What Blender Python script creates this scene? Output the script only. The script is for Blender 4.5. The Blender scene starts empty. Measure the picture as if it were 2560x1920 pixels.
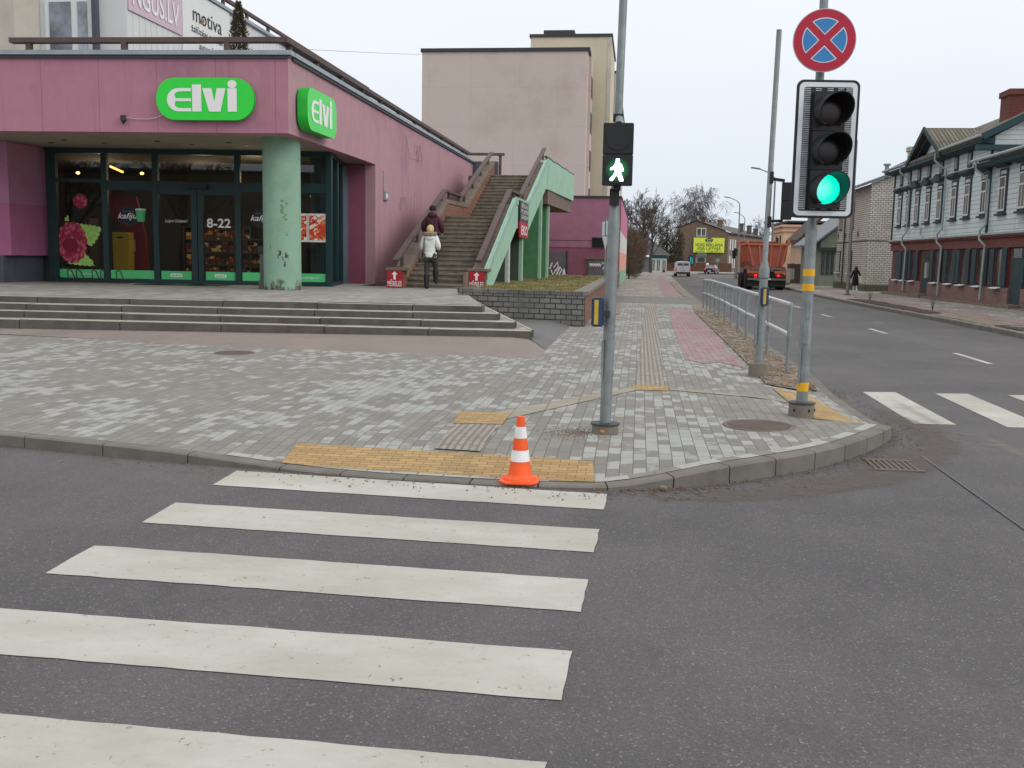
import bpy, bmesh, math, random
from mathutils import Vector, Matrix
from mathutils.geometry import delaunay_2d_cdt
C = bpy.context; SC = C.scene; COL = SC.collection
rnd = random.Random(7)
# ---------------------------------------------------------------- camera
H = 1.65
def cam_axes():
    f, vx, vy, roll = 2500., 1600., 648., .0185
    c = Vector((vx-1280, vy-960, f)).normalized()
    d = Vector((vx-280, vy-960+1000*roll, f))
    n = c.cross(d).normalized()
    up = n if n.y < 0 else -n
    X = c.cross(up)
    return Matrix((X, c, up))
RM = cam_axes()
cam = bpy.data.objects.new('camera', bpy.data.cameras.new('camera')); COL.objects.link(cam)
cam.data.sensor_fit = 'HORIZONTAL'; cam.data.sensor_width = 36; cam.data.lens = 36*2500/2560
cam.data.clip_start = .05; cam.data.clip_end = 3000
r, u, b = RM.col[0].copy(), -RM.col[1], -RM.col[2]
M4 = Matrix.Identity(4)
for i in range(3):
    M4[i][0] = r[i]; M4[i][1] = u[i]; M4[i][2] = b[i]
M4[0][3], M4[1][3], M4[2][3] = 0, 0, H
cam.matrix_world = M4
SC.camera = cam
# ---------------------------------------------------------------- world and sun
SUN_EL, SUN_AZ = math.radians(32), math.radians(112)      # azimuth clockwise from +Y
w = bpy.data.worlds.new("World"); SC.world = w; w.use_nodes = True
nt = w.node_tree; nt.nodes.clear()
def wn(t, **k):
    n = nt.nodes.new(t)
    for a, v in k.items(): setattr(n, a, v)
    return n
sky = wn('ShaderNodeTexSky', sky_type='NISHITA', sun_disc=False, sun_elevation=SUN_EL, sun_rotation=SUN_AZ)
sky.air_density = 1; sky.dust_density = 3
tc = wn('ShaderNodeTexCoord'); sp = wn('ShaderNodeSeparateXYZ')
ramp = wn('ShaderNodeValToRGB')
e = ramp.color_ramp.elements
e[0].position = 0.0; e[0].color = (.70, .76, .83, 1)
e[1].position = 1.0; e[1].color = (1, 1, 1, 1)
for p, cc in ((.08, (.76, .82, .90, 1)), (.2, (.86, .90, .95, 1)), (.4, (.95, .97, .99, 1))):
    x = ramp.color_ramp.elements.new(p); x.color = cc
bright = wn('ShaderNodeMapRange'); bright.inputs[1].default_value = .22; bright.inputs[2].default_value = .9
bright.inputs[3].default_value = 1.0; bright.inputs[4].default_value = 1.15
no = wn('ShaderNodeTexNoise'); no.inputs['Scale'].default_value = 1.6; no.inputs['Detail'].default_value = 3
nr = wn('ShaderNodeMapRange'); nr.inputs[3].default_value = .93; nr.inputs[4].default_value = 1.07
m1 = wn('ShaderNodeVectorMath', operation='SCALE'); m2 = wn('ShaderNodeVectorMath', operation='SCALE')
bg1 = wn('ShaderNodeBackground'); bg2 = wn('ShaderNodeBackground'); add = wn('ShaderNodeAddShader'); out = wn('ShaderNodeOutputWorld')
L = nt.links.new
L(tc.outputs['Generated'], sp.inputs[0]); L(sp.outputs['Z'], ramp.inputs[0]); L(sp.outputs['Z'], bright.inputs[0])
L(tc.outputs['Generated'], no.inputs['Vector']); L(no.outputs[0], nr.inputs[0])
L(ramp.outputs[0], m1.inputs[0]); L(bright.outputs[0], m1.inputs['Scale'])
L(m1.outputs[0], m2.inputs[0]); L(nr.outputs[0], m2.inputs['Scale'])
L(m2.outputs[0], bg1.inputs[0]); bg1.inputs[1].default_value = 1.02          # the cloud deck
L(sky.outputs[0], bg2.inputs[0]); bg2.inputs[1].default_value = .005        # blue sky only just behind it
L(bg1.outputs[0], add.inputs[0]); L(bg2.outputs[0], add.inputs[1]); L(add.outputs[0], out.inputs[0])
sun = bpy.data.objects.new('sun', bpy.data.lights.new('sun', 'SUN')); COL.objects.link(sun)
sun.data.energy = .9; sun.data.angle = math.radians(30); sun.data.color = (1, .975, .94)
sd = Vector((math.sin(SUN_AZ)*math.cos(SUN_EL), math.cos(SUN_AZ)*math.cos(SUN_EL), math.sin(SUN_EL)))
sun.rotation_euler = sd.to_track_quat('Z', 'Y').to_euler()
vs = SC.view_settings
vs.view_transform = 'Standard'; vs.look = 'None'; vs.exposure = 0; vs.gamma = 1; vs.use_curve_mapping = False
# ---------------------------------------------------------------- helpers
def drop(y):                                   # the street falls gently away from the junction
    return -.5*min(max((y-30)/100, 0), 1)
class MB:
    def __init__(s): s.v = []; s.f = []; s.m = []; s.cur = 0
    def face(s, pts):
        n = len(s.v); s.v += [tuple(p) for p in pts]; s.f.append(tuple(range(n, n+len(pts)))); s.m.append(s.cur); return s
    def _add(s, vs_, fs):
        n = len(s.v); s.v += [tuple(p) for p in vs_]
        for q in fs: s.f.append(tuple(n+i for i in q)); s.m.append(s.cur)
        return s
    def box(s, x0, x1, y0, y1, z0, z1):
        return s._add([(x0,y0,z0),(x1,y0,z0),(x1,y1,z0),(x0,y1,z0),(x0,y0,z1),(x1,y0,z1),(x1,y1,z1),(x0,y1,z1)],
                      [(0,3,2,1),(4,5,6,7),(0,1,5,4),(1,2,6,5),(2,3,7,6),(3,0,4,7)])
    def bar(s, p0, p1, w_, h_):                # bar of rectangular section along p0-p1 (w horizontal, h up)
        p0, p1 = Vector(p0), Vector(p1); d = (p1-p0).normalized()
        sx = d.cross(Vector((0,0,1)))
        sx = sx.normalized() if sx.length > 1e-4 else Vector((1,0,0))
        up = sx.cross(d)
        a, c_ = sx*w_/2, up*h_/2
        vv = [p0-a-c_, p0+a-c_, p0+a+c_, p0-a+c_, p1-a-c_, p1+a-c_, p1+a+c_, p1-a+c_]
        return s._add(vv, [(0,1,2,3),(7,6,5,4),(0,4,5,1),(1,5,6,2),(2,6,7,3),(3,7,4,0)])
    def prism(s, pts, ax, a, b_):              # pts in the other two axes, extruded along ax from a to b
        n = len(pts)
        def mk(p, q): return {'x': (q,p[0],p[1]), 'y': (p[0],q,p[1]), 'z': (p[0],p[1],q)}[ax]
        vv = [mk(p, a) for p in pts]+[mk(p, b_) for p in pts]
        fs = [tuple(range(n)), tuple(range(2*n-1, n-1, -1))]+[(i, n+i, n+(i+1) % n, (i+1) % n) for i in range(n)]
        return s._add(vv, fs)
    def tube(s, pts, rs, n=8, cap=True):
        pts = [Vector(p) for p in pts]
        if not isinstance(rs, (list, tuple)): rs = [rs]*len(pts)
        k = len(s.v); ref = None
        for i, p in enumerate(pts):
            d = (pts[min(i+1, len(pts)-1)]-pts[max(i-1, 0)])
            d = d.normalized() if d.length > 1e-9 else Vector((0,0,1))
            if ref is None: ref = Vector((1,0,0)) if abs(d.x) < .9 else Vector((0,1,0))
            a = (ref-d*ref.dot(d)).normalized(); b_ = d.cross(a); ref = a
            for j in range(n):
                t = 2*math.pi*j/n
                s.v.append(tuple(p+a*math.cos(t)*rs[i]+b_*math.sin(t)*rs[i]))
        for i in range(len(pts)-1):
            for j in range(n):
                s.f.append((k+i*n+j, k+i*n+(j+1) % n, k+(i+1)*n+(j+1) % n, k+(i+1)*n+j)); s.m.append(s.cur)
        if cap:
            s.f.append(tuple(k+j for j in range(n-1, -1, -1))); s.m.append(s.cur)
            q = k+(len(pts)-1)*n; s.f.append(tuple(q+j for j in range(n))); s.m.append(s.cur)
        return s
    def lathe(s, cx, cy, prof, n=24):
        return s.tube_prof([(cx, cy, z) for r_, z in prof], [r_ for r_, z in prof], n)
    def tube_prof(s, pts, rs, n):
        k = len(s.v)
        for (x, y, z), r_ in zip(pts, rs):
            for j in range(n):
                t = 2*math.pi*j/n; s.v.append((x+r_*math.cos(t), y+r_*math.sin(t), z))
        for i in range(len(pts)-1):
            for j in range(n):
                s.f.append((k+i*n+j, k+i*n+(j+1) % n, k+(i+1)*n+(j+1) % n, k+(i+1)*n+j)); s.m.append(s.cur)
        s.f.append(tuple(k+j for j in range(n-1, -1, -1))); s.m.append(s.cur)
        q = k+(len(pts)-1)*n; s.f.append(tuple(q+j for j in range(n))); s.m.append(s.cur)
        return s
    def loft(s, rings, n=16):                  # rings (cx,cy,cz,rx,ry)
        k = len(s.v)
        for cx, cy, cz, rx, ry in rings:
            for j in range(n):
                t = 2*math.pi*j/n; s.v.append((cx+rx*math.cos(t), cy+ry*math.sin(t), cz))
        for i in range(len(rings)-1):
            for j in range(n):
                s.f.append((k+i*n+j, k+i*n+(j+1) % n, k+(i+1)*n+(j+1) % n, k+(i+1)*n+j)); s.m.append(s.cur)
        s.f.append(tuple(k+j for j in range(n-1, -1, -1))); s.m.append(s.cur)
        q = k+(len(rings)-1)*n; s.f.append(tuple(q+j for j in range(n))); s.m.append(s.cur)
        return s
    def ball(s, c_, rx, ry=None, rz=None, n=12, m_=8):
        ry = ry or rx; rz = rz or rx
        return s.loft([(c_[0], c_[1], c_[2]-rz*math.cos(math.pi*i/m_), max(rx*math.sin(math.pi*i/m_), 1e-3), max(ry*math.sin(math.pi*i/m_), 1e-3)) for i in range(m_+1)], n)
    def build(s, name, mats, parent=None, smooth=False, local=False, bevel=0, weld=True, recalc=True):
        me = bpy.data.meshes.new(name)
        off = Vector((0,0,0))
        if parent is not None and not local:
            q = parent
            while q is not None: off += q.location; q = q.parent
        me.from_pydata([tuple(Vector(p)-off) for p in s.v], [], s.f)
        if not isinstance(mats, (list, tuple)): mats = [mats]
        for m_ in mats: me.materials.append(m_)
        if len(mats) > 1: me.polygons.foreach_set('material_index', s.m)
        bm = bmesh.new(); bm.from_mesh(me)
        if weld: bmesh.ops.remove_doubles(bm, verts=bm.verts, dist=1e-5)
        if bevel: bmesh.ops.bevel(bm, geom=list(bm.edges), offset=bevel, segments=2, affect='EDGES', clamp_overlap=True)
        if recalc: bmesh.ops.recalc_face_normals(bm, faces=bm.faces)
        bm.to_mesh(me); bm.free()
        if smooth:
            me.polygons.foreach_set('use_smooth', [True]*len(me.polygons))
            try: me.set_sharp_from_angle(angle=math.radians(35))
            except Exception: pass
        o = bpy.data.objects.new(name, me); COL.objects.link(o)
        if parent is not None: o.parent = parent
        return o
def tag(o, label=None, cat=None, group=None, kind=None):
    if label: o['label'] = label
    if cat: o['category'] = cat
    if group: o['group'] = group
    if kind: o['kind'] = kind
    return o
def thing(name, label, cat, loc=(0,0,0), rz=0, group=None, kind=None):
    o = bpy.data.objects.new(name, None); COL.objects.link(o)
    o.empty_display_size = .2; o.location = loc; o.rotation_euler = (0, 0, rz)
    return tag(o, label, cat, group, kind)
def copy_tree(o, parent=None):
    c_ = o.copy(); COL.objects.link(c_); c_.parent = parent
    for ch in [q for q in bpy.data.objects if q.parent == o]: copy_tree(ch, c_)
    return c_
ORI = {'-y': ((1,0,0),(0,0,1),(0,-1,0)), '+x': ((0,1,0),(0,0,1),(1,0,0)), '-x': ((0,-1,0),(0,0,1),(-1,0,0))}
def text(s_, org, ori, height, mat_, parent=None, name='lettering', bold=0., ext=.006, width=None, align='CENTER', shear=0., local=False, ymir=1):
    cu = bpy.data.curves.new(name, 'FONT'); cu.body = s_; cu.size = 1; cu.align_x = align; cu.offset = bold; cu.shear = shear
    cu.extrude = 0; cu.resolution_u = 3
    to = bpy.data.objects.new('tmp', cu); COL.objects.link(to)
    me = bpy.data.meshes.new_from_object(to)
    bpy.data.objects.remove(to); bpy.data.curves.remove(cu)
    xs = [v.co.x for v in me.vertices]; ys = [v.co.y for v in me.vertices]
    sy = height; sx = height if width is None else width/(max(xs)-min(xs))
    ax = [Vector(a) for a in (ORI[ori] if isinstance(ori, str) else ori)]
    O = Vector(org); m = MB()
    P = [(v.co.x*sx, v.co.y*sy) for v in me.vertices]
    m.v = [tuple(O+ax[0]*x+ax[1]*y+ax[2]*ext) for x, y in P]
    m.f = [tuple(p.vertices) for p in me.polygons]; m.m = [0]*len(m.f)
    bpy.data.meshes.remove(me)
    return m.build(name, mat_, parent, local=local, recalc=False)
def skin(name, nodes, edges, mat_, parent, sub=2, local=True):
    """nodes: list of (x,y,z,rx,ry); grown with a Skin modifier, then baked to a mesh"""
    me = bpy.data.meshes.new(name); me.from_pydata([n_[:3] for n_ in nodes], edges, [])
    o = bpy.data.objects.new('tmp', me); COL.objects.link(o)
    md = o.modifiers.new('s', 'SKIN')
    md.use_smooth_shade = True
    sv = me.skin_vertices[0].data
    for i, n_ in enumerate(nodes):
        sv[i].radius = (n_[3], n_[4] if len(n_) > 4 else n_[3]); sv[i].use_root = (i == 0)
    ss = o.modifiers.new('b', 'SUBSURF'); ss.levels = ss.render_levels = sub
    dg = C.evaluated_depsgraph_get(); dg.update()
    m2_ = bpy.data.meshes.new_from_object(o.evaluated_get(dg))
    bpy.data.objects.remove(o)
    m2_.materials.clear(); m2_.materials.append(mat_); m2_.name = name
    m2_.polygons.foreach_set('use_smooth', [True]*len(m2_.polygons))
    q = bpy.data.objects.new(name, m2_); COL.objects.link(q); q.parent = parent
    return q
# ---------------------------------------------------------------- materials
def lin(c_):
    return tuple(((x/255)/12.92 if x <= 10 else ((x/255+.055)/1.055)**2.4) for x in c_)
def nm(name):
    m = bpy.data.materials.new(name); m.use_nodes = True
    N = m.node_tree; bs = N.nodes['Principled BSDF']
    return m, N, bs
def nn(N, t, ins=None, **k):
    n = N.nodes.new(t)
    for a, v in k.items(): setattr(n, a, v)
    for a, v in (ins or {}).items(): n.inputs[a].default_value = v
    return n
def mixc(N, fac, a, b_, blend='MIX'):
    n = N.nodes.new('ShaderNodeMix'); n.data_type = 'RGBA'; n.blend_type = blend; n.clamp_factor = True
    for i, v in ((0, fac), (6, a), (7, b_)):
        if isinstance(v, bpy.types.NodeSocket): N.links.new(v, n.inputs[i])
        elif isinstance(v, (int, float)): n.inputs[i].default_value = v
        else: n.inputs[i].default_value = tuple(v)[:3]+(1,)
    return n.outputs[2]
def pos(N, scale=(1,1,1), rot=(0,0,0)):
    g = nn(N, 'ShaderNodeNewGeometry'); mp = nn(N, 'ShaderNodeMapping')
    mp.inputs['Scale'].default_value = scale; mp.inputs['Rotation'].default_value = rot
    N.links.new(g.outputs['Position'], mp.inputs[0]); return mp.outputs[0]
def noise(N, vec, sc, det=4, ro=.6, lo=0, hi=1, dist=0):
    n = nn(N, 'ShaderNodeTexNoise', {'Scale': sc, 'Detail': det, 'Roughness': ro, 'Distortion': dist})
    N.links.new(vec, n.inputs['Vector'])
    r_ = nn(N, 'ShaderNodeMapRange', {1: lo, 2: hi}); N.links.new(n.outputs[0], r_.inputs[0]); return r_.outputs[0]
def bump(N, bs, h, st=.3, d=.01):
    b_ = nn(N, 'ShaderNodeBump', {'Strength': st, 'Distance': d}); N.links.new(h, b_.inputs['Height']); N.links.new(b_.outputs[0], bs.inputs['Normal'])
def paint(name, col, rough=.7, var=.12, sc=2., grime=None, gs=.7, metal=0., bmp=0., bsc=60, vert=False, spec=None):
    """a plain surface with uneven tone, optional grime patches and fine bump"""
    m, N, bs = nm(name); c_ = lin(col)
    p = pos(N, (1,1,.25) if vert else (1,1,1))
    f = noise(N, p, sc, 5, .65, .3, .7)
    o = mixc(N, f, [x*(1-var) for x in c_], [min(x*(1+var), 1) for x in c_])
    if grime:
        g = noise(N, pos(N, (1,1,.3) if vert else (1,1,1)), gs, 6, .7, .5, .72)
        k = nn(N, 'ShaderNodeMath', operation='MULTIPLY'); k.inputs[1].default_value = .6; N.links.new(g, k.inputs[0])
        o = mixc(N, k.outputs[0], o, lin(grime))
    N.links.new(o, bs.inputs['Base Color'])
    bs.inputs['Roughness'].default_value = rough; bs.inputs['Metallic'].default_value = metal
    if spec is not None: bs.inputs['Specular IOR Level'].default_value = spec
    if bmp: bump(N, bs, noise(N, pos(N), bsc, 3, .6), bmp, .01)
    return m
def brick(name, c1, c2, mort, bw, bh, axes='xz', rough=.85, ms=.012, grime=None, off=.5, var=.25, bst=.5, gsc=.8, streak=None):
    m, N, bs = nm(name)
    g = nn(N, 'ShaderNodeNewGeometry'); sp_ = nn(N, 'ShaderNodeSeparateXYZ'); cb = nn(N, 'ShaderNodeCombineXYZ')
    N.links.new(g.outputs['Position'], sp_.inputs[0])
    for i, a in enumerate(axes): N.links.new(sp_.outputs['xyz'.index(a)], cb.inputs[i])
    t = nn(N, 'ShaderNodeTexBrick', {'Scale': 1., 'Brick Width': bw, 'Row Height': bh, 'Mortar Size': ms, 'Mortar Smooth': .1, 'Bias': 0.}, offset=off)
    t.inputs['Color1'].default_value = lin(c1)+(1,); t.inputs['Color2'].default_value = lin(c2)+(1,); t.inputs['Mortar'].default_value = lin(mort)+(1,)
    N.links.new(cb.outputs[0], t.inputs['Vector'])
    f = noise(N, pos(N), 3., 5, .7, .25, .75)
    o = mixc(N, f, t.outputs['Color'], mixc(N, 1., t.outputs['Color'], (1-var,)*3, 'MULTIPLY'))
    if grime: o = mixc(N, noise(N, pos(N), gsc, 6, .7, .52, .75), o, lin(grime))
    if streak:
        sk = noise(N, pos(N, (1,1,.12)), 2.6, 6, .75, .52, .74); s2_ = noise(N, pos(N, (1,1,.05)), 9, 4, .7, .6, .78)
        for q_, amt in ((sk, .45), (s2_, .4)):
            k_ = nn(N, 'ShaderNodeMath', operation='MULTIPLY'); k_.inputs[1].default_value = amt; N.links.new(q_, k_.inputs[0]); o = mixc(N, k_.outputs[0], o, lin(streak))
    N.links.new(o, bs.inputs['Base Color']); bs.inputs['Roughness'].default_value = rough
    iv = nn(N, 'ShaderNodeMath', operation='SUBTRACT'); iv.inputs[0].default_value = 1; N.links.new(t.outputs['Fac'], iv.inputs[1])
    bump(N, bs, iv.outputs[0], bst, .01)
    return m
def glow(name, col, st):
    m, N, bs = nm(name); bs.inputs['Base Color'].default_value = lin(col)+(1,)
    bs.inputs['Emission Color'].default_value = lin(col)+(1,); bs.inputs['Emission Strength'].default_value = st; return m
def glass(name, tint=(.5,.52,.52), rough=.02, fr=1.5, base=.04):
    m, N, bs = nm(name); N.nodes.remove(bs)
    tr = nn(N, 'ShaderNodeBsdfTransparent'); tr.inputs[0].default_value = tint+(1,)
    gl = nn(N, 'ShaderNodeBsdfGlossy', {'Roughness': rough}); gl.inputs[0].default_value = (.9,.93,.95,1)
    fn = nn(N, 'ShaderNodeFresnel', {'IOR': fr}); mx = nn(N, 'ShaderNodeMixShader')
    a = nn(N, 'ShaderNodeMath', operation='ADD'); a.inputs[1].default_value = base; N.links.new(fn.outputs[0], a.inputs[0])
    N.links.new(a.outputs[0], mx.inputs[0]); N.links.new(tr.outputs[0], mx.inputs[1]); N.links.new(gl.outputs[0], mx.inputs[2])
    N.links.new(mx.outputs[0], N.nodes['Material Output'].inputs[0]); return m
def pane(name, col=(40,44,48), rough=.08):
    m, N, bs = nm(name)
    f = noise(N, pos(N), 1.3, 3, .6, .35, .65)
    N.links.new(mixc(N, f, [x*.5 for x in lin(col)], [x*1.6 for x in lin(col)]), bs.inputs['Base Color'])
    bs.inputs['Roughness'].default_value = rough; return m
MT = {}
def mk_pavers(name, d, l, mort, dirt, axes='yx', thr=(.52, .60), bw=.2, bh=.1, tint=None):
    m, N, bs = nm(name)
    g = nn(N, 'ShaderNodeNewGeometry'); sp_ = nn(N, 'ShaderNodeSeparateXYZ'); cb = nn(N, 'ShaderNodeCombineXYZ')
    N.links.new(g.outputs['Position'], sp_.inputs[0])
    for i, a in enumerate(axes): N.links.new(sp_.outputs['xyz'.index(a)], cb.inputs[i])
    t = nn(N, 'ShaderNodeTexBrick', {'Scale': 1., 'Brick Width': bw, 'Row Height': bh, 'Mortar Size': .0035, 'Mortar Smooth': .3, 'Bias': 0.}, offset=.5)
    t.inputs['Color1'].default_value = (0,0,0,1); t.inputs['Color2'].default_value = (1,1,1,1); t.inputs['Mortar'].default_value = (.4,.4,.4,1)
    N.links.new(cb.outputs[0], t.inputs['Vector'])
    big = noise(N, pos(N, (1,.6,1), (0,0,.5)), .75, 5, .68, .28, .72)
    s1 = nn(N, 'ShaderNodeMath', operation='MULTIPLY_ADD', ); s1.inputs[1].default_value = .30
    s2 = nn(N, 'ShaderNodeMath', operation='MULTIPLY'); s2.inputs[1].default_value = .70
    N.links.new(big, s2.inputs[0]); N.links.new(t.outputs['Color'], s1.inputs[0]); N.links.new(s2.outputs[0], s1.inputs[2])
    tiny = noise(N, pos(N), 9, 4, .7, .3, .7)
    s3 = nn(N, 'ShaderNodeMath', operation='MULTIPLY_ADD'); s3.inputs[1].default_value = .14; N.links.new(tiny, s3.inputs[0]); N.links.new(s1.outputs[0], s3.inputs[2])
    mr = nn(N, 'ShaderNodeMapRange', {1: thr[0]+.07, 2: thr[1]+.07}); N.links.new(s3.outputs[0], mr.inputs[0])
    o = mixc(N, mr.outputs[0], lin(d), lin(l))
    one = mixc(N, t.outputs['Color'], (.86,)*3, (1.1,)*3); o = mixc(N, 1., o, one, 'MULTIPLY')
    if tint:
        o = tint(N, o)
    dm = noise(N, pos(N), 1.1, 6, .72, .55, .74)
    k = nn(N, 'ShaderNodeMath', operation='MULTIPLY'); k.inputs[1].default_value = .55; N.links.new(dm, k.inputs[0])
    o = mixc(N, k.outputs[0], o, lin(dirt))
    fine = noise(N, pos(N), 130, 2, .5, .25, .75)
    o = mixc(N, 1., o, mixc(N, fine, (.9,)*3, (1.08,)*3), 'MULTIPLY')
    o = mixc(N, t.outputs['Fac'], o, lin(mort))
    N.links.new(o, bs.inputs['Base Color']); bs.inputs['Roughness'].default_value = .88
    iv = nn(N, 'ShaderNodeMath', operation='SUBTRACT'); iv.inputs[0].default_value = 1; N.links.new(t.outputs['Fac'], iv.inputs[1])
    bump(N, bs, iv.outputs[0], .6, .006)
    return m
def mk_asphalt(name, a, b_, patch=None, sp_=.34):
    m, N, bs = nm(name)
    f = noise(N, pos(N), .35, 6, .68, .32, .68)
    o = mixc(N, f, lin(a), lin(b_))
    oil = noise(N, pos(N), 1.9, 3, .55, .64, .76); ko = nn(N, 'ShaderNodeMath', operation='MULTIPLY'); ko.inputs[1].default_value = .3; N.links.new(oil, ko.inputs[0])
    o = mixc(N, ko.outputs[0], o, lin((58,56,58)))
    tr = noise(N, pos(N, (1, .06, 1)), 1.3, 4, .6, .5, .8)
    k = nn(N, 'ShaderNodeMath', operation='MULTIPLY'); k.inputs[1].default_value = .35; N.links.new(tr, k.inputs[0])
    o = mixc(N, k.outputs[0], o, [x*1.35 for x in lin(b_)])
    v = nn(N, 'ShaderNodeTexVoronoi', {'Scale': 135}); N.links.new(pos(N), v.inputs['Vector'])
    vr = nn(N, 'ShaderNodeSeparateColor'); N.links.new(v.outputs['Color'], vr.inputs[0])
    v2 = nn(N, 'ShaderNodeMapRange', {1: .0, 2: 1., 3: 1-sp_*.62, 4: 1+sp_*.62}); N.links.new(vr.outputs[0], v2.inputs[0])
    cc = nn(N, 'ShaderNodeCombineColor'); [N.links.new(v2.outputs[0], cc.inputs[i]) for i in range(3)]
    o = mixc(N, 1., o, cc.outputs[0], 'MULTIPLY')
    pale = nn(N, 'ShaderNodeMapRange', {1: .95, 2: .99}); N.links.new(vr.outputs[1], pale.inputs[0])
    k2 = nn(N, 'ShaderNodeMath', operation='MULTIPLY'); k2.inputs[1].default_value = .45; N.links.new(pale.outputs[0], k2.inputs[0])
    o = mixc(N, k2.outputs[0], o, lin((165,160,155)))
    st = noise(N, pos(N), .9, 6, .7, .6, .8)
    k3 = nn(N, 'ShaderNodeMath', operation='MULTIPLY'); k3.inputs[1].default_value = .3; N.links.new(st, k3.inputs[0])
    o = mixc(N, k3.outputs[0], o, lin(patch or (120,108,98)))
    ck = nn(N, 'ShaderNodeTexVoronoi', {'Scale': .33}, feature='DISTANCE_TO_EDGE')
    wv = nn(N, 'ShaderNodeTexNoise', {'Scale': 2.2, 'Detail': 5, 'Roughness': .7}); N.links.new(pos(N), wv.inputs['Vector'])
    wm = nn(N, 'ShaderNodeVectorMath', operation='MULTIPLY_ADD'); wm.inputs[1].default_value = (1.1,1.1,0); N.links.new(wv.outputs['Color'], wm.inputs[0]); N.links.new(pos(N), wm.inputs[2])
    N.links.new(wm.outputs[0], ck.inputs['Vector'])
    cf = nn(N, 'ShaderNodeMapRange', {1: .0, 2: .0035, 3: .55, 4: 0}); N.links.new(ck.outputs['Distance'], cf.inputs[0])
    cg = noise(N, pos(N), .5, 2, .5, .5, .62); cm = nn(N, 'ShaderNodeMath', operation='MULTIPLY'); N.links.new(cf.outputs[0], cm.inputs[0]); N.links.new(cg, cm.inputs[1])
    o = mixc(N, cm.outputs[0], o, lin((48,46,48)))
    N.links.new(o, bs.inputs['Base Color']); bs.inputs['Roughness'].default_value = .78
    bump(N, bs, v.outputs['Distance'], .5, .006)
    return m
def fade_red(N, o):
    f = noise(N, pos(N, (1,.35,1)), 2.1, 6, .8, .40, .62)
    k = nn(N, 'ShaderNodeMath', operation='MULTIPLY'); k.inputs[1].default_value = .92; N.links.new(f, k.inputs[0])
    return mixc(N, k.outputs[0], o, lin((148,140,135)))
asphalt = mk_asphalt('asphalt', (74,72,74), (96,93,93))
asphalt_old = mk_asphalt('asphalt_old', (128,117,110), (140,128,120), (110,98,90), .3)
asphalt_patch = mk_asphalt('asphalt_patch', (92,92,93), (104,104,104), None, .3)
pavers = mk_pavers('pavers', (134,131,125), (157,158,154), (96,92,86), (116,108,98), thr=(.53, .60))
pavers_dark = mk_pavers('pavers_dark', (118,116,110), (128,126,120), (84,80,76), (112,104,96), thr=(.3,.9))
pavers_red = mk_pavers('pavers_red', (152,108,110), (168,134,134), (112,92,90), (134,122,112), thr=(.4, .7), tint=fade_red)
pavers_far = mk_pavers('pavers_far', (140,134,126), (168,162,154), (110,104,98), (124,112,102))
plaza_pav = mk_pavers('plaza_pavers', (142,139,131), (156,154,147), (88,84,78), (122,116,106), bw=.4, bh=.2, thr=(.3,.9))
tact_y = mk_pavers('tactile_yellow', (168,138,92), (182,152,104), (112,94,70), (134,118,92), axes='xy', thr=(.3,.9), bw=.14, bh=.06)
tact_b = brick('tactile_ribs', (150,144,133), (162,156,144), (124,118,108), .3, .06, 'yx', .85, .012, (150,142,130), bst=.8)
tact_pale = brick('tactile_pale', (152,144,130), (164,156,142), (132,124,112), .3, .3, 'yx', .85, .008, (150,142,130), bst=.6)
concrete = paint('kerb_concrete', (116,111,104), .9, .2, 3, (82,76,69), 1.6, bmp=.4, bsc=90)
step_conc = paint('step_concrete', (124,119,110), .88, .16, 3, (92,84,76), 1.0, bmp=.4, bsc=70)
white_paint = None
def mk_road_paint():
    m, N, bs = nm('road_paint')
    f = noise(N, pos(N, (.5,1,1)), 1.1, 6, .7, .3, .75)
    o = mixc(N, f, lin((194,193,186)), lin((156,153,139)))
    st = noise(N, pos(N), 9, 6, .75, .56, .76)
    k = nn(N, 'ShaderNodeMath', operation='MULTIPLY'); k.inputs[1].default_value = .35; N.links.new(st, k.inputs[0])
    o = mixc(N, k.outputs[0], o, lin((140,136,126)))
    N.links.new(o, bs.inputs['Base Color']); bs.inputs['Roughness'].default_value = .7
    a1 = noise(N, pos(N), 13, 7, .8, .32, .39); a2 = noise(N, pos(N), 70, 3, .6, .16, .24)
    mm = nn(N, 'ShaderNodeMath', operation='MULTIPLY'); N.links.new(a1, mm.inputs[0]); N.links.new(a2, mm.inputs[1])
    N.links.new(mm.outputs[0], bs.inputs['Alpha'])
    bump(N, bs, noise(N, pos(N), 90, 3, .6), .5, .004)
    return m
white_paint = mk_road_paint()
def mk_alpha(name, c1, c2, sc, lo, hi, sc2=40):
    m, N, bs = nm(name)
    f = noise(N, pos(N), sc2, 4, .7, .3, .7)
    N.links.new(mixc(N, f, lin(c1), lin(c2)), bs.inputs['Base Color']); bs.inputs['Roughness'].default_value = .95
    uv = nn(N, 'ShaderNodeAttribute', attribute_name='edge')
    a = noise(N, pos(N), sc, 6, .75, 0, 1)
    s_ = nn(N, 'ShaderNodeMath', operation='ADD'); N.links.new(a, s_.inputs[0]); N.links.new(uv.outputs['Fac'], s_.inputs[1])
    r_ = nn(N, 'ShaderNodeMapRange', {1: lo, 2: hi}); N.links.new(s_.outputs[0], r_.inputs[0]); N.links.new(r_.outputs[0], bs.inputs['Alpha'])
    return m
grit_mat = mk_alpha('grit', (98,90,84), (120,110,101), 6, 1.1, 2.0)
dust_mat = mk_alpha('dust', (138,132,128), (150,144,138), 2.2, 1.0, 1.75)
dirt = paint('verge_dirt', (138,126,112), .95, .35, 14, (104,92,78), 3.5, bmp=1., bsc=22)
soil = paint('soil', (74,62,54), .97, .35, 8, (50,42,38), 3, bmp=1., bsc=25)
earth = paint('earth', (110,104,84), .97, .3, 1, (92,88,66), .3)
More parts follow.
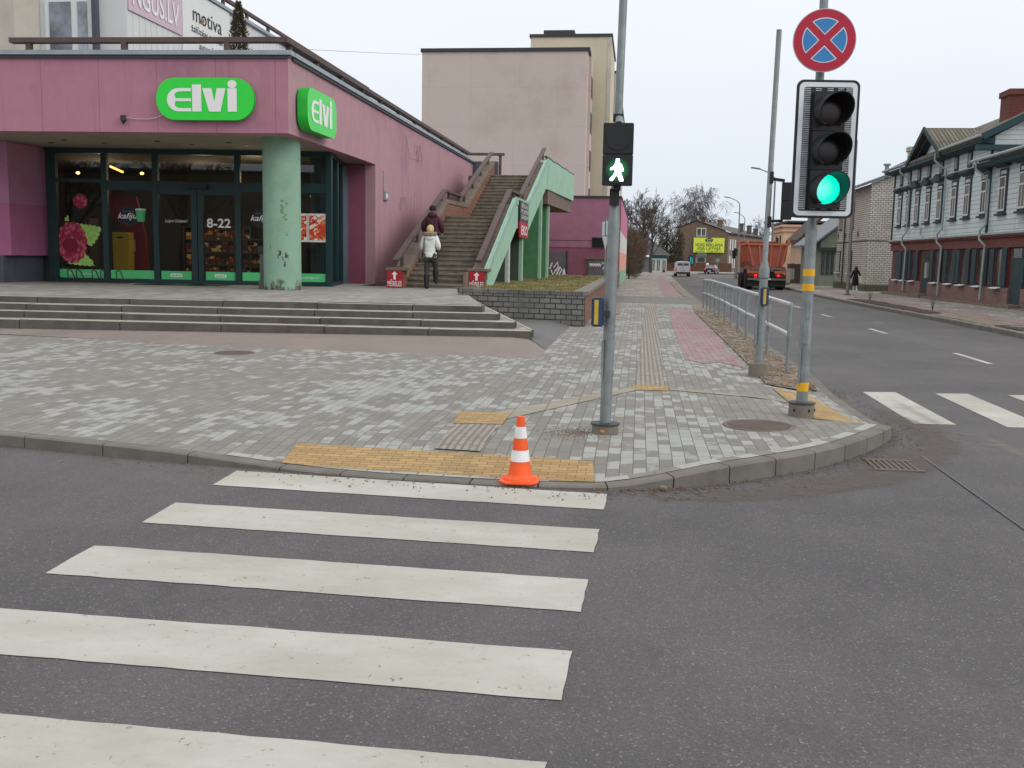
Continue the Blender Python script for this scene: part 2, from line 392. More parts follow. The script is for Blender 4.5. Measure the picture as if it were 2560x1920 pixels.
grassm = paint('grass_base', (122,112,72), .95, .35, 4, (104,92,62), 1.1, bmp=1., bsc=30)
# ---------------------------------------------------------------- ground sheets
def inside(p, poly):
    x, y = p; c_ = False; j = len(poly)-1
    for i in range(len(poly)):
        xi, yi = poly[i]; xj, yj = poly[j]
        if (yi > y) != (yj > y) and x < (xj-xi)*(y-yi)/(yj-yi)+xi: c_ = not c_
        j = i
    return c_
def segd(p, a, b_):
    ax, ay = a; bx, by = b_; dx, dy = bx-ax, by-ay; l2 = dx*dx+dy*dy
    t = 0 if l2 == 0 else max(0, min(1, ((p[0]-ax)*dx+(p[1]-ay)*dy)/l2))
    return math.hypot(p[0]-ax-t*dx, p[1]-ay-t*dy), t
def sheet(name, poly, hf, mat_, step=.5, stepy=None, parent=None, kind='structure', edge=None):
    stepy = stepy or step
    pts = []
    for i in range(len(poly)):
        a, b_ = poly[i], poly[(i+1) % len(poly)]
        n = max(1, int(max(abs(b_[0]-a[0])/(step*1.0), abs(b_[1]-a[1])/stepy)))
        for k in range(n): pts.append((a[0]+(b_[0]-a[0])*k/n, a[1]+(b_[1]-a[1])*k/n))
    nb = len(pts)
    x0, x1 = min(p[0] for p in poly), max(p[0] for p in poly); y0, y1 = min(p[1] for p in poly), max(p[1] for p in poly)
    y = y0+stepy*.5
    while y < y1:
        x = x0+step*.5
        while x < x1:
            if inside((x, y), poly) and all(segd((x, y), pts[i], pts[(i+1) % nb])[0] > step*.25 for i in range(nb)): pts.append((x, y))
            x += step
        y += stepy
    r_ = delaunay_2d_cdt([Vector(p) for p in pts], [(i, (i+1) % nb) for i in range(nb)], [], 1, 1e-5)
    vv = [(v.x, v.y, hf(v.x, v.y)) for v in r_[0]]
    m = MB(); m.v = vv; m.f = [tuple(reversed(f)) if (Vector(vv[f[1]])-Vector(vv[f[0]])).cross(Vector(vv[f[2]])-Vector(vv[f[0]])).z < 0 else tuple(f) for f in r_[2]]; m.m = [0]*len(m.f)
    o = m.build(name, mat_, parent, recalc=False)
    if edge:
        at = o.data.attributes.new('edge', 'FLOAT', 'POINT')
        for i, v in enumerate(o.data.vertices):
            d = min(segd((v.co.x, v.co.y), pts[j], pts[(j+1) % nb])[0] for j in range(nb))
            at.data[i].value = min(d/edge, 1)
    if kind and parent is None: o['kind'] = kind
    return o
# the two kerb lines: x, y, kerb height
KL = [(-30,13.2,.1),(-20,11,.1),(-12,9.2,.1),(-8,8.25,.1),(-5.3,7.67,.1),(-3.8,7.36,.09),(-3.2,7.27,.06),(-2.6,7.17,.03),(-2,7.08,.02),(-1.5,7.04,.02),(-.9,7.02,.02),(-.2,7.05,.03),(.1,7.14,.06),(.38,7.25,.1),(.66,7.43,.13),(1.2,7.9,.14),(1.64,8.38,.14),(2.08,9.05,.14),(2.42,9.75,.12),(2.5,10.3,.04),(2.48,11,.02),(2.46,12.6,.02),(2.45,13.3,.06),(2.45,14,.1),(2.45,30,.11),(2.48,45,.11),(2.7,60,.11),(3.2,85,.11),(4,128,.12),(5,146,.12),(9,158,.12)]
KR = [(8.9,8,.12),(8.85,15,.12),(8.8,24,.12),(8.75,31.6,.12),(8.85,42,.12),(9.1,53,.12),(9.7,65,.12),(10.9,90,.12),(12.5,118,.12),(14,128,.12),(20,138,.12),(40,150,.12)]
def smooth(K, n=4):
    out_ = []
    for i in range(len(K)-1):
        p0, p1, p2, p3 = K[max(i-1,0)], K[i], K[i+1], K[min(i+2,len(K)-1)]
        for k in range(n):
            t = k/n; q = []
            for a in range(3):
                q.append(.5*((2*p1[a])+(-p0[a]+p2[a])*t+(2*p0[a]-5*p1[a]+4*p2[a]-p3[a])*t*t+(-p0[a]+3*p1[a]-3*p2[a]+p3[a])*t**3) if math.dist(p0[:2],p1[:2]) < 6 and math.dist(p2[:2],p3[:2]) < 6 and math.dist(p1[:2],p2[:2]) < 4 else p1[a]+(p2[a]-p1[a])*t)
            out_.append(tuple(q))
    return out_+[K[-1]]
KLs, KRs = smooth(KL), smooth(KR, 1)
def kerb(name, K, side, w_=.13, seg=.8):
    """stones of about a metre; side=+1 puts the pavement on the left of the line"""
    m = MB()
    ds = [0]
    for i in range(1, len(K)): ds.append(ds[-1]+math.dist(K[i][:2], K[i-1][:2]))
    def at(s_):
        s_ = max(0, min(s_, ds[-1]-1e-6))
        for i in range(1, len(K)):
            if ds[i] > s_:
                t = (s_-ds[i-1])/(ds[i]-ds[i-1]); return Vector([K[i-1][a]+(K[i][a]-K[i-1][a])*t for a in range(3)])
        return Vector(K[-1])
    def nrm(s_):
        d = at(s_+.25)-at(s_-.25); return Vector((-d.y, d.x)).normalized()*side
    s_ = 0
    while s_ < ds[-1]:
        L_ = (seg if not 28 < s_ < 37 else .5) if s_ < 95 else 6
        e_ = min(s_+L_-.012, ds[-1]); q = 3 if L_ < 2 else 1
        prev = None
        for k in range(q+1):
            t = s_+(e_-s_)*k/q; p = at(t); n_ = nrm(t); z = p.z+drop(p.y); jit = 0
            lo = -.06+drop(p.y)
            ring = [(p.x, p.y, lo), (p.x, p.y, z-.012), (p.x+n_.x*.015, p.y+n_.y*.015, z), (p.x+n_.x*w_, p.y+n_.y*w_, z+.001), (p.x+n_.x*w_, p.y+n_.y*w_, lo)]
            if prev:
                for a in range(4): m.face([prev[a], ring[a], ring[a+1], prev[a+1]])
            else: m.face(ring)
            prev = ring
        m.face(list(reversed(prev)))
        s_ += L_
    o = m.build(name, concrete); o['kind'] = 'structure'
    # inner line
    inn = []
    for i, p in enumerate(K):
        n_ = nrm(ds[i]); inn.append((p[0]+n_.x*w_, p[1]+n_.y*w_))
    return inn
IL = kerb('kerb_by_the_shop_pavement', KLs, 1); IR = kerb('kerb_by_the_far_pavement', KRs, -1)
def kz(x, y, K):
    best = (1e9, 0)
    for i in range(len(K)-1):
        if abs(K[i][1]-y) > 8 and abs(K[i+1][1]-y) > 8: continue
        d, t = segd((x, y), K[i][:2], K[i+1][:2])
        if d < best[0]: best = (d, K[i][2]+(K[i+1][2]-K[i][2])*t)
    return best
def hp(x, y, dz=0):
    d, k = kz(x, y, KLs)
    if d > 50: return .12+drop(y)+dz
    t = min(max((d-.13)/1.0, 0), 1); t = t*t*(3-2*t)
    return k+(.12-k)*t+drop(y)+dz
def hr(x, y, dz=0): return .12+drop(y)+dz
# asphalt everywhere, falling with the street
m = MB(); ys = [-25,-5,5,10,20,30]+[30+10*i for i in range(1, 11)]+[150,200,260]
for i in range(len(ys)-1):
    for x0, x1 in ((-60,-20),(-20,0),(0,12),(12,60)):
        m.face([(x0,ys[i],drop(ys[i])),(x1,ys[i],drop(ys[i])),(x1,ys[i+1],drop(ys[i+1])),(x0,ys[i+1],drop(ys[i+1]))])
tag(m.build('road', asphalt, recalc=False), kind='structure')
m = MB().face([(-1500,-600,-.62),(1500,-600,-.62),(1500,2500,-.62),(-1500,2500,-.62)])
tag(m.build('ground', earth, recalc=False), kind='structure')
near = [p for p in IL if p[1] < 36]; far = [p for p in IL if p[1] >= 36]
sheet('pavement', near+[(2.32,36),(-1.2,36),(-1.2,22.5),(-1.5,22.5),(-1.5,15.2),(-4.2,15.3),(-7.5,15.8),(-11.2,16.4),(-20,17.6),(-30,19)], hp, pavers, .33)
sheet('pavement_driveway', [(2.3,36),(2.35,44),(-1.2,44),(-1.2,36)], lambda x, y: .12+drop(y), pavers_dark, 1)
sheet('pavement_beyond_driveway', [(2.35,44)]+far+[(9,160),(-8,178),(-8,60),(-1.2,60),(-1.2,44)], lambda x, y: .12+drop(y), pavers_far, 2.5)
# tarmac apron that slopes up to the steps
def ha(x, y):
    t = min(max((y-15.4-(x+1.5)*-.08)/2.4, 0), 1) if x < -1.5 else 0
    return .12+.1*t*min(max((-1.5-x)/.5, 0), 1)
sheet('tarmac_apron', [(-1.5,15.2),(-1.5,22.6),(-4.5,23.6),(-30,23),(-30,19),(-20,17.6),(-11.2,16.4),(-7.5,15.8),(-4.2,15.3)], ha, asphalt_old, .5)
sheet('tarmac_patch', [(-1.52,16.6),(-1.52,22.5),(-3.2,23.2),(-1.9,17.8)], lambda x, y: ha(x, y)+.006, asphalt_patch, .4)
# a row of header stones following the kerb round the corner
hs = MB(); pts_ = [p for p in IL if -3.3 < p[0] and p[1] < 10.0]
acc = [0]
for a, b_ in zip(pts_, pts_[1:]): acc.append(acc[-1]+math.dist(a, b_))
def on(s_):
    for i in range(1, len(acc)):
        if acc[i] >= s_: t = (s_-acc[i-1])/(acc[i]-acc[i-1]); return Vector(pts_[i-1])*(1-t)+Vector(pts_[i])*t
    return Vector(pts_[-1])
s_ = 0
while s_ < acc[-1]-.25:
    a, b_ = on(s_), on(s_+.193); d = (b_-a).normalized(); n_ = Vector((-d.y, d.x))*.1; hs.cur = 0 if rnd.random() < .6 else 1
    hs.face([(p.x, p.y, hp(p.x, p.y, .005)) for p in (a, b_, b_+n_, a+n_)]); s_ += .2
hs.build('header_stones', [paint('header_light', (168,168,162), .9, .12, 12, (120,112,102), 2), paint('header_grey', (132,128,121), .9, .12, 12, (108,100,90), 2)], recalc=False)['kind'] = 'structure'
# tactile and coloured paving
for nme, poly, mt_, dz in (
    ('tactile_paving_kerb', [(-2.69,7.30),(-.27,7.16),(-.31,7.68),(-2.76,7.85)], tact_y, .007),
    ('tactile_paving_turn', [(-1.65,8.93),(-1.2,8.98),(-1.22,9.66),(-1.73,9.62)], tact_y, .007),
    ('tactile_paving_fork', [(-.03,11.77),(.38,11.75),(.40,12.21),(-.04,12.24)], tact_y, .007),
    ('tactile_paving_crossing', [(1.76,10.04),(2.27,10.13),(2.1,12.53),(1.68,12.56)], tact_y, .007),
    ('tactile_ribs_turn', [(-1.6,7.83),(-1.22,7.8),(-1.22,8.93),(-1.62,8.9)], tact_b, .009),
    ('tactile_ribs_diagonal', [(-1.4,9.62),(-1.2,9.3),(.02,11.75),(-.04,12.0)], tact_pale, .006),
    ('tactile_ribs_crossing', [(.4,12.05),(.4,11.85),(1.68,11.3),(1.68,11.5)], tact_pale, .006),
    ('tactile_ribs_path', [(.0,12.24),(.35,12.22),(.58,33.8),(.24,33.8)], tact_b, .007),
    ('cycle_path', [(.75,15.6),(1.0,15.1),(1.25,15.4),(1.56,14.6),(1.6,20),(1.62,31.8),(.95,31.6),(.78,22)], pavers_red, .006)):
    sheet(nme, poly, lambda x, y, d=dz: hp(x, y, d), mt_, .3)
for nme, poly, mt_ in (
    ('cycle_path_far', [(1.1,45),(1.9,45),(2.0,52),(2.3,85),(3.0,125),(2.2,125),(1.6,85),(1.2,60)], pavers_red),
    ('tactile_ribs_far', [(.4,45),(.7,45),(.95,70),(1.3,100),(1.0,100),(.7,70)], tact_pale)):
    sheet(nme, poly, lambda x, y: .127+drop(y), mt_, 2)
sheet('verge', [(1.64,12.9),(2.0,12.75),(2.3,13.2),(2.3,30),(2.32,36),(1.9,36),(1.66,30),(1.66,18)], lambda x, y: hp(x, y, .012+.02*rnd.random()), dirt, .16)
sheet('verge_far', [(1.95,44.5),(2.3,44.5),(2.5,60),(3.0,85),(2.5,85),(2.1,60)], lambda x, y: .132+drop(y)+.02*rnd.random(), dirt, .6)
sheet('dirt_patch', [(-1.15,26),(-.5,28),(-.6,34),(-1.15,35)], lambda x, y: .128+drop(y)+.01*rnd.random(), dirt, .3)
# far side
sheet('pavement_far_side', [p for p in IR]+[(40,170),(18,140),(16.2,100),(15.6,70),(14.2,60),(14.0,40),(14,15),(14,8)], hr, pavers_far, 2)
sheet('cycle_path_far_side', [(10.6,14),(11.3,14),(10.8,32),(11.0,47),(12.2,70),(13.3,90),(12.7,90),(11.5,70),(10.3,47),(10.0,32)], lambda x, y: hr(x, y, .006), pavers_red, 1.5)
sheet('planting_bed', [(8.98,33.0),(9.7,33.6),(9.95,39),(10.1,46),(9.3,47),(9.05,40)], lambda x, y: hr(x, y, .006+.025*rnd.random()), soil, .35)
sheet('planting_bed_near', [(9.0,18),(9.8,18),(9.8,26.3),(9.0,27)], lambda x, y: hr(x, y, .006+.025*rnd.random()), soil, .35)
sheet('verge_far_side', [(9.0,27.2),(9.9,27.2),(10.0,32.8),(9.0,32.8)], lambda x, y: hr(x, y, .006+.012*rnd.random()), dirt, .3)
sheet('pavement_street_end', [(-8,178),(9,160),(14,165),(24,170),(45,172),(45,190),(-10,190)], lambda x, y: -.38, pavers_far, 4)
# road markings
cw = MB(); sl = -.062
def quad(mb, pts, z=.004): mb.face([(x, y, z) for x, y in pts])
for y0, y1, y2, y3 in ((6.48,6.93,7.12,6.64),(5.50,5.99,6.11,5.61),(4.53,5.01,5.11,4.61),(3.57,4.05,4.11,3.63),(2.62,3.10,3.14,2.66),(1.66,2.13,2.16,1.69)):
    pl = [(-.31+.02*y0,y0),(-.31+.02*y1,y1),(-2.98,y2),(-2.96,y3)]
    poly = []
    for a in range(4):
        p, q = pl[a], pl[(a+1) % 4]; n = 24 if a % 2 else 5
        for k in range(n): poly.append((p[0]+(q[0]-p[0])*k/n+rnd.uniform(-.004,.004), p[1]+(q[1]-p[1])*k/n+rnd.uniform(-.004,.004)))
    cw.face([(x, y, .004) for x, y in reversed(poly)])
tag(cw.build('crosswalk', white_paint), kind='structure')
cw = MB()
for k in range(6):
    x = 2.89+.92*k
    quad(cw, [(x,10.72+.0*k),(x+.43,10.76),(x+.43+.02,13.36+.09*k),(x+.02,13.27+.09*k)])
tag(cw.build('crosswalk_main_road', white_paint), kind='structure')
cw = MB()
def dash(x0, y0, x1, y1, w_=.11):
    d = Vector((x1-x0, y1-y0)).normalized(); n_ = Vector((-d.y, d.x))*w_/2
    cw.face([(x0+n_.x,y0+n_.y,drop(y0)+.004),(x0-n_.x,y0-n_.y,drop(y0)+.004),(x1-n_.x,y1-n_.y,drop(y1)+.004),(x1+n_.x,y1+n_.y,drop(y1)+.004)])
dash(5.94,17.7,5.95,19.7); dash(5.87,24.7,5.86,26.4); dash(5.9,31.7,5.9,33.5)
for k in range(9):
    y = 38.5+7*k; dash(5.95+.018*(y-35)*.9, y, 5.95+.018*(y-33)*.9, y+2, .12)
dash(7.75,104,8.2,140,.16)
dash(6.6,29.3,6.85,29.2,.08)
tag(cw.build('lane_markings', white_paint, recalc=False), kind='structure')
# grit along the kerbs
def band(name, pts, z, mt_, ed, st):
    o = sheet(name, pts, lambda x, y: z, mt_, st, edge=ed); o['kind'] = 'stuff'; return o
kp = [(x, y) for x, y, _ in KLs if -5.5 < x and y < 14]
band('grit', kp+[(2.85,14),(2.95,12),(3.3,10.4),(3.15,9.2),(2.75,8.4),(2.2,7.6),(1.4,6.95),(.5,6.6),(-.1,6.7),(-.5,6.97),(-1.5,6.98),(-2.4,7.05),(-3.5,7.2),(-5.5,7.5)], .007, grit_mat, .3, .09)
band('seam_line', [(2.465,8.9),(2.49,8.9),(2.475,6.5),(2.50,4.5),(2.475,4.5),(2.455,6.5)], .0085, paint('seam_chalk', (98,96,99), .9, .2, 20), .03, .12)
band('road_dust', [(2.9,14.5),(2.75,11.5),(3.0,9.6),(3.3,8.0),(4.4,6.2),(5.2,5.6),(4.7,7.4),(3.7,9.4),(3.4,11.5),(3.3,14.5)], .006, dust_mat, .4, .25)
# ================================================================ the shop
pink = brick('pink_panel', (184,128,147), (181,125,144), (150,104,118), 1.4, 9, 'xz', .85, .008, (154,104,126), off=0, var=.13, bst=.15, gsc=.5, streak=(142,88,104))
pink_side = brick('pink_panel_side', (186,144,154), (184,142,152), (148,108,118), 3.08, 9, 'yz', .85, .01, (160,120,138), off=0, var=.12, bst=.15, gsc=.4, streak=(146,106,124))
magenta = paint('magenta_plaster', (142,80,102), .88, .1, 1.5, (124,70,88), .8, bmp=.2)
pinklow = paint('pink_plaster', (168,100,136), .88, .1, 1.5, None, bmp=.2)
plinth = paint('dark_plinth', (84,88,100), .9, .15, 2, (60,60,62), 1.2, bmp=.3)
flash = paint('zinc_flashing', (158,168,172), .45, .1, 4, (120,128,130), 2, metal=.5)
flash_d = paint('dark_flashing', (64,66,74), .6, .1, 3)
railm = paint('brown_rail', (92,76,72), .75, .25, 6, (70,56,52), 3, vert=False, bmp=.2, bsc=30)
soff = paint('soffit', (152,146,132), .9, .08, 1.5, (120,112,98), .8)
greencol = paint('green_column', (138,172,150), .88, .07, 3, (118,150,128), 1.6, bmp=.25)
frame = paint('dark_green_frame', (20,52,54), .45, .15, 3)
gstrip = paint('green_film', (84,200,126), .55, .05, 2)
white = paint('white_sheet', (224,226,224), .6, .04, 3)
wtext = paint('white_lettering', (236,236,234), .6, .02, 3)
glz = glass('shop_glass', (.74,.76,.74), .015, 1.5, .035)
glz_dark = glass('dark_glass', (.34,.38,.38), .03, 1.5, .05)
black = paint('black_plastic', (24,24,27), .45, .1, 5)
dark = paint('dark_metal', (52,52,56), .55, .15, 4)
rust = paint('rust_stain', (74,66,56), .9, .3, 9, (60,50,40), 6)
gz0 = .74
def pz_(x, y): return .68+.06*min(max((y-19.2)/4, 0), 1)
FA, FB = Vector((-15.1, 22.40)), Vector((-8.1, 22.66)); FD = (FB-FA).normalized(); FN = Vector((FD.y, -FD.x))
FL = FA-FD*14
shop = thing('shop_building', 'pink flat-roofed corner shop with glazed front under a deep overhang', 'shop', (-8.1,22.9,0))
m = MB()
# fascia: front and side band with thickness
m.prism([(FL.x,FL.y),(FB.x,FB.y),(-8.1,30.3),(-8.1,48.6),(-8.4,48.6),(-8.4,30.3),(-8.4,22.95),(FL.x+.0,FL.y+.3)], 'z', 4.37, 6.1)
fo = m.build('fascia', [pink, pink_side], shop)
for p in fo.data.polygons:
    if abs(p.normal.x) > .8: p.material_index = 1
m = MB().box(-8.42,-8.1,30.3,48.6,.66,4.37); m.build('side_wall', pink_side, shop)
m = MB().box(-9.4,-8.43,30.3,30.6,.6,4.37); m.build('recess_wall', magenta, shop)
MB().box(-30,-16.3,24.5,26.2,2.8,4.369).build('left_wall', paint('left_pink', (172,118,146), .88, .1, 1.5, (158,100,130), .6), shop)
MB().box(-30,-16.295,24.495,26.205,1.45,2.798).build('left_wall', pinklow, shop)
MB().prism([(-30,24.44),(-16.5,24.44),(-16.5,26.25),(-30,26.25)], 'z', .5, 1.45).build('left_plinth', plinth, shop)
m = MB(); o1 = FN*.09
def cap(mb, a, b_, z0, z1, w0, w1):
    d = (b_-a).normalized(); n_ = Vector((d.y, -d.x))
    mb.prism([tuple(a+n_*w0), tuple(b_+n_*w0), tuple(b_-n_*w1), tuple(a-n_*w1)], 'z', z0, z1)
cap(m, FL, FB+FD*.1, 6.1, 6.2, .1, .45)
m.prism([(-8.46,22.9),(-8.0,22.9),(-8.0,48.65),(-8.46,48.65)], 'z', 6.1, 6.199)
m.build('parapet_flashing', flash, shop)
m = MB(); cap(m, FL, FB+FD*.06, 6.03, 6.099, .06, -.01); m.prism([(-8.1,22.9),(-8.04,22.9),(-8.04,48.6),(-8.1,48.6)], 'z', 6.03, 6.0985)
m.build('drip_edge', flash_d, shop)
MB().prism([(FL.x,FL.y+.2),(-8.25,23.0),(-8.25,30.4),(FL.x,30.4)], 'z', 4.385, 4.5).build('soffit', soff, shop)
MB().prism([(FL.x,FL.y+.3),(-8.4,23.0),(-8.4,48.5),(FL.x,48.5)], 'z', 5.2, 5.3).build('roof', plinth, shop)
for x, y in ((-14.6,24.3),(-13.9,25.0),(-12.2,24.5),(-11.6,25.2),(-10.4,24.7),(-10.2,25.3),(-15.3,24.9)): MB().tube([(x,y,4.386),(x,y,4.37)], .07, 10).build('downlight', black, shop)
# roof railing
def rail(name, pts, z, posts, par, w_=.22, h_=.11, ph=.3):
    mb = MB()
    for a, b_ in zip(pts, pts[1:]): mb.bar((a[0],a[1],a[2] if len(a) > 2 else z), (b_[0],b_[1],b_[2] if len(b_) > 2 else z), w_, h_)
    mb.build(name, railm, par)
    for p in posts: MB().box(p[0]-.06,p[0]+.06,p[1]-.06,p[1]+.06,p[2],p[3]).build('rail_post', railm, par)
fi = [tuple(FB-FD*q+(-FN)*.22) for q in (.15, 1.5, 3.96, 6.28)]
rail('roof_rail', [(fi[3][0]-.45,fi[3][1],6.47),(fi[0][0],fi[0][1]+.1,6.5)], 6.48, [(x,y,6.19,6.43) for x,y in (fi[1],fi[2],fi[3])], shop)
rail('roof_rail', [(-8.3,22.9,6.5),(-8.3,48.3,6.5)], 6.5, [(-8.3,y,6.19,6.45) for y in (23.3,25.3,27.4,29.5,31.6,34,36.5,39,41.5,44,46.5)], shop)
rail('roof_rail', [(-8.3,48.3,6.5),(-6.6,48.4,6.5)], 6.5, [(-6.8,48.4,5.3,6.45)], shop)
MB().box(-8.1,-6.9,48.2,48.5,5.2,6.15).build('end_parapet', plinth, shop)
# round column
col_ = MB().lathe(-8.76, 23.98, [(.455,.6),(.455,4.384)], 40).build('column', greencol, shop, smooth=True)
def stain_mat():
    m_, N, bs = nm('column_stain')
    bs.inputs['Base Color'].default_value = lin((92,80,58))+(1,); bs.inputs['Roughness'].default_value = .9
    g = nn(N, 'ShaderNodeNewGeometry'); s_ = nn(N, 'ShaderNodeSeparateXYZ'); N.links.new(g.outputs['Position'], s_.inputs[0])
    r_ = nn(N, 'ShaderNodeMapRange', {1: .72, 2: 1.15, 3: .34, 4: 0}); N.links.new(s_.outputs[2], r_.inputs[0])
    a = nn(N, 'ShaderNodeMath', operation='ADD'); N.links.new(noise(N, pos(N, (1,1,.5)), 5, 6, .7, 0, 1), a.inputs[0]); N.links.new(r_.outputs[0], a.inputs[1])
    q = nn(N, 'ShaderNodeMapRange', {1: .72, 2: .86}); N.links.new(a.outputs[0], q.inputs[0]); N.links.new(q.outputs[0], bs.inputs['Alpha']); return m_
MB().lathe(-8.76, 23.98, [(.459,.69),(.459,1.5)], 40).build('rust_stain', stain_mat(), col_, smooth=True)
m = MB()
for a_, z, r_ in ((-1.45,1.55,.03),(-1.3,1.62,.045),(-1.2,1.5,.03),(-1.05,1.58,.05),(-.95,1.56,.03),(-1.38,1.7,.02),(-1.1,1.38,.04),(-1.9,1.78,.025),(-1.0,2.1,.02)):
    for k in range(3):
        aa = a_+rnd.uniform(-.05,.05); cx, cy = -8.76+.46*math.cos(aa), 23.98+.46*math.sin(aa)
        m.ball((cx, cy, z+rnd.uniform(-.04,.04)), r_*.5, .008, r_*rnd.uniform(.4,1), 7, 4)
m.build('chipped_paint', rust, col_)
m = MB()
for k in range(9):
    aa = -1.15+rnd.uniform(-.16,.16); m.ball((-8.76+.46*math.cos(aa), 23.98+.46*math.sin(aa), 2.45+.055*k), .05, .006, .025, 7, 4)
m.build('glue_residue', paint('glue_residue', (120,140,100), .9, .3, 8), col_)
# ---- glazing
GA, GB = Vector((-16.2, 26.05)), Vector((-8.38, 26.82)); GD = (GB-GA).normalized(); GNn = Vector((GD.y, -GD.x)); GL = (GB-GA).length
def gp(u, off=0): return GA+GD*u+GNn*off
def gbox(mb, u0, u1, z0, z1, o0, o1):
    mb.prism([tuple(gp(u0,o1)), tuple(gp(u1,o1)), tuple(gp(u1,o0)), tuple(gp(u0,o0))], 'z', z0, z1)
def gu(x): return (x-GA.x)/GD.x
U = [gu(x) for x in (-16.2, -16.0, -14.62, -13.19, -12.06, -10.93, -9.6, -8.5)]
m = MB()
gbox(m, 0, gu(-15.92), .74, 4.384, -.09, .06)
for x in (-14.6, -13.2, -10.95, -9.62): gbox(m, gu(x)-.075, gu(x)+.075, .74, 4.384, -.09, .055)
gbox(m, GL-.16, GL, .74, 4.384, -.09, .06)
us = [0.2, gu(-14.6), gu(-13.2), gu(-10.95), gu(-9.62), GL-.16]
for a, b_ in zip(us, us[1:]):
    a_, q = (a+.075 if a > .3 else a), (b_-.075 if b_ < GL-.2 else b_)
    gbox(m, a_, q, 4.24, 4.383, -.08, .045); gbox(m, a_, q, .74, .84, -.08, .045)
    if a > .3: gbox(m, a_, q, 3.27, 3.52, -.08, .04)
    else: gbox(m, a_, q, 3.46, 3.56, -.08, .04)
m.prism([(GB.x,GB.y+.01),(GB.x-.1,GB.y+.02),(-9.15,30.29),(-9.05,30.29)], 'z', 4.25, 4.3835)
m.prism([(GB.x,GB.y+.01),(GB.x-.1,GB.y+.02),(-9.15,30.29),(-9.05,30.29)], 'z', .74, .84)
for t in (.35, .7): m.box(-8.38-.67*t-.06,-8.38-.67*t+.03,26.8+3.48*t,26.9+3.48*t,.84,4.25)
m.build('window_frame', frame, shop)
m = MB(); gbox(m, gu(-12.06)-.17, gu(-12.06)-.01, .84, 3.27, -.05, .05); gbox(m, gu(-12.06)+.01, gu(-12.06)+.15, .84, 3.27, -.05, .05)
gbox(m, gu(-13.12), gu(-12.23), 3.17, 3.268, -.05, .05); gbox(m, gu(-11.9), gu(-11.03), 3.17, 3.268, -.05, .05)
gbox(m, gu(-13.12), gu(-12.23), .76, .86, -.05, .05); gbox(m, gu(-11.9), gu(-11.03), .76, .86, -.05, .05)
m.build('sliding_door_frame', frame, shop)
m = MB(); gbox(m, gu(-12.35), gu(-11.75), 3.33, 3.44, .04, .16); m.build('door_sensor', black, shop)
def pane_(u0, u1, z0, z1, name='window_pane', mt_=None):
    mb = MB(); a, b_ = gp(u0), gp(u1); mb.face([(a.x,a.y,z0),(b_.x,b_.y,z0),(b_.x,b_.y,z1),(a.x,a.y,z1)])
    return mb.build(name, mt_ or glz, shop, recalc=False)
for a, b_ in zip(us, us[1:]):
    pane_(a, b_, 3.5, 4.3)
    if abs(a-gu(-13.2)) < .01:
        pane_(a, gu(-12.06)-.05, .8, 3.3, 'door_pane'); pane_(gu(-12.06)+.05, b_, .8, 3.3, 'door_pane')
    else: pane_(a, b_, .8, 3.5)
MB().face([(-8.43,26.85,.8),(-9.1,30.3,.8),(-9.1,30.3,4.3),(-8.43,26.85,4.3)]).build('window_pane', glz_dark, shop, recalc=False)
for a, b_, ttl, kind in ((us[0]+.04,us[1]-.1,'Saņem maz – maksā mazāk!',0),(us[1]+.1,us[2]-.1,None,0),(us[2]+.1,gu(-12.06)-.2,'elvi',1),(gu(-12.06)+.2,us[3]-.1,'elvi',1),(us[3]+.1,us[4]-.1,None,0),(us[4]+.1,us[5]-.02,'Tavs izdevīgums!',0)):
    mb = MB(); gbox(mb, a, b_, .86, 1.09, .012, .018); fs = mb.build('green_film', gstrip, shop)
    c_ = gp((a+b_)/2, .024); ax = (tuple(GD)+(0,), (0,0,1), tuple(GNn)+(0,))
    if kind:
        mb = MB(); n_ = 24; w0, h0 = .17, .055
        pts = [(w0*math.copysign(abs(math.cos(2*math.pi*k/n_))**.5, math.cos(2*math.pi*k/n_)), h0*math.copysign(abs(math.sin(2*math.pi*k/n_))**.7, math.sin(2*math.pi*k/n_))) for k in range(n_)]
        mb.face([(c_.x+GD.x*x, c_.y+GD.y*x, .975+z) for x, z in pts]); mb.build('badge', wtext, fs)
        text('e:lvi', (c_.x+GNn.x*.004, c_.y+GNn.y*.004, .945), ax, .1, gstrip, fs, bold=.01, width=.24)
    elif ttl: text(ttl, (c_.x, c_.y, .95), ax, .085, wtext, fs, shear=.3, width=(b_-a)*.6)
gax = (tuple(GD)+(0,), (0,0,1), tuple(GNn)+(0,))
def gpt(x, z, off=.02): c_ = gp(gu(x), off); return (c_.x, c_.y, z)
text('8-22', gpt(-11.48, 2.3, .015), gax, .34, wtext, shop, name='opening_hours', bold=.02, width=.66)
text('Laipni lūdzam!', gpt(-12.66, 2.42, .015), gax, .12, wtext, shop, name='welcome_lettering', shear=.35, width=.62)
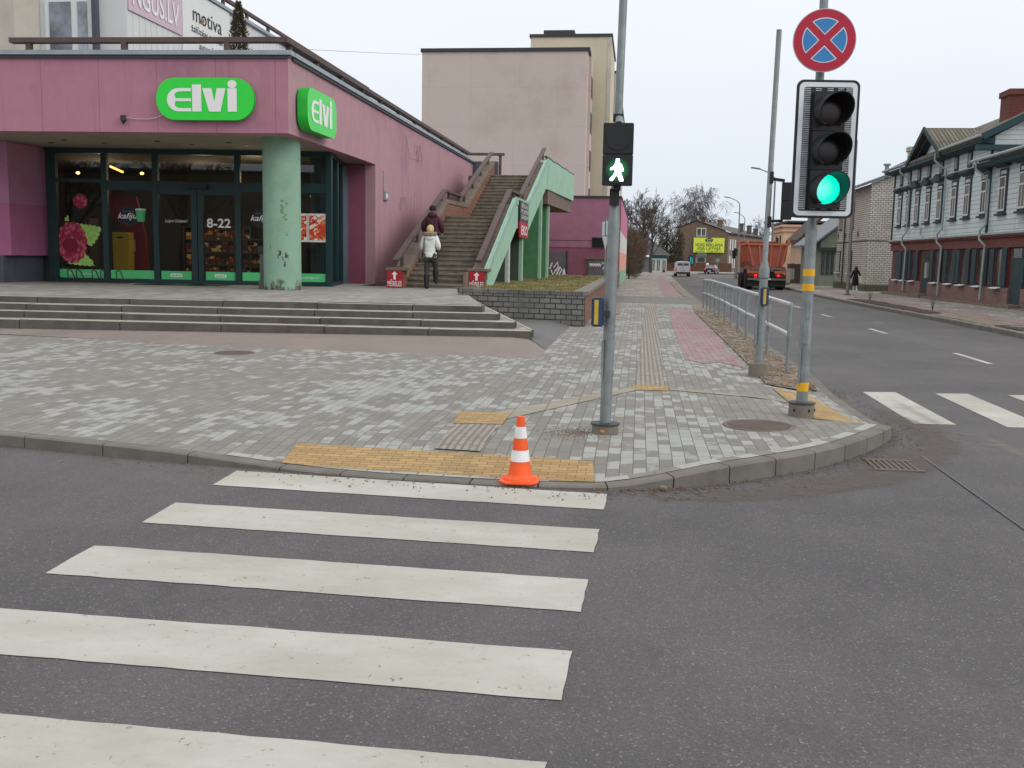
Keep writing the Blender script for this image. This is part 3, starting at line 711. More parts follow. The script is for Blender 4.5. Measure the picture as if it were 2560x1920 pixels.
# coffee stickers
navy = paint('navy_sticker', (26,28,40), .6, .05, 3)
for i, x in enumerate((-13.95, -10.3)):
    c_ = gp(gu(x), .014); mb = MB()
    mb.face([(c_.x+GD.x*.27*math.cos(t_*math.pi/16), c_.y+GD.y*.27*math.cos(t_*math.pi/16), 2.56+.27*math.sin(t_*math.pi/16)) for t_ in range(32)])
    k_ = mb.build('coffee_sticker', navy); tag(k_, ('round navy coffee sticker on the pane left of the sliding door', 'round navy coffee sticker half hidden behind the green column')[i], 'sticker', 'coffee stickers on the shop glass')
    text('kafiju!', gpt(x-.02, 2.5, .018), gax, .22, wtext, k_, shear=.35, width=.62, bold=.008)
    text('Izbaudi lielisku', gpt(x, 2.68, .018), gax, .06, paint('grey_lettering', (120,124,130), .6), k_, width=.34)
c_ = gp(gu(-13.62), .03); mb = MB(); mb.tube([(c_.x,c_.y,2.42),(c_.x,c_.y,2.72)], [.1,.13], 12)
cup = mb.build('paper_cup_cutout', gstrip); tag(cup, 'green paper cup picture with white lid beside the round coffee sticker', 'cup picture')
MB().tube([(c_.x,c_.y,2.72),(c_.x,c_.y,2.77)], [.145,.13], 12).build('lid', white, cup)
# raspberry pictures
def rasp_mat():
    m_, N, bs = nm('raspberry'); v = nn(N, 'ShaderNodeTexVoronoi', {'Scale': 9}); N.links.new(pos(N), v.inputs['Vector'])
    r_ = nn(N, 'ShaderNodeMapRange', {1: .0, 2: .6}); N.links.new(v.outputs['Distance'], r_.inputs[0])
    N.links.new(mixc(N, r_.outputs[0], lin((222,110,134)), lin((150,30,58))), bs.inputs['Base Color']); bs.inputs['Roughness'].default_value = .6; return m_
leafm = paint('raspberry_leaf', (160,206,104), .6, .3, 14)
rasp = rasp_mat()
ra = thing('raspberry_picture', 'large raspberry with two green leaves stuck on the leftmost shop window', 'sticker', gpt(-15.6,1.6))
def disc(name, x, z, rx, rz, mt_, par, off, lobes=0, x_min=None):
    mb = MB(); pts = []
    for k in range(48):
        t = 2*math.pi*k/48; q = 1+(.04*math.sin(lobes*t) if lobes else 0)
        xx = x+rx*q*math.cos(t)
        if x_min is not None: xx = max(xx, x_min)
        pts.append(gpt(xx, z+rz*q*math.sin(t), off))
    mb.face(pts); return mb.build(name, mt_, par)
disc('berry', -15.55, 1.82, .42, .56, rasp, ra, .018, 14, -15.91)
disc('berry_hollow', -15.6, 1.74, .22, .2, paint('berry_hollow', (128,22,44), .7), ra, .021)
def leaf(pts, off):
    mb = MB(); out_ = []
    for i in range(len(pts)):
        a, b_ = pts[i], pts[(i+1) % len(pts)]; n = max(1, int(math.dist(a, b_)/.06))
        for k in range(n):
            t = k/n; s_ = .018*(1 if k % 2 else -1); dx, dz = b_[0]-a[0], b_[1]-a[1]; l_ = math.hypot(dx, dz)
            out_.append(gpt(a[0]+dx*t-dz/l_*s_, a[1]+dz*t+dx/l_*s_, off))
    mb.face(out_); return mb.build('leaf', leafm, ra)
leaf([(-15.45,2.35),(-14.85,2.28),(-14.72,2.22),(-14.82,1.98),(-15.0,1.72),(-15.15,1.8),(-15.25,2.1)], .016)
leaf([(-15.75,1.25),(-15.35,1.2),(-14.95,1.18),(-15.02,1.35),(-15.3,1.62),(-15.5,1.4)], .0165)
leaf([(-15.75,2.42),(-15.65,2.58),(-15.6,2.4)], .0165)
sr = disc('small_raspberry_picture', -15.28, 2.95, .2, .2, rasp, None, .018, 9)
tag(sr, 'small raspberry stuck high on the leftmost shop window', 'sticker')
# posters on the right pane
def leaflet_mat():
    m_, N, bs = nm('leaflet_print'); v = nn(N, 'ShaderNodeTexVoronoi', {'Scale': 11}, distance='CHEBYCHEV'); N.links.new(pos(N, (1,1,1.3)), v.inputs['Vector'])
    s_ = nn(N, 'ShaderNodeSeparateColor'); N.links.new(v.outputs['Color'], s_.inputs[0])
    r_ = nn(N, 'ShaderNodeValToRGB'); r_.color_ramp.interpolation = 'CONSTANT'; e_ = r_.color_ramp.elements
    e_[0].color = lin((204,60,40))+(1,); e_[1].position = .8; e_[1].color = lin((238,226,206))+(1,)
    for p_, c_ in ((.3,(214,92,48)),(.52,(226,150,90)),(.64,(150,44,30)),(.74,(206,70,40))): q = r_.color_ramp.elements.new(p_); q.color = lin(c_)+(1,)
    N.links.new(s_.outputs[0], r_.inputs[0]); N.links.new(r_.outputs[0], bs.inputs['Base Color']); return m_
red_p = leaflet_mat()
for i, (x, w0, lbl) in enumerate(((-8.72,.56,'white framed poster of red offer leaflets on the pane right of the column'),(-9.28,.42,'white framed leaflet poster mostly hidden behind the green column'))):
    c_ = gp(gu(x), .02); t = thing('poster', lbl, 'poster', (c_.x,c_.y,1.95), group='offer posters on the glass')
    mb = MB(); gbox(mb, gu(x)-w0/2-.05, gu(x)+w0/2+.05, 1.95, 2.72, .02, .035); mb.build('backing', white, t)
    mb = MB(); gbox(mb, gu(x)-w0/2, gu(x)+w0/2, 2.0, 2.67, .036, .04); mb.build('print', red_p, t)
    text('Akcijas', gpt(x, 2.55, .043), gax, .12, wtext, t, width=w0*.8, shear=.2)
# ---- inside the shop
inw = paint('shop_inner_wall', (70,72,64), .9, .2, .8); inf = paint('shop_floor', (96,92,88), .4, .2, 1)
m = MB().box(-22,-9.2,33.6,33.8,.7,4.4); m.box(-22.2,-22,26.4,33.8,.7,4.4); m.box(-22,-16.25,26.3,26.5,.7,4.4); m.build('inner_wall', inw, shop)
m = MB().prism([(-22,26.5),(-16.2,26.2),(-8.6,27),(-9.2,30.3),(-9.2,33.8),(-22,33.8)], 'z', .6, .735); m.build('shop_floor', inf, shop)
m = MB().prism([(-22,26.5),(-16.2,26.2),(-8.6,27),(-9.2,30.3),(-9.2,33.8),(-22,33.8)], 'z', 4.3, 4.36); m.build('shop_ceiling', paint('shop_ceiling', (74,72,68), .9), shop)
MB().box(-9.25,-8.95,27.6,33.7,.7,4.3).build('inner_wall', paint('inner_blue_wall', (86,98,106), .9), shop)
warm = glow('warm_lamp', (255,196,110), 7); warm2 = glow('warm_tube', (255,180,92), 4)
for i, (x, y, z, ln) in enumerate(((-16.89,28.8,3.92,0),(-15.65,28.8,4.03,1),(-14.85,28.8,3.92,0),(-16.08,28.8,3.78,2),(-9.6,28.8,3.3,0))):
    mb = MB()
    if ln == 1: mb.bar((x-.2,y,z+.09),(x+.22,y-.05,z-.08),.06,.05)
    else: mb.ball((x,y,z), .03 if ln else .055, None, .04)
    o = mb.build('ceiling_lamp', warm2 if ln else warm)
    tag(o, ('round warm lamp glowing inside behind the leftmost upper pane','slanting warm tube lamp inside behind the second upper pane','round warm lamp right of the slanting tube lamp inside','small warm lamp low at the edge of the leftmost upper pane','small bright lamp inside behind the green column')[i], 'lamp', 'lamps inside the shop')
yel = paint('yellow_locker', (222,186,20), .5, .08, 2)
t = thing('parcel_locker', 'tall yellow locker standing inside behind the second shop window', 'locker', (-14.9,27.6,.74))
mb = MB().box(-15.14,-14.64,27.5,27.8,.95,2.15); mb.build('cabinet', yel, t, bevel=.01)
MB().box(-15.0,-14.8,27.47,27.5,1.98,2.02).build('slot', black, t); MB().box(-15.12,-14.66,27.48,27.5,1.04,1.07).build('seam', black, t); MB().box(-15.12,-14.66,27.55,27.75,.735,.95).build('base', yel, t)
reds = paint('red_poster', (150,22,26), .6, .3, 3)
t = thing('promotion_stand', 'dark red promotion stand with a white note beside the yellow locker', 'stand', (-14,28,.74))
MB().prism([(-15.3,.74),(-14.4,.74),(-14.5,2.1),(-14.75,3.2),(-15.8,3.35),(-15.5,2.6),(-15.2,2.3)], 'y', 28.2, 28.3).build('panel', reds, t)
MB().box(-15.02,-14.8,28.16,28.19,1.6,1.95).build('note', white, t)
def goods_mat():
    m_, N, bs = nm('goods'); v = nn(N, 'ShaderNodeTexVoronoi', {'Scale': 7}); N.links.new(pos(N, (1,1,1.4)), v.inputs['Vector'])
    s_ = nn(N, 'ShaderNodeSeparateColor'); N.links.new(v.outputs['Color'], s_.inputs[0])
    r_ = nn(N, 'ShaderNodeValToRGB'); r_.color_ramp.interpolation = 'CONSTANT'; e_ = r_.color_ramp.elements
    e_[0].color = lin((80,50,40))+(1,); e_[1].position = .9; e_[1].color = lin((226,206,150))+(1,)
    for p_, c_ in ((.3,(120,52,30)),(.5,(40,60,44)),(.62,(190,92,28)),(.72,(70,58,70)),(.82,(200,140,40))): q = r_.color_ramp.elements.new(p_); q.color = lin(c_)+(1,)
    N.links.new(s_.outputs[0], r_.inputs[0]); N.links.new(r_.outputs[0], bs.inputs['Base Color']); bs.inputs['Roughness'].default_value = .5; return m_
goods = goods_mat(); shm = paint('shelf_metal', (80,78,74), .5)
for i, (x0, x1, y, zt) in enumerate(((-14.6,-12.4,31.0,2.45),(-11.9,-10.2,28.6,2.1),(-18.6,-17.0,29.5,2.6))):
    t = thing('goods_shelf', ('shelf of goods seen through the sliding door','shelf of orange goods seen through the pane left of the column','shelf of goods in the dark behind the leftmost window')[i], 'shelf', (x0,y,.74), group='shelves inside the shop')
    mb = MB()
    z = .8
    while z < zt: mb.box(x0,x1,y-.02,y+.5,z,z+.04); z += .4
    mb.box(x0-.04,x0,y-.02,y+.5,.74,zt); mb.box(x1,x1+.04,y-.02,y+.5,.74,zt); mb.build('rack', shm, t)
    mb = MB(); z = .84
    while z < zt-.2:
        x = x0+.04
        while x < x1-.12:
            w_ = rnd.uniform(.1,.2); mb.box(x, min(x+w_,x1-.01), y+rnd.uniform(0,.05), y+.45, z+.001, z+rnd.uniform(.18,.32)); x += w_+.02
        z += .4
    tag(mb.build('goods', goods, t), kind='stuff')
for i, (x, y, lbl) in enumerate(((-13.2,29.4,0),(-11.0,27.9,0),(-16.2,29.0,0))):
    l_ = bpy.data.objects.new('shop_light', bpy.data.lights.new('shop_light', 'POINT')); COL.objects.link(l_)
    l_.location = (x, y, 3.7); l_.data.energy = 34; l_.data.color = (1,.74,.46); l_.data.shadow_soft_size = .3  # unseen points without fixtures, added to brighten the shelves inside
# ---- signs on the fascia
sgreen = paint('sign_green', (46,218,66), .35, .03, 2); sgreen2 = paint('sign_green_edge', (30,186,52), .4, .03, 2)
def logo(par, O, ax, w_, mt_):
    """the shop word: a rounded e with a bar, l, v, i with a dot"""
    X, Z, Nn = [Vector(a) for a in ax]; O = Vector(O)
    def P(x, z): return tuple(O+X*(x*w_)+Z*(z*w_)+Nn*.006)
    mb = MB(); mb.v = []
    # e: half-round C, flat on its right side
    outr = [(-.18+.0, .145),(-.30,.145)]+[(-.345-.155*math.sin(t_*math.pi/10), .145-.145*(1-math.cos(t_*math.pi/10))) for t_ in range(0, 11)]+[(-.30,-.145),(-.18,-.145)]
    inn = [(-.18,-.105),(-.27,-.105)]+[(-.31-.085*math.sin(t_*math.pi/8), -.105+.04*(1-math.cos(t_*math.pi/8))*1.0) for t_ in range(0,5)]+[(-.385,-.018),(-.18,-.018),(-.18,.018),(-.385,.018)]+[(-.31-.085*math.cos(t_*math.pi/8), .065+.04*math.sin(t_*math.pi/8)) for t_ in range(0,5)]+[(-.27,.105),(-.18,.105)]
    mb.face([P(x, z) for x, z in outr+inn])
    mb.face([P(x, z) for x, z in ((-.165,-.145),(-.045,-.145),(-.045,.19),(-.165,.19))])
    mb.face([P(x, z) for x, z in ((-.03,.145),(.09,.145),(.125,-.02),(.16,.145),(.275,.145),(.205,-.145),(.055,-.145))])
    mb.face([P(x, z) for x, z in ((.30,-.145),(.42,-.145),(.42,.145),(.30,.145))])
    mb.face([P(.36+.06*math.cos(t_*math.pi/12), .195+.05*math.sin(t_*math.pi/12)) for t_ in range(24)])
    return mb.build('lettering', mt_, par, recalc=False)
def pill(w_, h_, r_):
    pts = []
    for cx, cz, a0 in ((w_/2-r_, h_/2-r_, 0),(-w_/2+r_, h_/2-r_, 90),(-w_/2+r_, -h_/2+r_, 180),(w_/2-r_, -h_/2+r_, 270)):
        for k in range(11): a = math.radians(a0+9*k); pts.append((cx+r_*math.cos(a), cz+r_*math.sin(a)))
    return pts
def lightbox(name, lbl, O, ax, w_, h_, dep, r_):
    X, Z, Nn = [Vector(a) for a in ax]; t = thing(name, lbl, 'sign', O, group='green shop signs')
    pts = pill(w_, h_, r_); mb = MB(); n = len(pts); O = Vector(O)
    f0 = [tuple(O+X*x+Z*z+Nn*.05) for x, z in pts]; f1 = [tuple(O+X*x+Z*z+Nn*dep) for x, z in pts]
    mb._add(f0+f1, [tuple(range(n)), tuple(range(2*n-1, n-1, -1))]+[(i, n+i, n+(i+1) % n, (i+1) % n) for i in range(n)])
    bx = mb.build('sign_box', [sgreen, sgreen2], t)
    for p in bx.data.polygons:
        if len(p.vertices) < 10: p.material_index = 1
    logo(t, O+Nn*(dep+.002)+Z*-.02, ax, w_*.78, wtext)
    mb = MB(); mb.bar(tuple(O+X*-.5+Nn*.002), tuple(O+X*.5+Nn*.002), .1, .3); mb.build('bracket', dark, t)
    return t
fax = (tuple(FD)+(0,), (0,0,1), tuple(FN)+(0,))
fc = FB-FD*1.90
lightbox('shop_sign', 'wide green pill sign with white shop name on the front fascia', (fc.x,fc.y,5.10), fax, 2.3, .94, .17, .44)
lightbox('shop_sign', 'green sign with white shop name on the side fascia right of the corner', (-8.1,24.25,5.02), '+x' and ORI['+x'], 2.25, .98, .3, .34)
# camera, cable
t = thing('security_camera', 'small grey camera under the left end of the front sign cable', 'camera', (FA.x+3.0,FA.y,4.63))
cx, cy = -12.0, 22.51
MB().box(cx-.05,cx+.05,cy-.1,cy,4.62,4.74).build('housing', dark, t); MB().tube([(cx,cy-.06,4.62),(cx,cy-.06,4.54)], [.05,.01], 8).build('spike', black, t)
cb_ = MB().tube([(-11.95,22.47,4.69),(-11.7,22.49,4.665),(-11.4,22.50,4.66),(-11.2,22.51,4.70),(-11.05,22.52,4.76)], .009, 6).build('sign_cable', paint('pale_cable', (200,180,182), .7)); tag(cb_, 'thin pale cable hanging on the pink fascia between camera and sign', 'cable')
# small plate and marks on the side wall
t = thing('electric_box', 'small grey box and strip on the pink side wall near its front corner', 'box', (-8.1,31.4,3.4))
MB().box(-8.099,-8.03,31.25,31.65,3.35,3.62).build('box', flash, t, bevel=.01); MB().box(-8.099,-8.07,31.2,31.27,3.62,4.25).build('strip', flash, t)
MB().face([(-8.03+.005,31.32,3.42),(-8.025,31.58,3.42),(-8.025,31.58,3.56),(-8.025,31.32,3.56)]).build('label', white, t, recalc=False)
def scrib(name, lbl, col_, pts_list, X, r_=.025):
    mb = MB()
    for pts in pts_list: mb.tube([(X, y, z) for y, z in pts], r_, 5)
    for i, v in enumerate(mb.v): mb.v[i] = (X+(v[0]-X)*.15, v[1], v[2])
    o = mb.build(name, paint(name+'_paint', col_, .9, .1, 5)); return tag(o, lbl, 'graffiti')
gr_ = random.Random(5)
scrib('graffiti', 'faint grey graffiti scrawl high on the pink side wall', (146,116,130), [[(35.6+.055*k+gr_.uniform(-.12,.12), 5.25+gr_.uniform(-.42,.4)) for k in range(26)]+[(34.9,5.0),(34.35,5.7),(34.33,4.4)]], -8.095, .014)
scrib('graffiti', 'small worn grey scribble low on the pink side wall', (152,130,144), [[(33.3+.06*k+gr_.uniform(-.1,.1), 3.4+gr_.uniform(-.25,.25)) for k in range(22)]+[(35.7,3.9),(35.6,3.05)]], -8.095, .014)
# ---- bike rack, litter bin, door mat
galv = paint('galvanised', (142,150,152), .5, .12, 5, (110,116,118), 2.5, metal=.6, vert=True)
t = thing('bike_rack', 'low steel bicycle rack of hoops before the leftmost shop window', 'bike rack', (-15.2,25.6,.74))
mb = MB()
for x in (-15.9,-15.35,-15.1,-14.65,-14.4,-13.95): mb.tube([(x-.12,25.72,.74),(x-.06,25.6,1.05),(x,25.55,1.1),(x+.06,25.6,1.05),(x+.12,25.72,.74)], .016, 6)
mb.build('hoops', dark, t); MB().box(-16.1,-13.7,25.69,25.73,.741,.77).build('base_bar', dark, t)
t = thing('litter_bin', 'grey litter bin standing against the left of the green column', 'bin', (-9.15,24.0,.73))
binm = paint('bin_grey', (92,92,94), .7, .15, 5)
MB().prism([(-9.42,.73),(-9.14,.73),(-9.16,.98),(-9.4,.98)], 'y', 24.05, 24.35).build('base', binm, t)
MB().box(-9.39,-9.17,24.08,24.32,.98,1.62).build('body', binm, t, bevel=.015); MB().box(-9.42,-9.14,24.05,24.35,1.62,1.8).build('lid', dark, t, bevel=.02)
tag(MB().prism([(-13.2,25.0),(-11.0,25.2),(-11.05,26.2),(-13.1,26.1)], 'z', .742, .756).build('door_mat', black), 'dark door mat lying before the sliding shop door', 'mat')
# ================================================================ plaza and steps
st = [(-1.87,17.83,.335),(-2.25,18.35,.45),(-2.63,18.85,.565),(-3.03,19.4,.68)]
plat = []
sj = MB(); sp_t = MB()
for i, (x, y, z) in enumerate(st):
    yl = y-.065*28; yb = 23.6; xr = x-(yb-y)*.25
    z0 = .1 if i == 0 else st[i-1][2]-.02
    # riser slabs about two metres long with open joints
    xx = x; k = 0
    while xx > -30:
        ln = 1.9 if k else rnd.uniform(1.1,1.9); x2 = xx-ln+.012
        jy = rnd.uniform(-.008,.008); jz = rnd.uniform(-.006,.004)
        f = lambda q: y-.065*(x-q)
        sj.prism([(xx, f(xx)+jy),(x2, f(x2)+jy),(x2, f(x2)+.3),(xx-(.075 if k == 0 else 0), f(xx)+.3)], 'z', z0, z+jz)
        xx -= ln; k += 1
    bx = (-30, yl)
    zt = z-.006 if i < 3 else z-.004
    if i < 3:
        sp_t.prism([(x-.04, y+.27),(-29.9, yl+.27),(-29.9, yb-.02*i),(xr-.03, yb-.02*i)], 'z', .04+.002*i, zt)
        sj.prism([(x-.01,y+.31),(x-.09,y+.31),(xr-.08,yb),(xr,yb)], 'z', z0, z)
tread_c = paint('lit_tread', (172,166,154), .9, .14, 4, (128,122,110), 1.4, bmp=.3, bsc=70)
riser_c = paint('shaded_riser', (94,90,84), .9, .22, 2.5, (58,54,48), 1.3, bmp=.4, bsc=60, vert=False)
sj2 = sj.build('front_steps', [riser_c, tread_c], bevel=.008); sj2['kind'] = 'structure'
for p in sj2.data.polygons: p.material_index = 1 if p.normal.z > .7 else 0  # light and shade painted in: upward faces paler, risers darker
o = sp_t.build('step_treads', plaza_pav); o['kind'] = 'structure'
sheet('plaza', [(-3.1,19.7),(-4.05,23.6),(-4.2,28.2),(-8.1,28.5),(-8.1,30.4),(-30,30.4),(-30,17.95)], lambda x, y: pz_(x, y), plaza_pav, .8)
tag(MB().prism([(-3.03,19.71),(-3.12,19.71),(-4.08,23.6),(-3.99,23.6)], 'z', .5, .684).build('plaza_edging', step_conc), kind='structure')
# ================================================================ planter walls with grass
gbrick = brick('grey_brick', (122,122,118), (146,146,140), (66,62,58), .25, .122, 'xz', .9, .012, (104,102,98), var=.3, bst=1)
rbrick_y = brick('red_brick_y', (150,104,88), (132,84,70), (120,112,100), .26, .085, 'yz', .9, .01, (110,98,88), var=.3, bst=1)
pt = thing('planter', 'raised planter of dark grey bricks with lawn on top, right of the plaza steps', 'planter', (-1.3,22.6,.12))
m = MB().prism([(-4.25,23.42),(-1.22,22.6),(-1.22,22.86),(-4.25,23.68)], 'z', .05, .80); m.build('front_wall', gbrick, pt)
m = MB().prism([(-1.46,22.87),(-1.2,22.80),(-1.2,61.8),(-1.46,61.8)], 'z', -.3, .80); m.build('street_wall', rbrick_y, pt)
m = MB(); n = 44
for k in range(n):
    a = Vector((-4.27,23.41)); b_ = Vector((-1.2,22.58)); p, q = a+(b_-a)*k/n, a+(b_-a)*(k+.9)/n; d = Vector((.04,.3))
    m.prism([(p.x,p.y),(q.x,q.y),(q.x+d.x,q.y+d.y),(p.x+d.x,p.y+d.y)], 'z', .805, .90+rnd.uniform(-.006,.004))
m.build('coping', brick('coping_brick', (112,110,104), (140,138,130), (80,76,70), .25, .2, 'xy', .9, .004, var=.3), pt)
m = MB(); y = 22.95
while y < 61.5:
    m.box(-1.5,-1.16,y,y+.98,.805,.89+rnd.uniform(-.004,.004)); y += 1
m.build('coping', step_conc, pt)
def hg(x, y): return .86-.25*(y-23)/38+.03*math.sin(x*3)*math.sin(y*1.3)
g0 = sheet('lawn', [(-4.2,23.7),(-1.48,23.0),(-1.48,61.8),(-8.0,61.8),(-8.0,30),(-4.3,29.5)], hg, grassm, .5, 1.2, kind='structure')
# grass blades and litter
gm = paint('grass_blades', (124,118,68), .9, .35, 3, (146,126,88), 1.2)
mb = MB()
for k in range(14000):
    y = 23.4+34*rnd.random()**1.7; x = rnd.uniform(-7.8 if y > 31 else -4.1, -1.55); z = hg(x, y)-.01; a = rnd.uniform(0, 6.3); h = rnd.uniform(.02,.055); w_ = .012+.0006*(y-23)
    mb.face([(x-w_*math.cos(a),y-w_*math.sin(a),z),(x+w_*math.cos(a),y+w_*math.sin(a),z),(x+rnd.uniform(-.04,.04),y+rnd.uniform(-.04,.04),z+h)])
tag(mb.build('grass', gm, weld=False, recalc=False), kind='stuff')
# ================================================================ outdoor staircase
stairc = paint('stair_concrete', (124,116,102), .93, .3, 5, (76,68,56), 1.6, bmp=.6, bsc=25)
obr = brick('orange_brick_y', (176,108,80), (150,88,66), (120,100,86), .26, .085, 'yz', .9, .012, (118,94,78), var=.35, bst=1)
obrx = brick('orange_brick_x', (176,108,80), (150,88,66), (120,100,86), .26, .085, 'xz', .9, .012, (118,94,78), var=.35, bst=1)
pconc = paint('parapet_concrete', (122,108,96), .92, .18, 3, (96,84,74), 1.4, bmp=.4, bsc=30)
mint = paint('mint_paint', (158,196,172), .82, .06, 2, (132,170,146), .9, bmp=.15)
mintd = paint('mint_capping', (150,184,170), .7, .08, 2, (126,152,140), 1.5)
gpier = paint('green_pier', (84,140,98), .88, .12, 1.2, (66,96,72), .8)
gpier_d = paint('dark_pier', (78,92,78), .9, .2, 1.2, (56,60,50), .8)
sc_ = thing('outdoor_staircase', 'long concrete staircase climbing beside the pink wall to the roof terrace', 'staircase', (-5.6,27.6,.74))
xl, xr = -6.55, -4.85
m = MB(); y = 27.55; z = .72
rises = [(16, .141, .403), (14, .156, .42)]
def irr(mb, x0, x1, y0, y1, z0, z1):
    n = 7; pts = []
    for k in range(n+1):
        q = rnd.uniform(-.012,.012); pts.append((x0+(x1-x0)*k/n, q))
    for (a, qa), (b_, qb) in zip(pts, pts[1:]):
        mb.face([(a,y0+qa,z0),(b_,y0+qb,z0),(b_,y0+qb,z1-.012),(a,y0+qa,z1-.012)])
        mb.face([(a,y0+qa-.03,z1-.05),(b_,y0+qb-.03,z1-.05),(b_,y0+qb-.03,z1+qb*.4),(a,y0+qa-.03,z1+qa*.4)])
        mb.face([(a,y0+qa,z1-.05),(b_,y0+qb,z1-.05),(b_,y0+qb-.03,z1-.05),(a,y0+qa-.03,z1-.05)])
        mb.face([(a,y0+qa-.03,z1+qa*.4),(b_,y0+qb-.03,z1+qb*.4),(b_,y1,z1),(a,y1,z1)])
MB().box(-7.3,-3.9,27.0,27.3,.6,.80).build('bottom_step', stairc, sc_) if 0 else None
prof = [(27.55,.6)]
for fl, (n, rh, td) in enumerate(rises):
    for k in range(n):
        y2 = y+td if not (fl == 0 and k == n-1) else 38.25
        irr(m, xl, xr, y, y2+.04, z, z+rh); z += rh; y = y2
m.build('steps', stairc, sc_)
ztop = z
m = MB().prism([(27.6,.6),(28.2,.6),(34.3,2.6),(38.5,2.62),(44.6,4.75),(50,4.8),(50,ztop-.02),(44.4,ztop-.2),(38.3,2.9),(34,2.9),(27.6,.7)], 'x', -7.0, xr+.3); m.build('slab', pconc, sc_)
m = MB().box(-7.6,-4.46,y,51,ztop-.3,ztop-.01); m.build('top_landing', pconc, sc_)
zr = lambda Y: None
lp = [(27.5,1.0),(34.0,3.55),(37.9,3.6),(44.8,5.85)]
def para(x0, x1, pts, dn, mats, nm_):
    mb = MB(); mb.prism([(a,b_) for a, b_ in pts]+[(a,b_-dn) for a, b_ in reversed(pts)], 'x', x0, x1); return mb.build(nm_, mats, sc_)
para(-6.92, -6.555, [(a,b_-.14) for a, b_ in lp], 1.1, obr, 'brick_parapet')
# the short return across the landing, in brick facing the street
para(-6.96, -6.53, lp, .135, pconc, 'parapet_capping')
rp = [(28.6,1.0+.25),(34.65,3.63),(38.4,3.66),(46.0,6.1)]
para(-4.83, -4.42, [(a-.3,b_-.2) for a, b_ in rp], .85, pconc, 'concrete_parapet')
m = MB()
for q_ in ([(28.25,1.22),(34.65,3.66),(35.0,2.65),(29.3,.72),(28.3,.72)],[(34.65,3.66),(38.4,3.69),(38.6,2.64),(35.0,2.65)],[(38.4,3.69),(46.2,6.15),(45.5,4.71),(38.6,2.64)],[(46.2,6.15),(46.2,4.72),(45.5,4.71)]): m.prism(q_, 'x', -4.41, -4.3)
m.build('mint_stringer', mint, sc_)
m = MB()
pts = [(28.2,1.24),(34.6,3.69),(38.4,3.72),(46.2,6.18)]
for (a, b_), (c_, d) in zip(pts, pts[1:]): m.bar((-4.29,a,b_-.12),(-4.29,c_,d-.12),.03,.26)
m.build('mint_capping', mintd, sc_)
def hrail(x, pts, posts):
    mb = MB()
    for a, b_ in zip(pts, pts[1:]): mb.bar((x,)+a, (x,)+b_, .17, .085)
    mb.build('handrail', railm, sc_)
    for yy in posts:
        for (a, za), (b_, zb) in zip(pts, pts[1:]):
            if a <= yy <= b_: zz = za+(zb-za)*(yy-a)/(b_-a); MB().box(x-.04,x+.04,yy-.08,yy+.08,zz-.42,zz-.03).build('rail_post', railm, sc_)
hrail(-6.75, [(27.4,1.48),(34.4,3.87),(37.7,3.87),(45.2,6.25)], [28.2,30.2,32.2,33.9,35.2,37.2,38.3,40.2,42.2,44.2])
hrail(-4.65, [(28.9,1.5),(35.6,3.98),(38.9,4.02),(48.0,6.75)], [29.6,31.4,33.2,35.0,36.6,38.2,39.6,41.6,43.6,45.6,47.4])
MB().box(-4.86,-4.78,27.56,28.9,.6,1.2).build('cheek_wall', pconc, sc_)
# base blocks
redm = paint('red_panel', (176,26,44), .6, .08, 3)
for i, (x, y) in enumerate(((-6.66,27.1),(-4.52,28.0))):
    y0 = y; t = thing('arrow_sign_box', ('red box with white arrow and lettering at the left foot of the staircase','red box with white arrow and lettering at the right foot of the staircase')[i], 'sign', (x,y0,.74), group='red arrow signs at the foot of the stairs')
    MB().box(x-.27,x+.2,y0+.03,y0+.5,.74,1.22).build('block', obrx, t)
    MB().box(x-.3,x+.3,y0-.02,y0+.6,1.22,1.30).build('cap', pconc, t, bevel=.01)
    MB().box(x-.25,x+.18,y0,y0+.028,.74,1.215).build('panel', redm, t)
    mb = MB(); cx = x-.035; mb.face([(cx+a,y0-.004,.74+b_) for a, b_ in ((-.035,.23),(.035,.23),(.035,.37),(.09,.37),(0,.455),(-.09,.37),(-.035,.37))]); mb.build('arrow', wtext, t, recalc=False)
    text('MĒBELES', (cx,y0-.004,.79), '-y', .2, wtext, t, bold=.012, width=.4)
# info board on the stringer
t = thing('notice_board', 'hanging board, dark above and red below, on the mint side of the staircase', 'sign', (-4.2,36,2.6))
MB().box(-4.27,-4.22,35.3,37.9,3.35-.45,3.62).build('dark_board', black, t); MB().box(-4.27,-4.22,35.3,37.9,2.35,2.9-.005).build('red_board', redm, t)
for i_, s_ in enumerate(('SĒKLAS','PUĶES','DĀRZAM')): text(s_, (-4.215,36.6,3.4-.2*i_), '+x', .2, wtext, t, width=2.0)
text('EKO', (-4.215,36.6,2.45), '+x', .45, wtext, t, width=1.9, bold=.02)
# piers under the stairs
def pier(y, z1, mt_, edge, w_=.35):
    MB().box(-7.0,-4.45,y,y+w_,.5,z1).build('pier', mt_, sc_); MB().box(-4.45,-4.33,y-.01,y+w_,.5,z1).build('pier_edge', edge, sc_)
pale = paint('pale_edge', (196,204,198), .8, .08, 3); pale2 = paint('pale_green_edge', (160,196,170), .8, .08, 3)
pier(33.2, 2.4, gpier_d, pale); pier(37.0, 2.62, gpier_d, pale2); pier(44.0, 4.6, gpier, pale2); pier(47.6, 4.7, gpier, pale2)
MB().box(-6.98,-6.75,33.5,50,.5,2.3).build('under_wall', gpier_d, sc_)
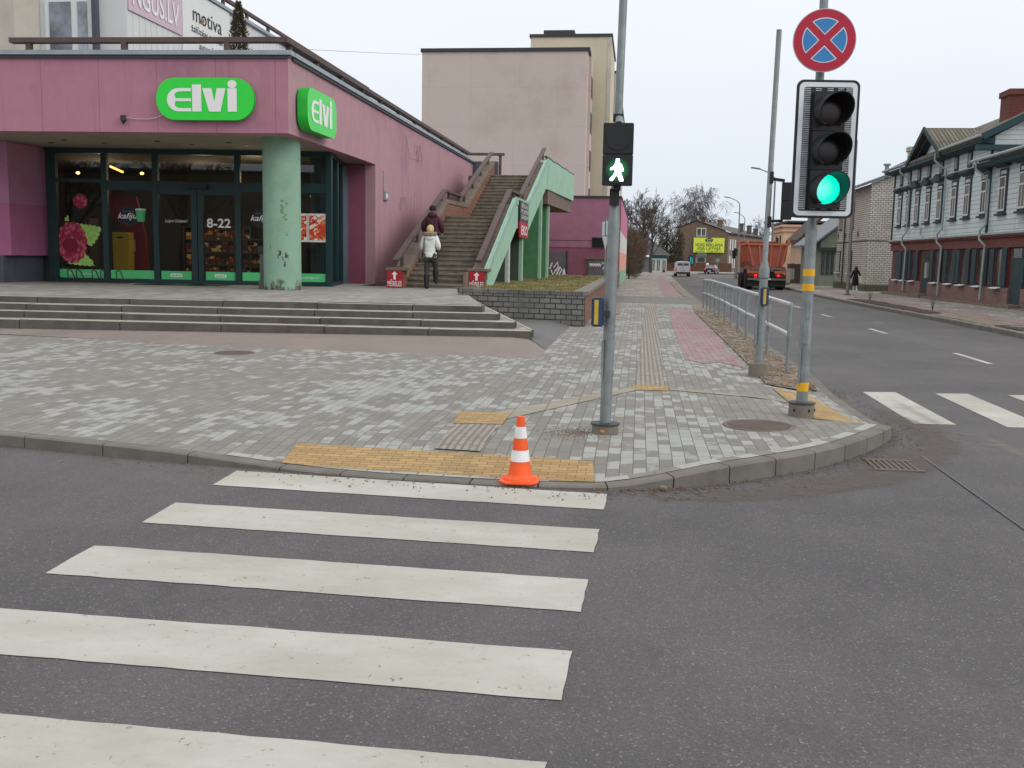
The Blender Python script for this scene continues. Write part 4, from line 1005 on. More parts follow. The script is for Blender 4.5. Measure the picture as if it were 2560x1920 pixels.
# the walkway beyond
wk = thing('raised_walkway', 'mint fronted raised walkway leaving the top of the stairs toward the street', 'walkway', (-4.2,50,.5))
m = MB().prism([(-4.37,46.2),(-4.28,46.2),(-3.72,55.5),(-3.82,55.5)], 'z', 4.74, 6.12); m.build('mint_front', mint, wk)
m = MB(); pz = [(-4.36+.058*k, 45.6+.99*k, 6.14+.03*math.sin(k*2.1)) for k in range(11)]
for a, b_ in zip(pz, pz[1:]): m.bar(a, b_, .12, .05)
m.build('bent_capping', dark, wk)
m = MB().prism([(-7.6,46.5),(-4.3,46.5),(-3.85,55.4),(-7.6,55.4)], 'z', 4.1, 5.1); m.build('beam', pconc, wk)
m = MB().box(-12.0,-7.6,48.6,61.7,4.4,5.3); m.build('terrace_slab', pconc, wk)
m = MB().box(-7.9,-7.6,48.6,61.7,.5,4.4); m.build('back_wall', magenta, wk)
# ================================================================ service building
pb = thing('service_building', 'long low magenta building with a striped street side behind the staircase', 'building', (-1.3,61.9,0))
MB().box(-12,-1.27,61.9,93,-.6,5.3).build('wall', paint('service_magenta', (136,84,104), .88, .12, 1.2, (112,66,84), .6), pb)
m = MB().box(-12.1,-1.2,61.8,93.1,5.3,5.42); m.build('roof_edge', dark, pb)
MB().box(-12,-1.275+.0,61.86,61.9,2.7,2.73).build('panel_joint', dark, pb)
pk_up = paint('pink_up', (154,104,124), .85, .1, 2)
MB().box(-11.98,-1.3,61.87,61.898,2.3,5.29).build('upper_front', pk_up, pb)
sm = [(5.29,3.35,paint('stripe_pink',(190,120,144),.85)),(3.35,2.05,paint('stripe_white',(206,206,204),.85)),(2.05,.85,paint('stripe_peach',(222,160,140),.85)),(.85,-.5,paint('stripe_green',(134,178,148),.85))]
for a, b_, mm in sm: MB().box(-1.269,-1.24,62.6,92.95,b_,a-.003).build('stripe', mm, pb)
gr = paint('grey_steel_door', (96,92,98), .7, .2, 2, (70,66,70), 1)
d = MB().box(-6.6,-4.5,61.8,61.868,.3,2.0).build('door', gr, pb)
MB().box(-4.5,-4.42,61.78,61.868,.3,2.08).build('door_frame', dark, pb)
d2 = MB().box(-3.15,-2.0,61.75,61.868,.3,1.6).build('hatch', gr, pb); MB().box(-3.25,-1.95,61.7,61.86,1.6,1.7).build('hatch_lintel', pconc, pb)
m = MB(); z = 2.36
while z < 2.86: m.box(-2.9,-1.7,61.76,61.86,z,z+.05); z += .12
m.build('vent_slats', black, pb); MB().box(-2.95,-1.65,61.861,61.869,2.33,2.92).build('vent', black, pb)
def scribx(lbl, lines, Y, r_):
    mb = MB()
    for pts in lines: mb.tube([(x, Y, z) for x, z in pts], r_, 5)
    for i, v in enumerate(mb.v): mb.v[i] = (v[0], Y+(v[1]-Y)*.1, v[2])
    return tag(mb.build('graffiti', wtext), lbl, 'graffiti')
scribx('large white outlined graffiti on the grey steel door', [[(-5.5,.95),(-5.35,1.35),(-5.25,1.05),(-5.0,1.4),(-4.98,1.05),(-5.15,.85),(-5.3,.6),(-5.4,.9)],[(-5.1,.55),(-4.85,1.1),(-4.75,.9),(-4.9,.65),(-4.75,.5)],[(-4.7,.5),(-4.6,1.0),(-4.56,.6)]], 61.78, .045)
scribx('small white scrawl on the grey hatch under the vent', [[(-3.05+.1*k, 1.35),(-3.0+.1*k,1.15),(-2.95+.1*k,1.32)] for k in range(7)]+[[(-2.3,1.4),(-2.1,1.3),(-2.25,1.0)]], 61.73, .03)
# upper storey behind the shop roof
ribm = brick('ribbed_white_wall', (222,224,222), (218,220,219), (186,190,188), .32, 9, 'yz', .8, .014, None, off=0, var=.08, bst=.6)
crm = paint('cream_plaster', (196,190,176), .88, .08, 1.5, (168,158,142), .8)
us_ = thing('upper_storey', 'white ribbed upper storey standing back on the shop roof', 'building', (-13,24.4,5.3))
MB().box(-30,-13,24.6,47.5,5.3,9.05).build('wall', ribm, us_)
MB().prism([(-30,24.2),(-15.75,24.2),(-15.3,24.58),(-30,24.58)], 'z', 5.31, 9.05).build('cream_pier', crm, us_)
MB().box(-30,-12.9,24.1,47.6,9.05,9.15).build('parapet_flashing', flash, us_)
m = MB().bar((-13.05,24.6,9.42),(-13.05,47.5,9.42),.12,.1); y = 25
while y < 47: m.box(-13.1,-13.0,y,y+.08,9.15,9.4); y += 1.9
m.build('roof_rail', railm, us_)
wf = MB().box(-15.1,-13.85,24.5,24.598,6.1,7.9).build('window', white, us_)
MB().box(-14.98,-14.4,24.48,24.499,6.2,7.8).build('pane', pane('upper_pane', (120,126,134), .1), wf); MB().box(-14.22,-13.97,24.48,24.499,6.2,7.8).build('pane', pane('upper_pane2', (150,160,168), .1), wf)
MB().box(-13.8,-13.7,24.4,24.598,5.32,8).build('reveal', plinth, us_)
bp = paint('lilac_banner', (206,182,194), .6, .05, 1)
o = thing('banner', 'pale lilac banner with white capitals on the ribbed upper wall', 'banner', (-12.97,26,7.65))
MB().box(-12.99,-12.96,24.7,27.68,7.64,9.03).build('cloth', bp, o); text('NGUS.LV', (-12.95,26.15,7.82), '+x', .85, wtext, o, bold=.01, width=2.6)
o = thing('banner', 'white banner with black lettering on the ribbed upper wall', 'banner', (-12.97,29.3,6.5))
MB().box(-12.99,-12.96,27.72,31.0,6.9,9.03).build('cloth', white, o)
blk = paint('black_lettering', (48,48,52), .7)
text('motiva', (-12.95,29.35,8.22), '+x', .62, blk, o, width=2.0); text('žalūzijas • aizkari', (-12.95,29.4,7.9), '+x', .27, blk, o, width=2.3); text('automātika', (-12.95,29.5,7.5), '+x', .27, blk, o, width=1.5)
for k, c_ in enumerate(((120,170,60),(226,130,50),(200,60,50))):
    a = math.radians(200+60*k); mb = MB(); mb.tube([(-12.94,28.98+.1*math.cos(a+q*.3),8.38+.13*math.sin(a+q*.3)) for q in range(4)], .02, 5); mb.build('logo_stroke', paint('logo%d' % k, c_, .6), o)
# ================================================================ apartment blocks
gab = brick('gable_wall', (205,190,182), (204,189,181), (199,183,174), 3.2, 2.8, 'xz', .9, .03, (180,160,150), off=0, var=.06, bst=0, gsc=.12)
gabs = brick('gable_wall_side', (206,190,182), (194,176,166), (178,158,150), 3.2, 2.8, 'yz', .9, .03, None, off=0, var=.06, bst=.1)
bge = paint('beige_render', (204,195,172), .9, .06, .4, (180,168,144), .3)
ab = thing('apartment_block', 'tall pinkish beige apartment block with a blank gable behind the staircase', 'apartment block', (-10,75,0))
MB().box(-16.5,-4.25,75,76.5,0,16.55).build('gable', gab, ab)
MB().box(-16.6,-4.1,74.9,77,16.55,16.8).build('roof_edge', dark, ab)
MB().box(-16.5,-4.05,76.5,79,0,16.45).build('bay', gabs, ab)
for z in (2.6, 5.4, 8.2, 11, 13.6):
    for y in (76.9, 77.9): MB().box(-4.05,-4.0,y,y+.6,z,z+1.5).build('window', pane('block_pane', (70,60,60), .2), ab)
def block(lbl, x0, x1, y0, y1, z, mt_):
    t = thing('apartment_block', lbl, 'apartment block', ((x0+x1)/2,y0,0), group='apartment blocks behind the stairs')
    MB().box(x0,x1,y0,y1,0,z).build('wall', mt_, t); MB().box(x0-.1,x1+.1,y0-.1,y1,z,z+.22).build('roof_edge', dark, t)
    MB().box(x1-.25,x1+.03,y0-.04,y0+.5,0,z-.02).build('corner_strip', crm, t); return t
ab['group'] = 'apartment blocks behind the stairs'
t = block('taller yellowish block section rising behind the blank pinkish gable', -9.0, -2.75, 80, 90, 18.6, bge)
MB().box(-8,-5.6,79.9,82,18.82,19.1).build('roof_house', dark, t)
block('narrow pinkish block section stepping out right of the yellowish one', -6, -2.62, 96, 110, 18.7, paint('pinkish_render', (186,168,158), .9, .05, .4))
block('lowest and farthest beige block section beside the pedestrian signal pole', -6, -2.75, 118, 140, 19.6, bge)
# ================================================================ street furniture
galv_d = paint('galvanised_pole', (140,147,148), .58, .16, 9, (104,112,114), 4, metal=.45, vert=False, bmp=.1)
galv_b = paint('galvanised_rail', (198,204,206), .42, .1, 6, (140,146,148), 3, metal=.55)
pcon = paint('plinth_concrete', (124,118,108), .92, .15, 8, (92,86,78), 4, bmp=.4)
boxb = paint('button_blue', (46,62,98), .5, .08, 4); yelt = paint('yellow_tape', (232,172,22), .55, .06, 5); yelb = paint('button_yellow', (196,172,60), .55, .1, 8)
hous = paint('signal_black', (26,27,29), .5, .1, 6); lensd = paint('dark_red_lens', (40,12,16), .25); lensa = paint('dark_amber_lens', (30,22,20), .25)
def green_lamp():
    m_, N, bs = nm('green_light'); g = nn(N, 'ShaderNodeTexCoord'); v = nn(N, 'ShaderNodeVectorMath', operation='DISTANCE'); N.links.new(g.outputs['Object'], v.inputs[0]); v.inputs[1].default_value = (-.045,-.11,.185)
    r_ = nn(N, 'ShaderNodeMapRange', {1: .02, 2: .12, 3: .7, 4: .0}); N.links.new(v.outputs['Value'], r_.inputs[0])
    c_ = mixc(N, r_.outputs[0], lin((0,250,216)), lin((150,255,245))); wv = nn(N, 'ShaderNodeTexWave', {'Scale': 34.}, bands_direction='Z'); N.links.new(g.outputs['Object'], wv.inputs['Vector']); c_ = mixc(N, 1., c_, mixc(N, wv.outputs['Fac'], (.62,.72,.7), (1,1,1)), 'MULTIPLY'); N.links.new(c_, bs.inputs['Emission Color']); bs.inputs['Base Color'].default_value = (0,.2,.15,1); bs.inputs['Emission Strength'].default_value = 1.15; return m_
lensg = green_lamp(); manl = glow('walking_man', (235,255,245), 2.2)
whb = paint('board_white', (226,232,236), .55, .04, 4)
def pole(t, x, y, z0, segs, n=20, tilt=0, name='pole'):
    """segs: (z, radius) from z0 up; tilt = x offset per metre"""
    return MB().tube([(x+tilt*(z-z0), y, z) for z, r_ in segs], [r_ for z, r_ in segs], n).build(name, galv_d, t, smooth=True)
def visor(par, mt_, cx, cz, r_=.15, dep=.24, y0=-.09):
    mb = MB(); n = 26; k = 0; rows = []
    for i in range(n+1):
        a = math.radians(-62+304*i/n); c_, s_ = math.cos(a), math.sin(a)
        d = dep*(.42+.58*max(0, (s_+.75)/1.75)); sk = .17*d
        rows.append(((cx+r_*c_, y0, cz+r_*s_),(cx+sk+r_*1.03*c_, y0-d, cz+r_*1.03*s_),(cx+sk+(r_-.006)*c_, y0-d, cz+(r_-.006)*s_),(cx+(r_-.006)*c_, y0, cz+(r_-.006)*s_)))
    for a, b_ in zip(rows, rows[1:]):
        for q in range(3): mb.face([a[q], b_[q], b_[q+1], a[q+1]])
    return mb.build('visor', mt_, par, local=True, smooth=True)
def head(t, loc, rz, lenses, w_=.28, pitch=.36, visors=True, dep=.16, lr=.14):
    n = len(lenses); h = pitch*n; mb = MB()
    for k in range(n): mb.box(-w_/2, w_/2, -.09, dep-.09, pitch*k+.0015, pitch*(k+1)-.0015)
    hd = mb.build('signal_head', hous, t, local=True, bevel=.005); hd.location = loc; hd.rotation_euler = (0,0,rz)
    for k, mt_ in enumerate(lenses):
        cz = pitch*(k+.5); mb = MB()
        mb.ball((0,-.092,cz), lr, .02, lr, 28, 8)
        ln = mb.build('lens', mt_, hd, local=True, smooth=True)
        if visors: visor(hd, hous, 0, cz, lr+.01)
    return hd
# --- the traffic light on the right
X0, Y0 = 1.655, 10.2; zb = .12
tl = thing('traffic_light', 'tall vehicle signal with white edged board showing green, yellow tape round its pole', 'traffic light', (X0,Y0,zb))
MB().lathe(X0, Y0, [(.125,.05),(.125,.25)], 28).build('plinth', pcon, tl, smooth=True)
MB().lathe(X0, Y0, [(.135,.251),(.135,.262),(.07,.266)], 28).build('base_flange', dark, tl, smooth=True)
for a in (-2.3, -1.1, -.3): MB().ball((X0+.125*math.cos(a), Y0+.125*math.sin(a), .19), .012, .012, .018, 8, 5).build('bolt_hole', black, tl)
pole(tl, X0, Y0, .26, [(.262,.056),(1.95,.056),(2.05,.042),(4.9,.04)])
MB().box(X0-.035,X0+.01,Y0-.068,Y0-.045,.85,1.05).build('service_hatch', galv_d, tl, bevel=.004)
MB().box(X0-.058,X0-.038,Y0-.05,Y0-.03,.45,.82).build('seam', galv_d, tl)
MB().box(X0-.02,X0+.025,Y0-.064,Y0-.054,1.1,1.26).build('cover_plate', galv_d, tl, bevel=.003)
for a, b_ in ((.375,.462),(1.37,1.44),(1.515,1.585)): MB().lathe(X0, Y0, [(.0575,a),(.0575,b_)], 24).build('tape_band', yelt, tl, smooth=True)
MB().tube([(X0,Y0-.2,3.2),(X0,Y0,3.2)], .02, 8).build('bracket', hous, tl); MB().tube([(X0,Y0-.2,2.25),(X0,Y0,2.25)], .02, 8).build('bracket', hous, tl)
RZ = math.radians(6)
bl = (.055,-.2,2.08-zb)
def bpill(mb, w_, h_, r_, y0, y1, zc):
    pts = [(x, z+zc) for x, z in pill(w_, h_, r_)]; mb.prism(pts, 'y', y0, y1)
bd = MB(); bpill(bd, .592, 1.287, .065, .0, .02, .635)
bd = bd.build('backing_board', hous, tl, local=True); bd.location = bl; bd.rotation_euler = (0,0,RZ)
mb = MB(); o1 = pill(.545, 1.24, .05); i1 = pill(.458, 1.153, .02); n = len(o1)
for k in range(n): mb.face([(o1[k][0],-.003,o1[k][1]+.635),(o1[(k+1)%n][0],-.003,o1[(k+1)%n][1]+.635),(i1[(k+1)%n][0],-.003,i1[(k+1)%n][1]+.635),(i1[k][0],-.003,i1[k][1]+.635)])
mb.build('white_border', whb, bd, local=True)
mb = MB()
louv = paint('louvre_grey', (186,188,194), .6, .3, 12)
z = .075
while z < 1.2:
    mb.box(-.228,-.165,-.004,0,z,z+.008); mb.box(.165,.228,-.004,0,z,z+.008)
    if z < .13 or z > 1.13:
        for x in (-.12,-.01,.09): mb.box(x,x+.055,-.004,0,z,z+.008)
    z += .0172
tag(mb.build('louvres', louv, bd, local=True), kind='stuff')
hd = head(tl, (.055+.0, -.17, 2.16-zb), RZ, [lensg, lensa, lensd], w_=.3, pitch=.36)
sg = thing('no_stopping_sign', 'round red and blue no stopping sign above the green traffic light', 'sign', (1.66,10.1,3.72))
cx, cz, ys_ = 1.66, 3.735, 10.08
def discy(nm_, r_, y0, y1, mt_, par=sg): return MB().tube([(cx,y0,cz),(cx,y1,cz)], r_, 64).build(nm_, mt_, par)
discy('plate', .292, ys_, ys_+.012, galv_b); discy('red_face', .284, ys_-.006, ys_-.001, paint('sign_red', (188,26,60), .5, .04, 3))
sblue = paint('sign_blue', (56,134,200), .5, .04, 3)
for q in range(4):
    for off, r_, y_, mt_, nm_ in ((.034,.207,ys_-.0075,whb,'white_edge'),(.043,.198,ys_-.009,sblue,'blue_field')):
        a0 = math.radians(90*q); pts = [(off*math.sqrt(2)*math.cos(a0), off*math.sqrt(2)*math.sin(a0))]
        da = math.pi/4-math.asin(off/r_)
        for k in range(17): a = a0-da+2*da*k/16; pts.append((r_*math.cos(a), r_*math.sin(a)))
        MB().face([(cx+x, y_, cz+z) for x, z in pts]).build(nm_, mt_, sg, recalc=False)
MB().box(1.6,1.72,ys_+.012,10.2,3.85,3.9).build('clamp', galv_d, sg); MB().box(1.6,1.72,ys_+.012,10.2,3.55,3.6).build('clamp', galv_d, sg)
# --- pedestrian signal on the left pole
X1, Y1 = -.255, 8.75
tp = thing('traffic_light', 'pedestrian signal showing a white green walking man, on the pole behind the cone', 'traffic light', (X1,Y1,.12))
MB().lathe(X1, Y1, [(.118,.05),(.118,.20)], 28).build('plinth', pcon, tp, smooth=True)
MB().ball((X1-.02,Y1-.118,.155), .02, .004, .014, 10, 6).build('orange_mark', paint('orange_mark', (226,130,60), .8), tp)
MB().lathe(X1, Y1, [(.128,.201),(.128,.213),(.065,.217)], 28).build('base_flange', dark, tp, smooth=True)
pole(tp, X1, Y1, .2, [(.214,.05),(1.95,.051),(2.0,.049),(2.12,.034),(4.6,.034)], tilt=.012)
MB().box(X1-.052,X1-.03,Y1-.05,Y1-.03,.62,.95).build('seam', galv_d, tp)
bt = MB().box(-.4,-.292,8.64,8.72,1.065,1.315).build('button_box', boxb, tp, bevel=.012); MB().box(-.375,-.34,8.634,8.6395,1.085,1.295).build('yellow_panel', yelb, bt)
MB().box(-.30,-.24,8.66,8.7,1.15,1.2).build('box_bracket', dark, tp)
hx, hy = -.213, 8.62
mb = MB(); mb.box(-.126,.126,-.06,.06,0,.252); mb.box(-.126,.126,-.06,.06,.256,.51); ph = mb.build('signal_head', hous, tp, local=True, bevel=.006)
ph.location = (hx-X1, hy-Y1, 2.262-.12); ph.rotation_euler = (0, math.radians(0), 0)
MB().tube([(0,-.0605,.385),(0,-.066,.385)], .1, 32).build('dark_lens', paint('dark_lens', (18,15,16), .3), ph, local=True)
def greenglow():
    m_, N, bs = nm('green_lens'); g = nn(N, 'ShaderNodeTexCoord'); N.links.new
    v = nn(N, 'ShaderNodeVectorMath', operation='DISTANCE'); N.links.new(g.outputs['Object'], v.inputs[0]); v.inputs[1].default_value = (0,-.066,.125)
    r_ = nn(N, 'ShaderNodeMapRange', {1: .03, 2: .1, 3: .42, 4: .0}); N.links.new(v.outputs['Value'], r_.inputs[0])
    bs.inputs['Base Color'].default_value = lin((10,40,30))+(1,); bs.inputs['Emission Color'].default_value = lin((0,190,110))+(1,)
    N.links.new(r_.outputs[0], bs.inputs['Emission Strength']); return m_
MB().tube([(0,-.0605,.125),(0,-.066,.125)], .108, 32).build('green_lens', greenglow(), ph, local=True)
man = [(-.012,.205),(.014,.205),(.017,.188),(.014,.178),(.030,.165),(.045,.128),(.045,.112),(.034,.108),(.030,.118),(.026,.104),(.046,.048),(.044,.036),(.018,.036),(.006,.066),(-.004,.082),(-.032,.040),(-.046,.038),(-.056,.046),(-.054,.056),(-.028,.084),(-.018,.108),(-.022,.126),(-.048,.118),(-.054,.124),(-.050,.138),(-.030,.148),(-.018,.170),(-.014,.180)]
MB().face([(x*1.15,-.069,.125+(z-.122)*1.1) for x, z in man]).build('walking_man', manl, ph, local=True, recalc=False)
MB().tube([(0,.0,.51),(.0,.04,.56)], .03, 10).build('hood_bolt', galv_d, ph, local=True)
MB().box(-.03,.03,-.0,.12,-.035,-.001).build('lower_bracket', hous, ph, local=True)
MB().box(X1-.02,X1+.06,Y1-.08,Y1-.03,2.1,2.24).build('clamp', hous, tp); MB().box(X1-.01,X1+.07,Y1-.08,Y1-.03,2.8,2.86).build('clamp', hous, tp)
# --- the middle pole with the signal seen from its side
X2, Y2 = 1.63, 13.7
tm = thing('traffic_light', 'thin pole with a black pedestrian signal seen edge on and a blue yellow button box', 'traffic light', (X2,Y2,.12))
MB().lathe(X2, Y2, [(.13,.08),(.13,.29)], 28).build('plinth', pcon, tm, smooth=True)
pole(tm, X2, Y2, .29, [(.285,.055),(1.42,.055),(1.44,.07),(1.55,.07),(1.66,.036),(4.62,.034)], tilt=.012)
MB().box(X2-.07,X2-.045,Y2-.05,Y2-.03,.55,.95).build('seam', galv_d, tm)
bt = MB().box(X2-.03,X2+.075,Y2-.13,Y2-.055,1.07,1.31).build('button_box', boxb, tm, bevel=.012); MB().box(X2+.005,X2+.04,Y2-.136,Y2-.1305,1.09,1.29).build('yellow_panel', yelb, bt)
hd = head(tm, (.235, -.02, 2.20-.12), math.radians(82), [lensa, lensa], w_=.2, pitch=.24, visors=True, dep=.14, lr=.085)
MB().bar((X2+.02,Y2,2.735),(X2+.22,Y2-.01,2.705),.03,.04).build('bracket', hous, tm); MB().bar((X2+.02,Y2,2.18),(X2+.22,Y2-.01,2.185),.03,.035).build('bracket', hous, tm)
MB().box(X2+.02,X2+.07,Y2-.05,Y2+.05,2.67,2.82).build('clamp', hous, tm); MB().box(X2+.02,X2+.07,Y2-.05,Y2+.05,2.1,2.24).build('clamp', hous, tm)
# --- cone
cn = thing('traffic_cone', 'orange and white striped traffic cone on the kerb by the crosswalk', 'cone', (-.82,7.16,.02))
orng = paint('cone_orange', (250,92,30), .55, .1, 9, (196,92,52), 7); cwh = paint('cone_white', (236,236,236), .5, .06, 8, (196,192,186), 6)
cx, cy = -.82, 7.14; zc = .022
mb = MB(); q = .145
mb.prism([(cx+sx*q*(1 if abs(sx) == 1 else 1), cy+sy*q) for sx, sy in ((-1,-.6),(-.6,-1),(.6,-1),(1,-.6),(1,.6),(.6,1),(-.6,1),(-1,.6))], 'z', zc, zc+.014)
mb.build('base', orng, cn, bevel=.004)
def cr(z): return .083-(.083-.025)*(z-.06)/.43
MB().lathe(cx, cy, [(.122,zc+.0145),(.116,zc+.03),(.09,zc+.045),(cr(.06),zc+.06),(cr(.152),zc+.152)], 32).build('skirt', orng, cn, smooth=True)
for a, b_, mt_, nm_ in ((.152,.233,cwh,'white_band'),(.234,.32,orng,'orange_band'),(.321,.405,cwh,'white_band'),(.406,.478,orng,'tip')):
    MB().lathe(cx, cy, [(cr(a)+(.0015 if mt_ is cwh else 0),zc+a+.0005),(cr(b_)+(.0015 if mt_ is cwh else 0),zc+b_)], 32).build(nm_, mt_, cn, smooth=True)
# --- guard rail
gf = thing('guard_rail', 'galvanised two rail pedestrian fence along the road kerb', 'fence', (2.08,14.2,.12))
gy = [14.2,16.45,18.1,19.75,21.4,23.0,24.7,26.3,28.0,29.7,31.3,32.9]
def rz_(y): return 1.07-.045*max(0,(y-26)/7)**2
for dz, nm_ in ((0,'top_rail'),(-.42,'lower_rail')):
    pts = [(2.08, y, rz_(y)+dz+rnd.uniform(-.006,.006)) for y in gy]
    pts = [(pts[0][0],pts[0][1]-.01,pts[0][2])]+pts[1:]
    MB().tube(pts, .031, 12).build(nm_, galv_b, gf, smooth=True)
pmesh = None
for y in gy:
    o = MB().tube([(2.08,y,0),(2.08,y,rz_(y)-.0)], .026, 10).build('post', galv_d, gf, smooth=True)
    for dz in (-.42, 0): MB().tube([(2.08,y,rz_(y)+dz-.07),(2.08,y,rz_(y)+dz-.028)], .037, 10).build('fitting', galv_d, o)
# --- covers
iron = paint('rusty_iron', (118,106,98), .8, .15, 12, (96,82,72), 6, metal=.2)
def manhole(x, y, r_, lbl, z=.127):
    t = thing('manhole_cover', lbl, 'manhole cover', (x,y,z), group='manhole covers in the paving')
    n = 48; mb = MB()
    def ring(r0, r1, z0, z1): 
        for k in range(n):
            a, b_ = 2*math.pi*k/n, 2*math.pi*(k+1)/n
            mb.face([(x+r0*math.cos(a),y+r0*math.sin(a),z0),(x+r1*math.cos(a),y+r1*math.sin(a),z1),(x+r1*math.cos(b_),y+r1*math.sin(b_),z1),(x+r0*math.cos(b_),y+r0*math.sin(b_),z0)])
    ring(r_, r_*.98, z-.01, z+.006); ring(r_*.98, r_*.9, z+.006, z+.006); ring(r_*.9, r_*.88, z+.006, z-.001); mb.build('rim', iron, t)
    mb = MB(); mb.tube([(x,y,z-.02),(x,y,z+.001)], r_*.87, n); c_ = mb.build('lid', iron, t)
    mb = MB(); k = -r_*.8
    while k < r_*.8:
        h = math.sqrt(max((r_*.84)**2-k*k, 0)); mb.bar((x-h,y+k,z+.004),(x+h,y+k,z+.004),.018,.009); k += .042
    mb.build('ribs', iron, c_)
manhole(1.16, 9.46, .34, 'round ribbed iron manhole cover in the paving near the kerb corner')
manhole(-6.07, 14.5, .3, 'round rusty manhole cover far left in the paving before the tarmac apron', .126)
dg = thing('drain_grate', 'iron street drain grate among grit beside the kerb corner', 'drain', (2.08,8.4,.004))
MB().box(1.93,2.31,8.2,8.62,-.1,.003).build('pit', paint('grate_dirt', (84,76,68), .95, .3, 20), dg)
mb = MB()
for k in range(8): mb.box(1.94+.047*k,1.955+.047*k,8.22,8.6,.004,.012)
mb.box(1.92,2.32,8.19,8.22,.004,.0125); mb.box(1.92,2.32,8.6,8.63,.004,.0125); mb.build('bars', iron, dg)
# litter, pebbles, leaves
pebm = paint('pebbles', (128,112,98), .9, .4, 30); leafd = paint('dead_leaves', (92,66,48), .9, .4, 20)
mb = MB(); ml = MB()
kk = [(x, y) for x, y, _ in KLs if -6 < x and y < 13.5]
for k in range(1500):
    i = rnd.randrange(len(kk)-1); t = rnd.random(); a, b_ = kk[i], kk[i+1]
    if a[0] < -.4 and rnd.random() < .72: continue
    d = Vector((b_[0]-a[0], b_[1]-a[1])); l_ = d.length or 1; n_ = Vector((d.y, -d.x))/l_; o_ = abs(rnd.gauss(0, .16))+.012
    x, y = a[0]+d.x*t+n_.x*o_, a[1]+d.y*t+n_.y*o_
    if rnd.random() < .55: mb.ball((x,y,.009), rnd.uniform(.003,.009), rnd.uniform(.003,.009), .005, 5, 3)
    else:
        w_ = rnd.uniform(.006,.018); aa = rnd.uniform(0,6.3)
        ml.face([(x+w_*math.cos(aa+q_*1.57),y+w_*math.sin(aa+q_*1.57)*.6,.009+rnd.uniform(0,.008)) for q_ in range(4)])
for k in range(420):
    a = rnd.uniform(0,6.3); r_ = abs(rnd.gauss(0,.13)); x, y = -.5+r_*math.cos(a)*1.3, 8.72+r_*math.sin(a)*1.6
    mb.ball((x,y,hp(x,y,.003)), rnd.uniform(.003,.007), rnd.uniform(.003,.007), .004, 5, 3)
for k in range(2600):
    x, y = rnd.uniform(1.68,2.28), 12.9+18*rnd.random()**1.5; q_ = .01+.03*rnd.random()**2; mb.ball((x,y,hp(x,y,.022)), q_*rnd.uniform(.6,1.3), q_, q_*.6, 6, 3)
tag(mb.build('pebbles', pebm, weld=False), kind='stuff'); tag(ml.build('dead_leaves', leafd, weld=False, recalc=False), kind='stuff')
tag(MB().ball((.22,7.12,.022), .03, .022, .02, 10, 6).build('stone', pebm), 'brown stone lying in the gutter right of the cone', 'stone')
